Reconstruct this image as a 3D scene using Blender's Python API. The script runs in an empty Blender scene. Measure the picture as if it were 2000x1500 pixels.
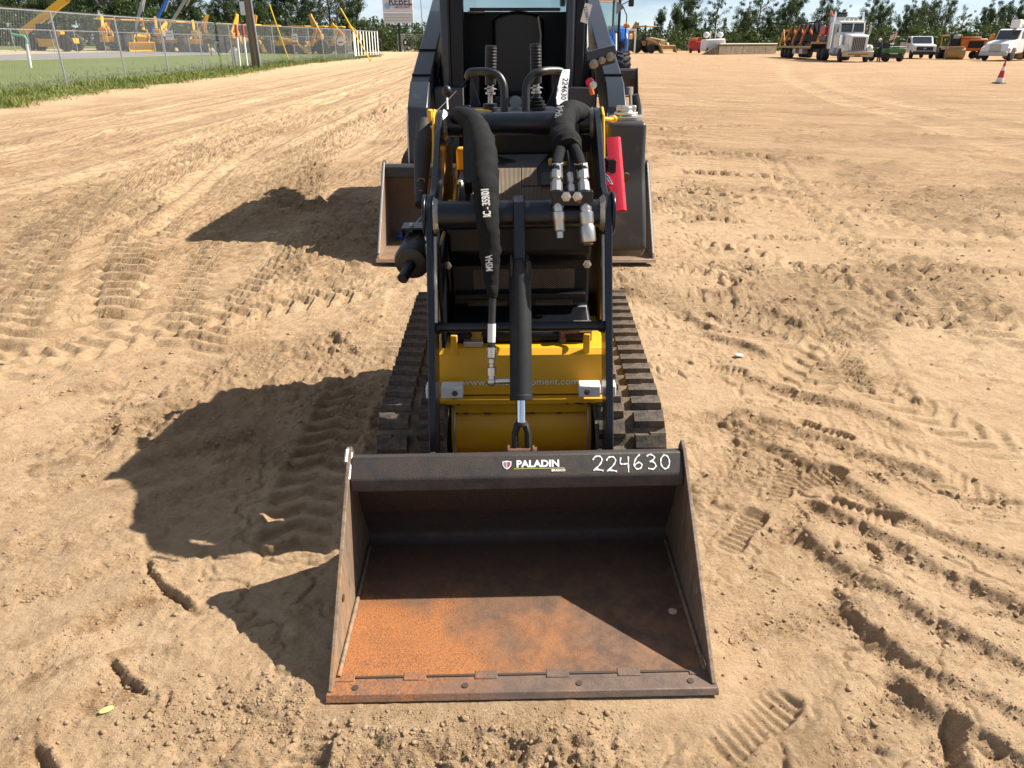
import bpy, bmesh, math, random
import numpy as np
from mathutils import Vector, Matrix
R = math.radians
scene = bpy.context.scene
COL = scene.collection
random.seed(7); RNG = np.random.default_rng(11)

# ------------------------------------------------------------------ camera
CAM_H, FPX, HOR = 1.55, 1450.0, 80.0          # eye height, focal length and horizon row for a 2000x1500 frame
TILT = math.atan((750 - HOR) / FPX)
cd = bpy.data.cameras.new('camera'); cam = bpy.data.objects.new('camera', cd); COL.objects.link(cam)
cam.location = (0, 0, CAM_H); cam.rotation_euler = (R(90) - TILT, 0, 0)
cd.sensor_width = 36; cd.lens = 36 * FPX / 2000; cd.clip_start = 0.05; cd.clip_end = 4000
scene.camera = cam

# ------------------------------------------------------------------ world and sun
SUN = Vector((0.97, 0.31, 1.0)).normalized()   # towards the sun
SUN_EL = math.asin(SUN.z)
world = bpy.data.worlds.new('World'); scene.world = world; world.use_nodes = True
nt = world.node_tree; nt.nodes.clear()
out = nt.nodes.new('ShaderNodeOutputWorld'); bg = nt.nodes.new('ShaderNodeBackground')
sky = nt.nodes.new('ShaderNodeTexSky'); sky.sky_type = 'NISHITA'; sky.sun_disc = False
sky.sun_elevation = SUN_EL; sky.sun_rotation = math.atan2(SUN.x, SUN.y)
sky.air_density = 0.6; sky.dust_density = 0.2; sky.ozone_density = 3.0
bg.inputs['Strength'].default_value = 0.05
# thin fair-weather cloud over the whole sky
tc = nt.nodes.new('ShaderNodeTexCoord'); mp = nt.nodes.new('ShaderNodeMapping'); mp.inputs['Scale'].default_value = (1.6, 1.6, 7.0)
cn = nt.nodes.new('ShaderNodeTexNoise'); cn.inputs['Scale'].default_value = 2.6; cn.inputs['Detail'].default_value = 7; cn.inputs['Roughness'].default_value = 0.58
cr = nt.nodes.new('ShaderNodeValToRGB'); cr.color_ramp.elements[0].position = 0.36; cr.color_ramp.elements[1].position = 0.66
cr.color_ramp.elements[1].color = (0.55, 0.55, 0.55, 1)
mx = nt.nodes.new('ShaderNodeMix'); mx.data_type = 'RGBA'; mx.inputs[7].default_value = (12.0, 12.7, 13.4, 1)
nt.links.new(tc.outputs['Generated'], mp.inputs['Vector']); nt.links.new(mp.outputs[0], cn.inputs['Vector'])
nt.links.new(cn.outputs['Fac'], cr.inputs[0]); nt.links.new(cr.outputs[0], mx.inputs[0])
nt.links.new(sky.outputs[0], mx.inputs[6]); nt.links.new(mx.outputs[2], bg.inputs['Color']); nt.links.new(bg.outputs[0], out.inputs[0])
sd = bpy.data.lights.new('sun', 'SUN'); sun = bpy.data.objects.new('sun', sd); COL.objects.link(sun)
sd.energy = 5.0; sd.angle = R(0.53); sd.color = (1.0, 0.93, 0.82)
sun.rotation_euler = (-SUN).to_track_quat('-Z', 'Y').to_euler(); sun.location = (30, 8, 30)
vs = scene.view_settings; vs.view_transform = 'Standard'; vs.look = 'None'; vs.exposure = 1.08; vs.gamma = 1.0; vs.use_curve_mapping = False
scene.render.engine = 'CYCLES'; scene.cycles.max_bounces = 5; scene.cycles.diffuse_bounces = 2; scene.cycles.transparent_max_bounces = 8
scene.cycles.use_denoising = True

# ------------------------------------------------------------------ surveying helpers (photo pixel + known depth or height -> place)
_c, _s = math.cos(TILT), math.sin(TILT)
def _ray(x, y): return Vector((x - 1000, FPX * _c + (750 - y) * _s, -FPX * _s + (750 - y) * _c))
def onz(x, y, z=0.0):
    d = _ray(x, y); t = (z - CAM_H) / d.z; return Vector((d.x * t, d.y * t, z))
def ony(x, y, Y):
    d = _ray(x, y); t = Y / d.y; return Vector((d.x * t, Y, CAM_H + d.z * t))

# ------------------------------------------------------------------ object helpers
def tag(o, label=None, cat=None, group=None, kind=None):
    if label: o['label'] = label
    if cat: o['category'] = cat
    if group: o['group'] = group
    if kind: o['kind'] = kind
    return o
def thing(name, label, cat, loc=(0, 0, 0), rz=0.0, group=None, rx=0.0, ry=0.0):
    o = bpy.data.objects.new(name, None); COL.objects.link(o); o.empty_display_size = 0.2
    o.location = loc; o.rotation_euler = (rx, ry, rz)
    return tag(o, label, cat, group)
def copy_tree(o, parent=None):
    c = o.copy(); COL.objects.link(c)
    if parent is not None: c.parent = parent
    for ch in list(o.children): copy_tree(ch, c)
    return c

class MB:
    def __init__(s): s.v = []; s.f = []
    def add(s, vs, fs):
        b = len(s.v); s.v += [tuple(p) for p in vs]; s.f += [tuple(i + b for i in f) for f in fs]; return s
    def box(s, c, d, rot=None):
        hx, hy, hz = d[0] / 2, d[1] / 2, d[2] / 2
        vs = [Vector((x, y, z)) for x in (-hx, hx) for y in (-hy, hy) for z in (-hz, hz)]
        if rot is not None: vs = [rot @ p for p in vs]
        c = Vector(c)
        return s.add([p + c for p in vs], [(0, 1, 3, 2), (4, 6, 7, 5), (0, 4, 5, 1), (2, 3, 7, 6), (0, 2, 6, 4), (1, 5, 7, 3)])
    def bb(s, x0, x1, y0, y1, z0, z1):
        return s.box(((x0 + x1) / 2, (y0 + y1) / 2, (z0 + z1) / 2), (abs(x1 - x0), abs(y1 - y0), abs(z1 - z0)))
    def prism(s, poly, a, b, axis='x'):
        # poly in the two other axes (in xyz order), extruded from a to b along axis
        n = len(poly)
        def mk(p, t):
            return {'x': (t, p[0], p[1]), 'y': (p[0], t, p[1]), 'z': (p[0], p[1], t)}[axis]
        vs = [mk(p, a) for p in poly] + [mk(p, b) for p in poly]
        ar = sum(poly[i][0] * poly[(i + 1) % n][1] - poly[(i + 1) % n][0] * poly[i][1] for i in range(n))
        flip = (ar > 0) ^ (b < a) ^ (axis == 'y')
        fs = [tuple(range(n)), tuple(range(2 * n - 1, n - 1, -1))] + [(i, i + n, (i + 1) % n + n, (i + 1) % n) for i in range(n)]
        if flip: fs = [f[::-1] for f in fs]
        return s.add(vs, fs)
    def tube(s, pts, rad, n=10, caps=True):
        pts = [Vector(p) for p in pts]; m = len(pts)
        if not hasattr(rad, '__len__'): rad = [rad] * m
        tang = []
        for i in range(m):
            t = pts[min(i + 1, m - 1)] - pts[max(i - 1, 0)]
            tang.append(t.normalized() if t.length > 1e-9 else Vector((0, 0, 1)))
        ref = Vector((0, 0, 1)) if abs(tang[0].z) < 0.9 else Vector((0, 1, 0))
        nx = tang[0].cross(ref).normalized()
        vs = []; fs = []
        for i in range(m):
            nx = (nx - tang[i] * nx.dot(tang[i])).normalized(); ny = tang[i].cross(nx)
            for k in range(n):
                a = 2 * math.pi * k / n
                vs.append(pts[i] + (nx * math.cos(a) + ny * math.sin(a)) * rad[i])
        for i in range(m - 1):
            for k in range(n):
                k2 = (k + 1) % n
                fs.append((i * n + k, i * n + k2, (i + 1) * n + k2, (i + 1) * n + k))
        if caps: fs.append(tuple(range(n - 1, -1, -1))); fs.append(tuple((m - 1) * n + k for k in range(n)))
        return s.add(vs, fs)
    def cyl(s, a, b, r, r2=None, n=16): return s.tube([a, b], [r, r if r2 is None else r2], n)
    def lathe(s, prof, origin, axis, n=20):
        # prof = [(distance along axis, radius)]
        o = Vector(origin); ax = Vector(axis).normalized()
        return s.tube([o + ax * (d + 1e-5 * i) for i, (d, r) in enumerate(prof)], [r for d, r in prof], n)
    def ball(s, c, r, nu=10, nv=7, sc=(1, 1, 1)):
        vs = []; fs = []
        for j in range(nv + 1):
            th = math.pi * j / nv
            for k in range(nu):
                a = 2 * math.pi * k / nu
                vs.append((c[0] + r * sc[0] * math.sin(th) * math.cos(a), c[1] + r * sc[1] * math.sin(th) * math.sin(a), c[2] + r * sc[2] * math.cos(th)))
        for j in range(nv):
            for k in range(nu):
                k2 = (k + 1) % nu
                fs.append((j * nu + k, (j + 1) * nu + k, (j + 1) * nu + k2, j * nu + k2))
        return s.add(vs, fs)
    def tri(s, a, b, c): return s.add([a, b, c], [(0, 1, 2)])
    def mesh(s, name, mat, smooth=35):
        me = bpy.data.meshes.new(name); me.from_pydata(s.v, [], s.f)
        if mat: me.materials.append(mat)
        if smooth:
            me.shade_smooth(); me.set_sharp_from_angle(angle=R(smooth))
        me.update(); return me
    def build(s, name, mat, parent=None, bevel=0.0, smooth=35, seg=2, fix=True):
        me = s.mesh(name, mat, smooth)
        if fix:
            bm = bmesh.new(); bm.from_mesh(me); bmesh.ops.recalc_face_normals(bm, faces=bm.faces); bm.to_mesh(me); bm.free()
            if smooth: me.shade_smooth(); me.set_sharp_from_angle(angle=R(smooth))
        o = bpy.data.objects.new(name, me); COL.objects.link(o)
        if parent is not None: o.parent = parent
        if bevel:
            m = o.modifiers.new('edge', 'BEVEL'); m.width = bevel; m.segments = seg; m.limit_method = 'ANGLE'; m.angle_limit = R(40); m.harden_normals = False
        return o
def inst(o, parent, loc=None, rot=None, name=None):
    c = o.copy(); COL.objects.link(c); c.parent = parent
    if loc is not None: c.location = loc
    if rot is not None: c.rotation_euler = rot
    return c
def obj_from(me, name, parent=None, loc=(0, 0, 0), rot=(0, 0, 0)):
    o = bpy.data.objects.new(name, me); COL.objects.link(o); o.location = loc; o.rotation_euler = rot
    if parent is not None: o.parent = parent
    return o
def text_obj(name, s, size, mat, parent, mtx, extrude=0.0006, stretch=1.0, align='CENTER', bold=0.0):
    cu = bpy.data.curves.new(name, 'FONT'); cu.body = s; cu.size = size; cu.extrude = extrude; cu.align_x = align; cu.align_y = 'CENTER'; cu.offset = bold; cu.resolution_u = 3
    t = bpy.data.objects.new('tmp', cu); COL.objects.link(t)
    dg = bpy.context.evaluated_depsgraph_get()
    me = bpy.data.meshes.new_from_object(t.evaluated_get(dg)); me.name = name
    bpy.data.objects.remove(t); bpy.data.curves.remove(cu)
    me.transform(Matrix.Diagonal((stretch, 1, 1, 1))); me.transform(mtx); me.materials.clear(); me.materials.append(mat)
    o = bpy.data.objects.new(name, me); COL.objects.link(o); o.parent = parent
    return o
def frame(o, xdir, updir):
    # matrix that lays text (x right, y up) at point o
    x = Vector(xdir).normalized(); z = x.cross(Vector(updir)).normalized(); y = z.cross(x)
    return Matrix(((x.x, y.x, z.x, o[0]), (x.y, y.y, z.y, o[1]), (x.z, y.z, z.z, o[2]), (0, 0, 0, 1)))

# ------------------------------------------------------------------ materials
def mat(name, col, rough=0.5, metal=0.0, var=0.0, var_scale=8.0, col2=None, thr=(0.4, 0.6), bump=0.0, bump_scale=60.0, dust=None, dust_amt=0.0, dust_scale=5.0, spec=0.5, coat=0.0, trans=0.0, alpha=1.0, emis=None, stretch=None):
    m = bpy.data.materials.new(name); m.use_nodes = True; n = m.node_tree; L = n.links
    b = n.nodes['Principled BSDF']; b.inputs['Roughness'].default_value = rough; b.inputs['Metallic'].default_value = metal
    b.inputs['Specular IOR Level'].default_value = spec; b.inputs['Coat Weight'].default_value = coat
    b.inputs['Transmission Weight'].default_value = trans
    if emis: b.inputs['Emission Color'].default_value = (*emis, 1); b.inputs['Emission Strength'].default_value = 1.0
    tcn = n.nodes.new('ShaderNodeTexCoord'); src = tcn.outputs['Object']
    if stretch:
        mpn = n.nodes.new('ShaderNodeMapping'); mpn.inputs['Scale'].default_value = stretch; L.new(src, mpn.inputs[0]); src = mpn.outputs[0]
    def noise(sc, det=5, ro=0.6):
        q = n.nodes.new('ShaderNodeTexNoise'); q.inputs['Scale'].default_value = sc; q.inputs['Detail'].default_value = det; q.inputs['Roughness'].default_value = ro
        L.new(src, q.inputs['Vector']); return q.outputs['Fac']
    def mix(fac, a, c2):
        q = n.nodes.new('ShaderNodeMix'); q.data_type = 'RGBA'
        if hasattr(fac, 'links'): L.new(fac, q.inputs[0])
        else: q.inputs[0].default_value = fac
        for k, val in ((6, a), (7, c2)):
            if hasattr(val, 'links'): L.new(val, q.inputs[k])
            else: q.inputs[k].default_value = (*val, 1)
        return q.outputs[2]
    def ramp(fac, a, c2):
        q = n.nodes.new('ShaderNodeMapRange'); q.inputs[1].default_value = a; q.inputs[2].default_value = c2; q.clamp = True; L.new(fac, q.inputs[0]); return q.outputs[0]
    c = col; made = False
    if col2 is not None:
        c = mix(ramp(noise(var_scale), *thr), col, col2); made = True
    if var > 0:
        d = tuple(x * (1 - var) for x in col)
        c = mix(ramp(noise(var_scale * 3.1), 0.3, 0.7), c, d if col2 is None else tuple(x * (1 - var) for x in [(p + q) / 2 for p, q in zip(col, col2)])); made = True
    if dust is not None:
        f = ramp(noise(dust_scale, 6, 0.7), 0.62 - 0.35 * dust_amt, 0.80)
        q = n.nodes.new('ShaderNodeMath'); q.operation = 'MULTIPLY'; q.inputs[1].default_value = min(1, dust_amt * 1.1); L.new(f, q.inputs[0])
        c = mix(q.outputs[0], c, dust); made = True
        rr = n.nodes.new('ShaderNodeMapRange'); rr.inputs[3].default_value = rough; rr.inputs[4].default_value = 0.9; L.new(q.outputs[0], rr.inputs[0]); L.new(rr.outputs[0], b.inputs['Roughness'])
    if made: L.new(c, b.inputs['Base Color'])
    else: b.inputs['Base Color'].default_value = (*col, 1)
    if bump > 0:
        bn = n.nodes.new('ShaderNodeBump'); bn.inputs['Strength'].default_value = bump; bn.inputs['Distance'].default_value = 0.004
        L.new(noise(bump_scale, 4), bn.inputs['Height']); L.new(bn.outputs[0], b.inputs['Normal'])
    return m
M = {}
DUST = (0.33, 0.24, 0.15)
M['black'] = mat('black_paint', (0.0040, 0.005, 0.007), 0.36, dust=DUST, dust_amt=0.05, dust_scale=14, bump=0.05, spec=0.3)
M['navy'] = mat('blue_black_paint', (0.0070, 0.010, 0.017), 0.28, dust=DUST, dust_amt=0.12, dust_scale=10, bump=0.04, spec=0.4)
M['plastic'] = mat('black_plastic', (0.0075, 0.0075, 0.0085), 0.42, bump=0.1, bump_scale=300)
M['tank'] = mat('grey_black_tank_plastic', (0.022, 0.023, 0.025), 0.42, dust=DUST, dust_amt=0.16, dust_scale=12, bump=0.15, bump_scale=250)
M['yellow'] = mat('yellow_paint', (0.72, 0.37, 0.010), 0.48, var=0.10, var_scale=3, dust=(0.24, 0.15, 0.05), dust_amt=0.12, dust_scale=9)
M['chip'] = mat('bare_chipped_metal', (0.05, 0.035, 0.025), 0.7)
M['steel'] = mat('zinc_steel', (0.55, 0.53, 0.49), 0.33, metal=0.9, dust=(0.40, 0.34, 0.27), dust_amt=0.35, dust_scale=25)
M['chrome'] = mat('chrome_rod', (0.8, 0.8, 0.8), 0.08, metal=1.0)
M['rubber'] = mat('track_rubber', (0.022, 0.021, 0.020), 0.8, dust=(0.25, 0.185, 0.12), dust_amt=0.72, dust_scale=22, bump=0.4, bump_scale=120)
M['belt'] = mat('dusty_track_belt', (0.024, 0.022, 0.020), 0.85, dust=(0.26, 0.185, 0.11), dust_amt=0.85, dust_scale=13, bump=0.5, bump_scale=90)
M['tyre'] = mat('tyre_rubber', (0.02, 0.02, 0.02), 0.8, dust=(0.2, 0.15, 0.1), dust_amt=0.3, dust_scale=6)
M['sleeve'] = mat('nylon_sleeve', (0.010, 0.010, 0.0105), 0.8, var=0.3, var_scale=12, bump=0.8, bump_scale=420, spec=0.2)
M['hose'] = mat('hose_rubber', (0.018, 0.018, 0.018), 0.6, dust=DUST, dust_amt=0.2, dust_scale=40)
M['white'] = mat('white_plastic', (0.72, 0.71, 0.68), 0.5, dust=(0.45, 0.36, 0.25), dust_amt=0.2, dust_scale=30)
M['paint_white'] = mat('white_marker', (0.80, 0.80, 0.78), 0.7)
M['decal'] = mat('pale_lettering', (0.74, 0.74, 0.70), 0.6)
M['red'] = mat('red_coated_steel', (0.72, 0.015, 0.045), 0.45, var=0.08, var_scale=10, bump=0.1, bump_scale=200)
M['rusty_bolt'] = mat('rusty_bolt', (0.22, 0.12, 0.08), 0.6, metal=0.4, var=0.4, var_scale=40)
M['weld'] = mat('bright_weld', (0.55, 0.52, 0.48), 0.4, metal=0.8, bump=0.5, bump_scale=200)
# ------------------------------------------------------------------ rusted bucket steel
def rust_mat(name, dark, mid, bright, bright_amt, scale=6.0, streak=(1, 1, 1)):
    m = bpy.data.materials.new(name); m.use_nodes = True; n = m.node_tree; L = n.links; b = n.nodes['Principled BSDF']
    t = n.nodes.new('ShaderNodeTexCoord'); mpn = n.nodes.new('ShaderNodeMapping'); mpn.inputs['Scale'].default_value = streak; L.new(t.outputs['Object'], mpn.inputs[0])
    def noise(sc, det, ro, v=mpn.outputs[0]):
        q = n.nodes.new('ShaderNodeTexNoise'); q.inputs['Scale'].default_value = sc; q.inputs['Detail'].default_value = det; q.inputs['Roughness'].default_value = ro; L.new(v, q.inputs['Vector']); return q.outputs['Fac']
    def rng(f, a, c, lo=0, hi=1):
        q = n.nodes.new('ShaderNodeMapRange'); q.inputs[1].default_value = a; q.inputs[2].default_value = c; q.inputs[3].default_value = lo; q.inputs[4].default_value = hi; L.new(f, q.inputs[0]); return q.outputs[0]
    def mix(f, a, c):
        q = n.nodes.new('ShaderNodeMix'); q.data_type = 'RGBA'; L.new(f, q.inputs[0])
        for k, v in ((6, a), (7, c)):
            if hasattr(v, 'links'): L.new(v, q.inputs[k])
            else: q.inputs[k].default_value = (*v, 1)
        return q.outputs[2]
    big = noise(scale * 0.5, 4, 0.6); fine = noise(scale * 42, 5, 0.75); medn = noise(scale * 3, 6, 0.7)
    c = mix(rng(medn, 0.38, 0.62), dark, mid)
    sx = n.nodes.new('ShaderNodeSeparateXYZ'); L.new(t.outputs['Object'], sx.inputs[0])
    c = mix(rng(sx.outputs[1], 0.28, 0.58, 0, 0.8), c, tuple(q_ * 0.42 for q_ in dark))  # rear of the bucket darkened: its shade is painted into the steel
    # fresh orange rust with fine flecks, fading at the rear as painted shade
    a = n.nodes.new('ShaderNodeMath'); a.operation = 'ADD'; L.new(big, a.inputs[0])
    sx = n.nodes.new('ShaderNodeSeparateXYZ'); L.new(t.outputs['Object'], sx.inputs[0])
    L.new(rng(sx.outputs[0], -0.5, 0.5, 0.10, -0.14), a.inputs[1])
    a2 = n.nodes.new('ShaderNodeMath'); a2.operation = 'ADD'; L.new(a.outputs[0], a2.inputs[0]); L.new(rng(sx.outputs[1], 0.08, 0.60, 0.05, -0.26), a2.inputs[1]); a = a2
    f1 = rng(a.outputs[0], 0.60 - bright_amt, 0.76 - bright_amt); f2 = rng(fine, 0.40, 0.62)
    mu = n.nodes.new('ShaderNodeMath'); mu.operation = 'MULTIPLY'; L.new(f1, mu.inputs[0]); L.new(f2, mu.inputs[1])
    c = mix(mu.outputs[0], c, bright)
    c = mix(rng(noise(scale * 60, 3, 0.6), 0.62, 0.78), c, tuple(x * 0.35 for x in dark))
    L.new(c, b.inputs['Base Color']); b.inputs['Metallic'].default_value = 0.1
    L.new(rng(medn, 0.3, 0.7, 0.75, 0.5), b.inputs['Roughness'])
    bn = n.nodes.new('ShaderNodeBump'); bn.inputs['Strength'].default_value = 0.5; bn.inputs['Distance'].default_value = 0.003; L.new(fine, bn.inputs['Height']); L.new(bn.outputs[0], b.inputs['Normal'])
    return m
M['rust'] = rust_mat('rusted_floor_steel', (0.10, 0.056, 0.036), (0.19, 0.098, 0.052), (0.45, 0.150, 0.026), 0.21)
M['rust_dark'] = rust_mat('dark_rusted_steel', (0.050, 0.043, 0.040), (0.10, 0.068, 0.050), (0.24, 0.10, 0.04), -0.06)
M['rust_tan'] = rust_mat('worn_tan_steel', (0.17, 0.115, 0.075), (0.30, 0.215, 0.145), (0.36, 0.17, 0.06), 0.02, 5.0, (1, 4, 1))
M['rust_edge'] = rust_mat('worn_edge_steel', (0.085, 0.062, 0.050), (0.16, 0.100, 0.068), (0.42, 0.14, 0.03), 0.09, 4.0)

# ------------------------------------------------------------------ ground relief
_perm = np.random.default_rng(5).permutation(512).astype(np.int64); _perm = np.concatenate([_perm, _perm, _perm])
_gr = np.array([(math.cos(a), math.sin(a)) for a in np.linspace(0, 2 * math.pi, 32, endpoint=False)])
def perlin(x, y, seed=0):
    xi = np.floor(x).astype(np.int64); yi = np.floor(y).astype(np.int64); xf = x - xi; yf = y - yi
    u = xf * xf * xf * (xf * (xf * 6 - 15) + 10); v = yf * yf * yf * (yf * (yf * 6 - 15) + 10)
    def g(ix, iy, fx, fy):
        h = _perm[(_perm[(ix + seed * 37) & 511] + iy) & 511] & 31; q = _gr[h]; return q[..., 0] * fx + q[..., 1] * fy
    a = g(xi, yi, xf, yf); b = g(xi + 1, yi, xf - 1, yf); c = g(xi, yi + 1, xf, yf - 1); d = g(xi + 1, yi + 1, xf - 1, yf - 1)
    return ((a + u * (b - a)) + v * ((c + u * (d - c)) - (a + u * (b - a)))) * 1.5
def fbm(x, y, f, octv, seed=0, gain=0.5):
    r = 0; a = 1; t = 0
    for i in range(octv):
        r = r + a * perlin(x * f + i * 17.3, y * f - i * 9.1, seed + i); t += a; a *= gain; f *= 2.03
    return r / t
def worley(x, y, f, seed=0):
    # rounded crumbs: height of the nearest of many jittered domes
    X = x * f; Y = y * f; xi = np.floor(X).astype(np.int64); yi = np.floor(Y).astype(np.int64); best = np.zeros_like(X)
    for dx in (-1, 0, 1):
        for dy in (-1, 0, 1):
            h = _perm[(_perm[(xi + dx + seed * 31) & 511] + yi + dy) & 511]; h2 = _perm[(h + 57) & 511]; h3 = _perm[(h2 + 91) & 511]
            d = np.hypot(X - (xi + dx + h / 512.0), Y - (yi + dy + h2 / 512.0)); r = 0.25 + 0.5 * (h3 / 512.0) ** 2
            best = np.maximum(best, np.sqrt(np.clip(r * r - d * d, 0, None)))
    return best / f
def sst(e0, e1, x):
    t = np.clip((x - e0) / (e1 - e0), 0, 1); return t * t * (3 - 2 * t)
def path_from(px): # photo pixels on the flat lot -> smooth ground path
    p = [onz(x, y) for x, y in px]; o = []
    for i in range(len(p) - 1):
        a, b, c, d = p[max(i - 1, 0)], p[i], p[i + 1], p[min(i + 2, len(p) - 1)]
        for k in range(8):
            t = k / 8.0
            o.append(0.5 * ((2 * b) + (c - a) * t + (2 * a - 5 * b + 4 * c - d) * t * t + (3 * b - a - 3 * c + d) * t ** 3))
    o.append(p[-1]); return np.array([(q.x, q.y) for q in o])
def path_st(x, y, P):
    # nearest arclength and signed offset of each point from a polyline
    bt = np.full(x.shape, 1e9); bs = np.zeros(x.shape); bo = np.zeros(x.shape); acc = 0
    for i in range(len(P) - 1):
        a, b = P[i], P[i + 1]; d = b - a; l = math.hypot(*d)
        if l < 1e-6: continue
        d = d / l; rx = x - a[0]; ry = y - a[1]; s = np.clip(rx * d[0] + ry * d[1], 0, l)
        ex = rx - s * d[0]; ey = ry - s * d[1]; dist = np.hypot(ex, ey); side = np.sign(d[0] * ry - d[1] * rx)
        k = dist < bt; bt[k] = dist[k]; bs[k] = (acc + s)[k]; bo[k] = (dist * side)[k]; acc += l
    return bs, bo, acc
def lugrow(px, w, depth, pitch, amp, slant=0.0, kind='bar', dry=0.0): return (path_from(px), w, depth, pitch, amp, slant, kind, dry)
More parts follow.
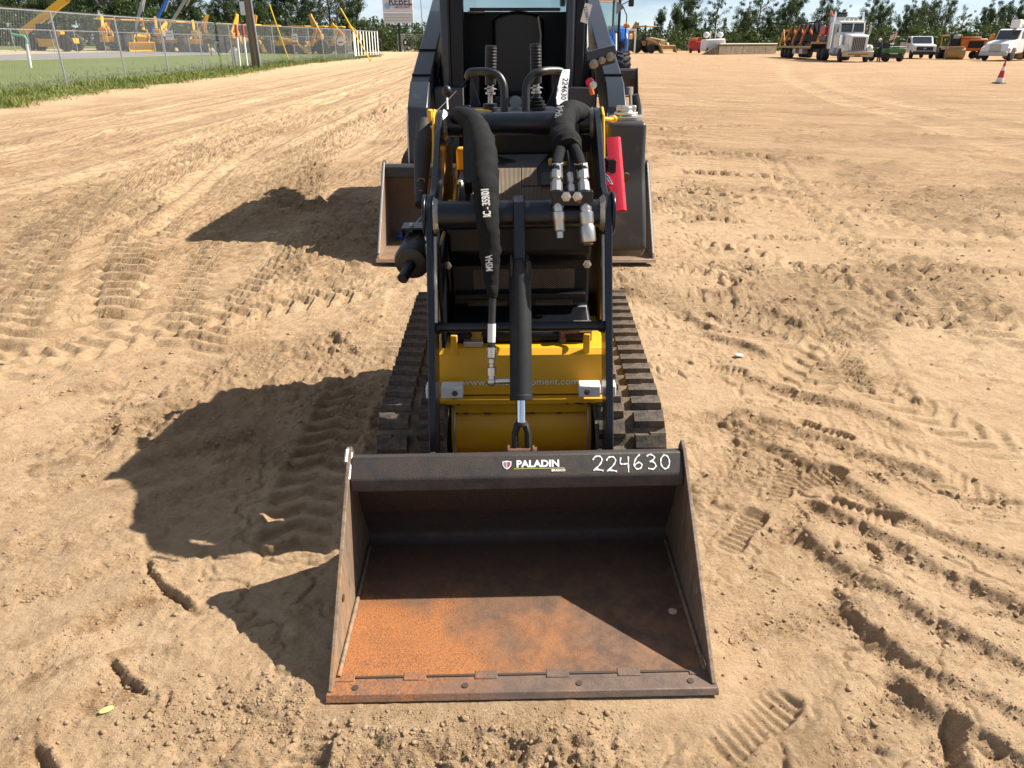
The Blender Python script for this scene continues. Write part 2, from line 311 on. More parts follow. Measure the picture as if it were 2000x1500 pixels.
PRINTS = [
 # tracked machine sweeping round from lower left to the gate
 lugrow([(150, 660), (185, 540), (215, 440), (270, 360), (380, 292), (540, 228), (720, 165), (850, 118)], 0.78, 0.026, 0.21, 0.085, 0.55, 'bar', 0.3),
 lugrow([(40, 640), (60, 520), (130, 420), (260, 330), (420, 255), (600, 195), (800, 130)], 0.60, 0.016, 0.20, 0.036, -0.6, 'bar', 0.4),
 lugrow([(560, 420), (600, 320), (680, 255), (790, 205)], 0.70, 0.02, 0.21, 0.085, 0.7, 'bar', 0.0),
 lugrow([(548, 445), (556, 510), (572, 590)], 0.24, 0.020, 0.13, 0.040, 0.3, 'bar', 0.25),
 lugrow([(793, 545), (778, 610), (752, 700)], 0.20, 0.014, 0.083, 0.022, 0.0, 'bar', 0.35),
 lugrow([(560, 1120), (600, 960), (660, 820), (705, 720)], 0.26, 0.030, 0.11, 0.030, 0.5, 'bar', 0.0),
 lugrow([(-150, 560), (60, 440), (240, 335), (420, 262), (640, 185), (820, 125)], 0.5, 0.02, 0.2, 0.045, 0.5, 'bar', 0.3),
 lugrow([(330, 470), (420, 380), (560, 300), (700, 225), (800, 180)], 0.5, 0.02, 0.18, 0.045, -0.6, 'bar', 0.3),
 lugrow([(10, 760), (40, 640), (90, 560), (130, 500)], 0.5, 0.02, 0.19, 0.045, 0.6, 'bar', 0.3),
 # narrow tyre lines
 lugrow([(180, 470), (290, 415), (400, 335), (485, 272)], 0.16, 0.024, 0.05, 0.004, 0, 'rut', 0.7),
 lugrow([(260, 480), (360, 400), (450, 325), (520, 275)], 0.16, 0.024, 0.05, 0.004, 0, 'rut', 0.7),
 lugrow([(-200, 320), (200, 260), (500, 195), (820, 112)], 0.34, 0.040, 0.1, 0.006, 0, 'rut', 0.8),
 lugrow([(-200, 375), (200, 300), (480, 225), (800, 135)], 0.34, 0.042, 0.1, 0.006, 0, 'rut', 0.7),
 lugrow([(-200, 270), (200, 225), (500, 172), (830, 105)], 0.36, 0.034, 0.1, 0.006, 0, 'rut', 0.8),
 lugrow([(-200, 450), (120, 360), (420, 262), (780, 150)], 0.36, 0.034, 0.1, 0.008, 0, 'rut', 0.5),
 lugrow([(1240, 120), (1500, 122), (1540, 150), (1640, 195), (1800, 235), (2100, 330)], 0.75, 0.03, 0.1, 0.004, 0, 'rut', 1.0),
 lugrow([(2100, 128), (1680, 140), (1610, 150), (1640, 170), (1760, 200), (2100, 275)], 0.75, 0.03, 0.1, 0.004, 0, 'rut', 1.0),
 lugrow([(1250, 170), (1500, 165), (1800, 150), (2200, 152)], 0.45, 0.012, 0.1, 0.004, 0, 'rut', 0.7),
 lugrow([(1250, 215), (1450, 190), (1750, 178), (2200, 205)], 0.45, 0.012, 0.1, 0.006, 0, 'rut', 0.5),
 lugrow([(1260, 140), (1500, 135), (1800, 128), (2200, 136)], 0.5, 0.014, 0.1, 0.004, 0, 'rut', 0.8),
 lugrow([(1440, 215), (1600, 245), (1800, 290), (2050, 375)], 0.30, 0.016, 0.1, 0.012, 0, 'bar', 0.2),
 # older prints crossing the lot
 lugrow([(1270, 250), (1450, 246), (1700, 262), (2080, 250)], 0.30, 0.014, 0.22, 0.06, 0.4, 'dot', 0.2),
 lugrow([(1300, 372), (1500, 392), (1750, 440), (2080, 470)], 0.34, 0.014, 0.17, 0.05, 0.6, 'bar', 0.3),
 lugrow([(1330, 470), (1480, 500), (1650, 560), (1850, 600), (2080, 690)], 0.34, 0.014, 0.15, 0.045, 0.6, 'bar', 0.3),
 lugrow([(1290, 560), (1420, 600), (1600, 690), (1800, 800), (2050, 900)], 0.30, 0.010, 0.12, 0.020, 0.7, 'bar', 0.3),
 lugrow([(1500, 300), (1560, 380), (1680, 480), (1900, 590), (2080, 650)], 0.34, 0.016, 0.17, 0.05, 0.6, 'dot', 0.3),
 lugrow([(2080, 545), (1900, 560), (1740, 600), (1600, 700), (1540, 800)], 0.30, 0.010, 0.13, 0.018, 0.5, 'dot', 0.3),
 lugrow([(60, 700), (105, 575), (150, 480), (240, 385), (380, 318), (560, 250), (760, 182)], 0.6, 0.018, 0.2, 0.07, -0.5, 'bar', 0.3),
 lugrow([(300, 690), (330, 590), (390, 480), (480, 390), (600, 310), (720, 250)], 0.45, 0.016, 0.16, 0.05, 0.5, 'bar', 0.3),
 lugrow([(430, 700), (470, 610), (540, 530), (640, 450), (720, 420)], 0.40, 0.014, 0.14, 0.045, -0.6, 'bar', 0.2),
 lugrow([(-60, 700), (120, 690), (330, 640), (520, 600), (740, 560)], 0.34, 0.014, 0.14, 0.04, 0.6, 'bar', 0.2),
 # deep lug rows on the right of the machine
 lugrow([(1290, 296), (1460, 300), (1655, 313)], 0.20, 0.012, 0.17, 0.075, 0, 'dot', 0.2),
 lugrow([(1320, 332), (1470, 340), (1570, 352), (1700, 372), (1830, 385)], 0.20, 0.012, 0.17, 0.075, 0, 'dot', 0.2),
 lugrow([(1640, 330), (1760, 345), (1900, 330), (2050, 345)], 0.20, 0.010, 0.17, 0.055, 0, 'dot', 0.1),
 lugrow([(1430, 458), (1600, 463), (1780, 468), (2000, 480)], 0.16, 0.010, 0.13, 0.055, 0, 'dot', 0.2),
 lugrow([(1520, 520), (1700, 520), (1860, 522), (2080, 530)], 0.20, 0.012, 0.12, 0.055, 0, 'dot', 0.3),
 lugrow([(1930, 290), (1905, 340), (1930, 400), (1990, 440)], 0.6, 0.012, 0.22, 0.045, 0, 'bar', 0.4),
 lugrow([(1620, 400), (1760, 415), (1900, 405), (2080, 430)], 0.18, 0.012, 0.13, 0.055, 0, 'dot', 0.2),
 lugrow([(1300, 410), (1380, 425), (1480, 430)], 0.20, 0.012, 0.15, 0.06, 0, 'dot', 0.0),
 lugrow([(1290, 505), (1400, 540), (1500, 560)], 0.20, 0.012, 0.13, 0.05, 0, 'dot', 0.0),
 lugrow([(1700, 610), (1800, 625), (1950, 620), (2080, 640)], 0.20, 0.012, 0.11, 0.04, 0, 'dot', 0.0),
 lugrow([(1560, 590), (1640, 640), (1700, 720), (1720, 780)], 0.30, 0.010, 0.06, 0.018, 0.8, 'dot', 0.3),
 lugrow([(1640, 840), (1760, 880), (1880, 945), (2050, 1035)], 0.20, 0.012, 0.055, 0.010, 0.7, 'bar', 0.4),
]
# sand thrown up in long lug ridges by tractor tyres: (pixels, height, width on the near side, width on the far side)
RIDGES = [
 ([(1420, 790), (1560, 835), (1760, 900), (1880, 935)], 0.030, 0.035, 0.10), ([(1400, 700), (1520, 750), (1700, 800), (1800, 850)], 0.024, 0.03, 0.10),
 ([(1450, 850), (1540, 880), (1700, 960), (1820, 1030), (2080, 1120)], 0.030, 0.03, 0.12), ([(1560, 960), (1640, 1000), (1800, 1085), (2080, 1215)], 0.036, 0.03, 0.13),
 ([(1545, 1010), (1625, 1090), (1720, 1150), (1880, 1240), (2080, 1330)], 0.042, 0.025, 0.15), ([(1625, 1130), (1700, 1220), (1800, 1300), (1900, 1350), (2080, 1440)], 0.045, 0.025, 0.16),
 ([(1730, 1285), (1800, 1370), (1900, 1420), (2080, 1520)], 0.045, 0.022, 0.16), ([(1440, 1060), (1530, 985), (1570, 960)], 0.02, 0.06, 0.06),
 ([(1330, 1200), (1480, 1170), (1640, 1130)], 0.016, 0.10, 0.06), ([(1560, 1460), (1660, 1380), (1740, 1290)], 0.022, 0.05, 0.09),
 ([(1350, 640), (1450, 665), (1520, 700)], 0.026, 0.03, 0.07), ([(1330, 600), (1400, 640), (1450, 640)], 0.03, 0.025, 0.06),
 ([(-60, 900), (150, 850), (300, 800), (420, 770)], 0.026, 0.04, 0.14), ([(-60, 1000), (120, 940), (330, 880), (520, 830)], 0.026, 0.04, 0.15),
 ([(-60, 1100), (160, 1040), (300, 970), (480, 905)], 0.030, 0.04, 0.16), ([(-60, 1180), (120, 1120), (260, 1060), (330, 1030)], 0.028, 0.05, 0.16),
 ([(-40, 1330), (120, 1230), (240, 1170), (350, 1110)], 0.026, 0.05, 0.14), ([(20, 1480), (150, 1340), (260, 1240)], 0.024, 0.05, 0.13),
 ([(120, 760), (250, 740), (380, 700)], 0.02, 0.04, 0.12), ([(-60, 820), (80, 770), (240, 730)], 0.02, 0.04, 0.12),
 ([(220, 800), (240, 840), (215, 900)], 0.03, 0.05, 0.05), ([(560, 1490), (800, 1430), (1000, 1420), (1180, 1410)], 0.015, 0.06, 0.06),
]
GROOVES = [
 ([(283, 1085), (300, 1130), (335, 1160), (385, 1188)], 0.045, 0.020), ([(205, 1285), (240, 1320), (285, 1350)], 0.045, 0.020), ([(315, 1385), (325, 1350), (320, 1330)], 0.03, 0.015),
 ([(60, 1440), (80, 1490), (110, 1530)], 0.05, 0.025), ([(1690, 1050), (1715, 1090), (1700, 1110)], 0.035, 0.022), ([(1630, 1055), (1625, 1085)], 0.03, 0.02),
 ([(1840, 1390), (1862, 1450), (1866, 1530)], 0.06, 0.040), ([(1855, 605), (1890, 640)], 0.02, 0.02), ([(1370, 605), (1420, 628), (1445, 638)], 0.04, 0.025),
 ([(1680, 915), (1740, 948)], 0.03, 0.025), ([(640, 650), (700, 690)], 0.03, 0.03), ([(0, 1075), (50, 1060), (90, 1040)], 0.03, 0.02), ([(180, 775), (225, 780), (260, 760)], 0.03, 0.02),
 ([(1820, 950), (1900, 965), (1990, 975)], 0.025, 0.02), ([(1515, 575), (1560, 590)], 0.02, 0.02), ([(850, 1440), (870, 1470)], 0.03, 0.02), ([(1290, 930), (1340, 905)], 0.02, 0.015),
]
FEET = [(1475, 1405, 0.30, 0.115, 35), (1590, 930, 0.28, 0.11, 20), (1680, 995, 0.26, 0.11, -35), (1450, 1030, 0.28, 0.11, 50), (1350, 640, 0.26, 0.1, 30), (1410, 715, 0.26, 0.1, -30),
        (620, 1430, 0.34, 0.13, 82), (1610, 840, 0.26, 0.10, -40), (1500, 645, 0.26, 0.1, -60), (1780, 610, 0.26, 0.1, -50), (1530, 935, 0.28, 0.11, 60), (1760, 770, 0.28, 0.11, -70), (1900, 700, 0.28, 0.11, -60), (270, 720, 0.26, 0.1, 40)]
DAMP = [(82, 1236, 0.09, 0.04, 40), (56, 1330, 0.10, 0.04, 42), (240, 1275, 0.06, 0.03, 35), (148, 1296, 0.05, 0.03, 30), (208, 1356, 0.09, 0.045, 20), (190, 1208, 0.07, 0.05, 50), (270, 1172, 0.06, 0.025, 10), (40, 1440, 0.09, 0.06, 70), (300, 935, 0.20, 0.07, 25), (120, 905, 0.16, 0.06, 15), (400, 500, 0.75, 0.42, 75), (470, 430, 0.5, 0.3, 60)]
def rise(x): return 0.8 * sst(22, 60, -x)                   # the verge climbs gently to the road on the left
def ong(x, y):
    p = onz(x, y)
    for i in range(30):
        z = float(rise(np.array(p.x))); p = onz(x, y, 0.5 * (p.z + z))
    return p
def relief(x, y, fine=True):
    r = np.hypot(x, y - 1.0); near = 1 - sst(18, 60, r)
    h = 0.05 * fbm(x, y, 0.22, 3, 1) * sst(0.5, 8, np.abs(x) + 0.35 * np.abs(y - 6)) + 0.016 * fbm(x, y, 0.9, 3, 4)
    wx = x + 0.10 * fbm(x, y, 1.7, 3, 30); wy = y + 0.10 * fbm(x, y, 1.7, 3, 35)
    churn = sst(-0.06, 0.16, fbm(wx, wy, 0.55, 5, 20, 0.58))                # where the soil is broken up
    packed = np.maximum((1 - sst(0.75, 1.25, np.hypot((x + 1.55) / 1.1, (y - 1.75) / 0.85))), (1 - sst(0.7, 1.2, np.hypot((x - 1.25) / 0.75, (y - 1.75) / 0.8))))
    churn = churn * (1 - 0.62 * packed); crumb = 0.55 * churn * sst(-0.05, 0.3, fbm(x, y, 2.1, 3, 81))
    far_ = 1 - 0.75 * sst(5, 12, r); moist_shade = np.clip(0.22 * far_ * churn * (0.5 + sst(-0.2, 0.3, fbm(x, y, 0.33, 3, 44))) , 0, 1); moist_shade = np.maximum(moist_shade, 0.50 * sst(1.2, 3.5, x) * sst(4, 9, y) * (0.5 + sst(-0.3, 0.3, fbm(x, y, 0.2, 3, 47)))); dry = np.zeros_like(x)
    b = np.abs(fbm(wx, wy, 3.2, 4, 50, 0.58)); rid = 1 - np.clip(b * 2.6, 0, 1)
    h = h + (0.009 * churn + 0.003) * fbm(wx, wy, 4.5, 5, 60, 0.66) * near * 1.6
    h = h + churn * near * 0.012 * fbm(wx, wy, 24, 3, 75, 0.65)
    k = np.where((np.abs(x) < 2.6) & (y > 0.7) & (y < 4.2)); gr_ = 0.35 + 0.9 * sst(-0.2, 0.3, fbm(x[k], y[k], 1.6, 3, 61)); h[k] += gr_ * (0.0045 * fbm(x[k], y[k], 38, 2, 62, 0.7) + 0.0030 * np.abs(fbm(x[k], y[k], 70, 2, 64, 0.7)))
    k = np.where((np.abs(x) < 8.5) & (y > 0.6) & (y < 15))
    cx, cy_ = wx[k], wy[k]; cl = sst(-0.18, 0.22, fbm(cx, cy_, 2.3, 3, 83)) * (0.30 * (1 - packed[k]) + 0.70 * churn[k]); fy_ = sst(2.5, 5, y[k])
    h[k] += cl * (0.46 * worley(cx, cy_, 13, 3) + 0.65 * worley(cx + 3.3, cy_, 27, 5) * (y[k] < 4.5)) + fy_ * cl * 0.40 * worley(cx * 0.7, cy_ * 1.25, 6.5, 7)
    h = h - near * 0.013 * sst(0.80, 0.98, rid) * sst(-0.1, 0.15, fbm(x, y, 1.2, 2, 58))          # cracks
    for fx, fy, la, lb, an in DAMP:
        c = onz(fx, fy); ca, sa = math.cos(R(an)), math.sin(R(an)); u = (x - c.x) * ca + (y - c.y) * sa; v = -(x - c.x) * sa + (y - c.y) * ca
        moist_shade = np.maximum(moist_shade, 0.95 * (1 - sst(0.75, 1.05, np.hypot(u / la, v / lb) + 0.35 * fbm(x, y, 9, 3, 15))))
    for P, w, dep, pitch, amp, slant, kind, dr in PRINTS:
        x0, y0 = P.min(0) - w; x1, y1 = P.max(0) + w
        k = np.where((x > x0) & (x < x1) & (y > y0) & (y < y1))
        if len(k[0]) == 0: continue
        s, o, tot = path_st(x[k], y[k], P); jit = 0.012 * fbm(x[k], y[k], 6, 2, 9)
        o = o + jit; hw = w / 2; ins = 1 - sst(hw * 0.8, hw * 1.12, np.abs(o)); ends = sst(0, 0.25, s) * sst(0, 0.25, tot - s)
        berm = np.exp(-((np.abs(o) - hw * 1.2) / (0.16 * w + 0.015)) ** 2)
        wear = 0.75 + 0.25 * sst(-0.3, 0.35, fbm(x[k], y[k], 1.3, 2, 13))
        ph = (s + jit * 1.5 + slant * np.abs(o)) / pitch
        if kind == 'bar': z = -dep + amp * sst(-0.25, 0.55, np.sin(2 * math.pi * ph)) * wear
        elif kind == 'dot': z = -dep + amp * (sst(0.1, 0.8, np.sin(2 * math.pi * ph + np.where(o > 0, math.pi, 0))) - 0.35) * wear
        else: z = -dep + 0.3 * dep * np.cos(o / hw * 9) + amp * np.sin(2 * math.pi * ph)
        if kind == 'bar': moist_shade[k] = np.clip(moist_shade[k] + ins * ends * 0.24 * (1 - sst(-0.25, 0.55, np.sin(2 * math.pi * ph))), 0, 1)  # grooves between bars coloured darker, imitating their shade
        base = h[k]; keep = {'bar': 0.45, 'dot': 0.6, 'rut': 0.6}[kind]
        h[k] = base * (1 - ins * ends * (1 - keep)) + ends * (z * ins + 0.55 * dep * berm * wear)
        moist_shade[k] = moist_shade[k] * (1 - ins * ends * dr); dry[k] = np.maximum(dry[k], ins * ends * dr)
    for px, hh, wn, wf in RIDGES:
        P = path_from(px); x0, y0 = P.min(0) - 0.5; x1, y1 = P.max(0) + 0.5
        k = np.where((x > x0) & (x < x1) & (y > y0) & (y < y1))
        if len(k[0]) == 0: continue
        s, o, tot = path_st(x[k], y[k], P); o = o + 0.020 * fbm(x[k], y[k], 5, 3, 90); en = sst(0, 0.12, s) * sst(0, 0.12, tot - s)
        if P[-1][0] < P[0][0]: o = -o
        pr = np.where(o < 0, np.exp(-(np.abs(o) / wn) ** 1.6), np.exp(-(o / wf) ** 2)) * en * (0.75 + 0.5 * fbm(x[k], y[k], 3, 2, 95))
        h[k] = h[k] * (1 - 0.6 * pr) + (1.25 if P[0][0] > 0 else 1.3) * hh * pr
        rg_ = np.exp(-((o + 1.2 * wn) / 0.045) ** 2) * en; h[k] += rg_ * (0.014 * fbm(x[k], y[k], 22, 4, 99, 0.7) - 0.004); moist_shade[k] = moist_shade[k] * (1 - 0.6 * pr) + 0.4 * rg_; crumb[k] = np.maximum(crumb[k], 0.55 * np.exp(-((o + wn) / 0.05) ** 2) * en)
    for px, dp, w in GROOVES:
        P = path_from(px); w = 0.5 * w; x0, y0 = P.min(0) - 0.2; x1, y1 = P.max(0) + 0.2
        k = np.where((x > x0) & (x < x1) & (y > y0) & (y < y1))
        if len(k[0]) == 0: continue
        s, o, tot = path_st(x[k], y[k], P); o = o + 0.022 * fbm(x[k], y[k], 13, 4, 97, 0.65); en = sst(0, 0.05, s) * sst(0, 0.05, tot - s)
        h[k] -= 0.42 * dp * np.exp(-(np.abs(o) / w) ** 2.5) * (0.3 + 0.7 * en); h[k] += 0.35 * dp * np.exp(-((o - 2.2 * w) / (1.1 * w)) ** 2) * en; moist_shade[k] = np.maximum(moist_shade[k], 0.7 * np.exp(-(np.abs(o) / w) ** 2)); crumb[k] = np.maximum(crumb[k], 0.9 * np.exp(-(o / 0.06) ** 2) * en)
    for fx, fy, ln, wd, an in FEET:
        c = onz(fx, fy); k = np.where((np.abs(x - c.x) < 0.3) & (np.abs(y - c.y) < 0.3))
        if len(k[0]) == 0: continue
        ca, sa = math.cos(R(an)), math.sin(R(an)); u = (x[k] - c.x) * ca + (y[k] - c.y) * sa; v = -(x[k] - c.x) * sa + (y[k] - c.y) * ca
        wv = wd / 2 * (1 - 0.22 * np.exp(-((u + 0.02) / 0.05) ** 2)); d = np.sqrt((u / (ln / 2)) ** 4 + (v / wv) ** 4) ; ins = 1 - sst(0.75, 1.1, d)
        rim = np.exp(-((d - 1.25) / 0.3) ** 2)
        h[k] = h[k] * (1 - 0.7 * ins) - 0.010 * ins + 0.0055 * ins * np.sin(u * 2 * math.pi / 0.030) + 0.004 * rim
    # loose soil pushed up along the bucket's edge
    bx = sst(-0.60, -0.35, x) * (1 - sst(0.05, 0.30, x)); by = np.exp(-((y - 1.27) / 0.09) ** 2)
    h = h + bx * by * (0.010 + 0.055 * fbm(x, y, 8, 5, 33, 0.68))
    crumb = np.maximum(crumb, 0.95 * sst(-1.15, -0.7, x) * (1 - sst(0.10, 0.45, x)) * np.exp(-((y - 1.26 - 0.10 * (x < -0.5)) / 0.12) ** 2))
    # firm flat under the two machines
    flat = (1 - sst(0.50, 0.66, np.abs(x - 0.02))) * sst(1.24, 1.38, y) * (1 - sst(3.6, 4.1, y))
    flat2 = (1 - sst(1.0, 1.3, np.abs(x - 0.03))) * sst(5.2, 5.6, y) * (1 - sst(9.5, 10.5, y))
    fl = np.maximum(flat, flat2); h = h * (1 - 0.85 * fl) - 0.012 * flat2 + (0.014 + 0.010 * x) * flat
    h = h * (0.25 + 0.75 * near) - 0.02 + rise(x)
    return h, moist_shade, dry, churn * near, crumb
def axis_lines(lo, hi, d, far_lo, far_hi, g, lim):
    a = list(np.arange(lo, hi, d)); st = d; p = a[-1] + d; up = []
    while p < far_hi: up.append(p); st *= g if p < lim else 1.07; p += st
    st = d; p = lo; dn = []
    while p > far_lo: st *= g if p > -lim and far_lo < -100 else 1.07; p -= st; dn.append(p)
    return np.array(dn[::-1] + a + up)
GX = axis_lines(-1.55, 1.65, 0.0062, -900, 900, 1.018, 12); GY = axis_lines(0.88, 2.45, 0.0062, -25, 1500, 1.010, 30)
gx, gy = np.meshgrid(GX, GY); gh, gm, gd, gc, gcr = relief(gx, gy)
def sheet(name, X, Y, Z, mat_, attrs=None):
    ny, nx = X.shape; me = bpy.data.meshes.new(name); me.vertices.add(nx * ny)
    me.vertices.foreach_set('co', np.stack([X, Y, Z], -1).astype(np.float32).ravel())
    i = np.arange(ny * nx).reshape(ny, nx); q = np.stack([i[:-1, :-1], i[:-1, 1:], i[1:, 1:], i[1:, :-1]], -1).reshape(-1, 4)
    me.loops.add(q.size); me.loops.foreach_set('vertex_index', q.ravel().astype(np.int32)); me.polygons.add(len(q))
    me.polygons.foreach_set('loop_start', (np.arange(len(q)) * 4).astype(np.int32)); me.polygons.foreach_set('loop_total', np.full(len(q), 4, np.int32))
    me.update(calc_edges=True); me.polygons.foreach_set('use_smooth', np.ones(len(q), bool))
    for k, a in (attrs or {}).items(): at = me.attributes.new(k, 'FLOAT', 'POINT'); at.data.foreach_set('value', a.astype(np.float32).ravel())
    me.materials.append(mat_); o = bpy.data.objects.new(name, me); COL.objects.link(o); return o
def sand_mat():
    m = bpy.data.materials.new('sandy_soil'); m.use_nodes = True; n = m.node_tree; L = n.links; b = n.nodes['Principled BSDF']
    t = n.nodes.new('ShaderNodeTexCoord'); V = t.outputs['Object']
    def noise(sc, det, ro):
        q = n.nodes.new('ShaderNodeTexNoise'); q.inputs['Scale'].default_value = sc; q.inputs['Detail'].default_value = det; q.inputs['Roughness'].default_value = ro; L.new(V, q.inputs['Vector']); return q.outputs['Fac']
    def rng(f, a, c, lo=0, hi=1):
        q = n.nodes.new('ShaderNodeMapRange'); q.inputs[1].default_value = a; q.inputs[2].default_value = c; q.inputs[3].default_value = lo; q.inputs[4].default_value = hi; L.new(f, q.inputs[0]); return q.outputs[0]
    def mix(f, a, c, mode='MIX'):
        q = n.nodes.new('ShaderNodeMix'); q.data_type = 'RGBA'; q.blend_type = mode
        if hasattr(f, 'links'): L.new(f, q.inputs[0])
        else: q.inputs[0].default_value = f
        for k, v in ((6, a), (7, c)):
            if hasattr(v, 'links'): L.new(v, q.inputs[k])
            else: q.inputs[k].default_value = (*v, 1)
        return q.outputs[2]
    def attr(nm):
        q = n.nodes.new('ShaderNodeAttribute'); q.attribute_name = nm; return q.outputs['Fac']
    c = mix(rng(noise(0.9, 5, 0.6), 0.35, 0.65), SAND[0], SAND[1])
    c = mix(rng(noise(14, 6, 0.7), 0.40, 0.75), c, SAND[2])
    mo = n.nodes.new('ShaderNodeMath'); mo.operation = 'MULTIPLY'; L.new(attr('moist_shade'), mo.inputs[0]); L.new(rng(noise(15, 7, 0.8), 0.38, 0.60), mo.inputs[1])
    c = mix(mo.outputs[0], c, SAND[3])
    dr = n.nodes.new('ShaderNodeMath'); dr.operation = 'MULTIPLY'; L.new(attr('dry'), dr.inputs[0]); dr.inputs[1].default_value = 0.6
    c = mix(dr.outputs[0], c, SAND[4])
    # wheel streaks running along the lanes that vehicles drive
    def streak(k, fa, fb, sc):
        cb = n.nodes.new('ShaderNodeCombineXYZ')
        for i_, (nm, f_) in enumerate((('fo', fa), ('fs', fb))):
            mm = n.nodes.new('ShaderNodeMath'); mm.operation = 'MULTIPLY'; mm.inputs[1].default_value = f_; L.new(attr(nm + k), mm.inputs[0]); L.new(mm.outputs[0], cb.inputs[i_])
        q = n.nodes.new('ShaderNodeTexNoise'); q.inputs['Scale'].default_value = sc; q.inputs['Detail'].default_value = 5; q.inputs['Roughness'].default_value = 0.62; L.new(cb.outputs[0], q.inputs['Vector'])
        mm = n.nodes.new('ShaderNodeMath'); mm.operation = 'SUBTRACT'; L.new(q.outputs['Fac'], mm.inputs[0]); mm.inputs[1].default_value = 0.5
        m3 = n.nodes.new('ShaderNodeMath'); m3.operation = 'MULTIPLY'; L.new(mm.outputs[0], m3.inputs[0]); L.new(attr('m' + k), m3.inputs[1]); return m3.outputs[0]
    sa = n.nodes.new('ShaderNodeMath'); sa.operation = 'ADD'; L.new(streak('1', 2.6, 0.035, 1.0), sa.inputs[0]); L.new(streak('2', 1.5, 0.045, 1.0), sa.inputs[1]); ST = sa.outputs[0]
    c = mix(rng(ST, -0.02, -0.16, 0, 0.6), c, SAND[3]); c = mix(rng(ST, 0.02, 0.16, 0, 0.5), c, SAND[4])
    ms = n.nodes.new('ShaderNodeMath'); ms.operation = 'ADD'; ms.use_clamp = True; L.new(attr('m1'), ms.inputs[0]); L.new(attr('m2'), ms.inputs[1]); mq = n.nodes.new('ShaderNodeMath'); mq.operation = 'MULTIPLY'; L.new(ms.outputs[0], mq.inputs[0]); L.new(rng(noise(9, 9, 0.85), 0.48, 0.58, 0.0, 0.65), mq.inputs[1]); c = mix(mq.outputs[0], c, SAND[3])  # dark specks stand in for clod shadows, painted into the colour
    m9 = n.nodes.new('ShaderNodeMath'); m9.operation = 'MULTIPLY'; L.new(attr('m2'), m9.inputs[0]); L.new(rng(noise(1.3, 6, 0.75), 0.36, 0.60, 0.15, 0.75), m9.inputs[1]); c = mix(m9.outputs[0], c, (0.40, 0.255, 0.142))
    # broken-up soil is patchy: dark flecks painted in as shadows between clods
    gq = n.nodes.new('ShaderNodeMath'); gq.operation = 'MULTIPLY'; L.new(rng(noise(26, 6, 0.8), 0.47, 0.60), gq.inputs[0]); L.new(rng(attr('churn'), 0.0, 1.0, 0.16, 0.32), gq.inputs[1]); c = mix(gq.outputs[0], c, SAND[3])
    c = mix(rng(noise(330, 2, 0.5), 0.25, 0.75, 0.0, 0.28), c, tuple(x * 0.55 for x in SAND[1]))
    L.new(c, b.inputs['Base Color']); b.inputs['Roughness'].default_value = 0.95; b.inputs['Specular IOR Level'].default_value = 0.15
    bs = n.nodes.new('ShaderNodeBump'); bs.inputs['Strength'].default_value = 1.0; bs.inputs['Distance'].default_value = 0.42; L.new(ST, bs.inputs['Height'])
    b0 = n.nodes.new('ShaderNodeBump'); b0.inputs['Distance'].default_value = 0.06; L.new(noise(9, 8, 0.78), b0.inputs['Height']); L.new(bs.outputs[0], b0.inputs['Normal']); L.new(rng(attr('churn'), 0, 1, 0.40, 0.65), b0.inputs['Strength'])
    b9 = n.nodes.new('ShaderNodeBump'); b9.inputs['Distance'].default_value = 0.055; L.new(noise(27, 7, 0.8), b9.inputs['Height']); L.new(b0.outputs[0], b9.inputs['Normal']); L.new(rng(attr('churn'), 0, 1, 0.50, 0.75), b9.inputs['Strength'])
    b1 = n.nodes.new('ShaderNodeBump'); b1.inputs['Strength'].default_value = 0.7; b1.inputs['Distance'].default_value = 0.026; L.new(noise(70, 6, 0.75), b1.inputs['Height']); L.new(b9.outputs[0], b1.inputs['Normal'])
    b2 = n.nodes.new('ShaderNodeBump'); b2.inputs['Strength'].default_value = 0.35; b2.inputs['Distance'].default_value = 0.0022; L.new(noise(300, 3, 0.6), b2.inputs['Height']); L.new(b1.outputs[0], b2.inputs['Normal'])
    L.new(b2.outputs[0], b.inputs['Normal'])
    return m
SAND = [(0.64, 0.458, 0.290), (0.55, 0.380, 0.228), (0.44, 0.290, 0.165), (0.275, 0.162, 0.080), (0.68, 0.50, 0.30)]
M['sand'] = sand_mat()
fs1, fo1, _t = path_st(gx, gy, path_from([(-1500, 560), (-600, 430), (-200, 375), (200, 300), (480, 225), (800, 135), (905, 96)]))
m1 = (1 - sst(4, 9, np.abs(fo1 + 1.0))) * (1 - sst(-1.2, 0.6, gx)) * sst(2.6, 5.0, gy)
rc = np.hypot(gx - 34, gy - 72); m2 = sst(0.8, 2.6, gx) * sst(7.0, 15.0, gy + 0.25 * gx)
ground = tag(sheet('ground', gx, gy, gh, M['sand'], {'moist_shade': gm, 'dry': gd, 'churn': gc, 'fo1': fo1, 'fs1': fs1, 'm1': m1, 'fo2': rc, 'fs2': np.arctan2(gx - 34, 72 - gy) * 50, 'm2': m2}), kind='structure')
def sample(A, X, Y):
    i = np.clip(np.searchsorted(GX, X) - 1, 0, len(GX) - 2); j = np.clip(np.searchsorted(GY, Y) - 1, 0, len(GY) - 2)
    u = (X - GX[i]) / (GX[i + 1] - GX[i]); v = (Y - GY[j]) / (GY[j + 1] - GY[j])
    return (A[j, i] * (1 - u) + A[j, i + 1] * u) * (1 - v) + (A[j + 1, i] * (1 - u) + A[j + 1, i + 1] * u) * v
def gz_at(x, y): return float(relief(np.array([[x]], float), np.array([[y]], float))[0][0, 0])

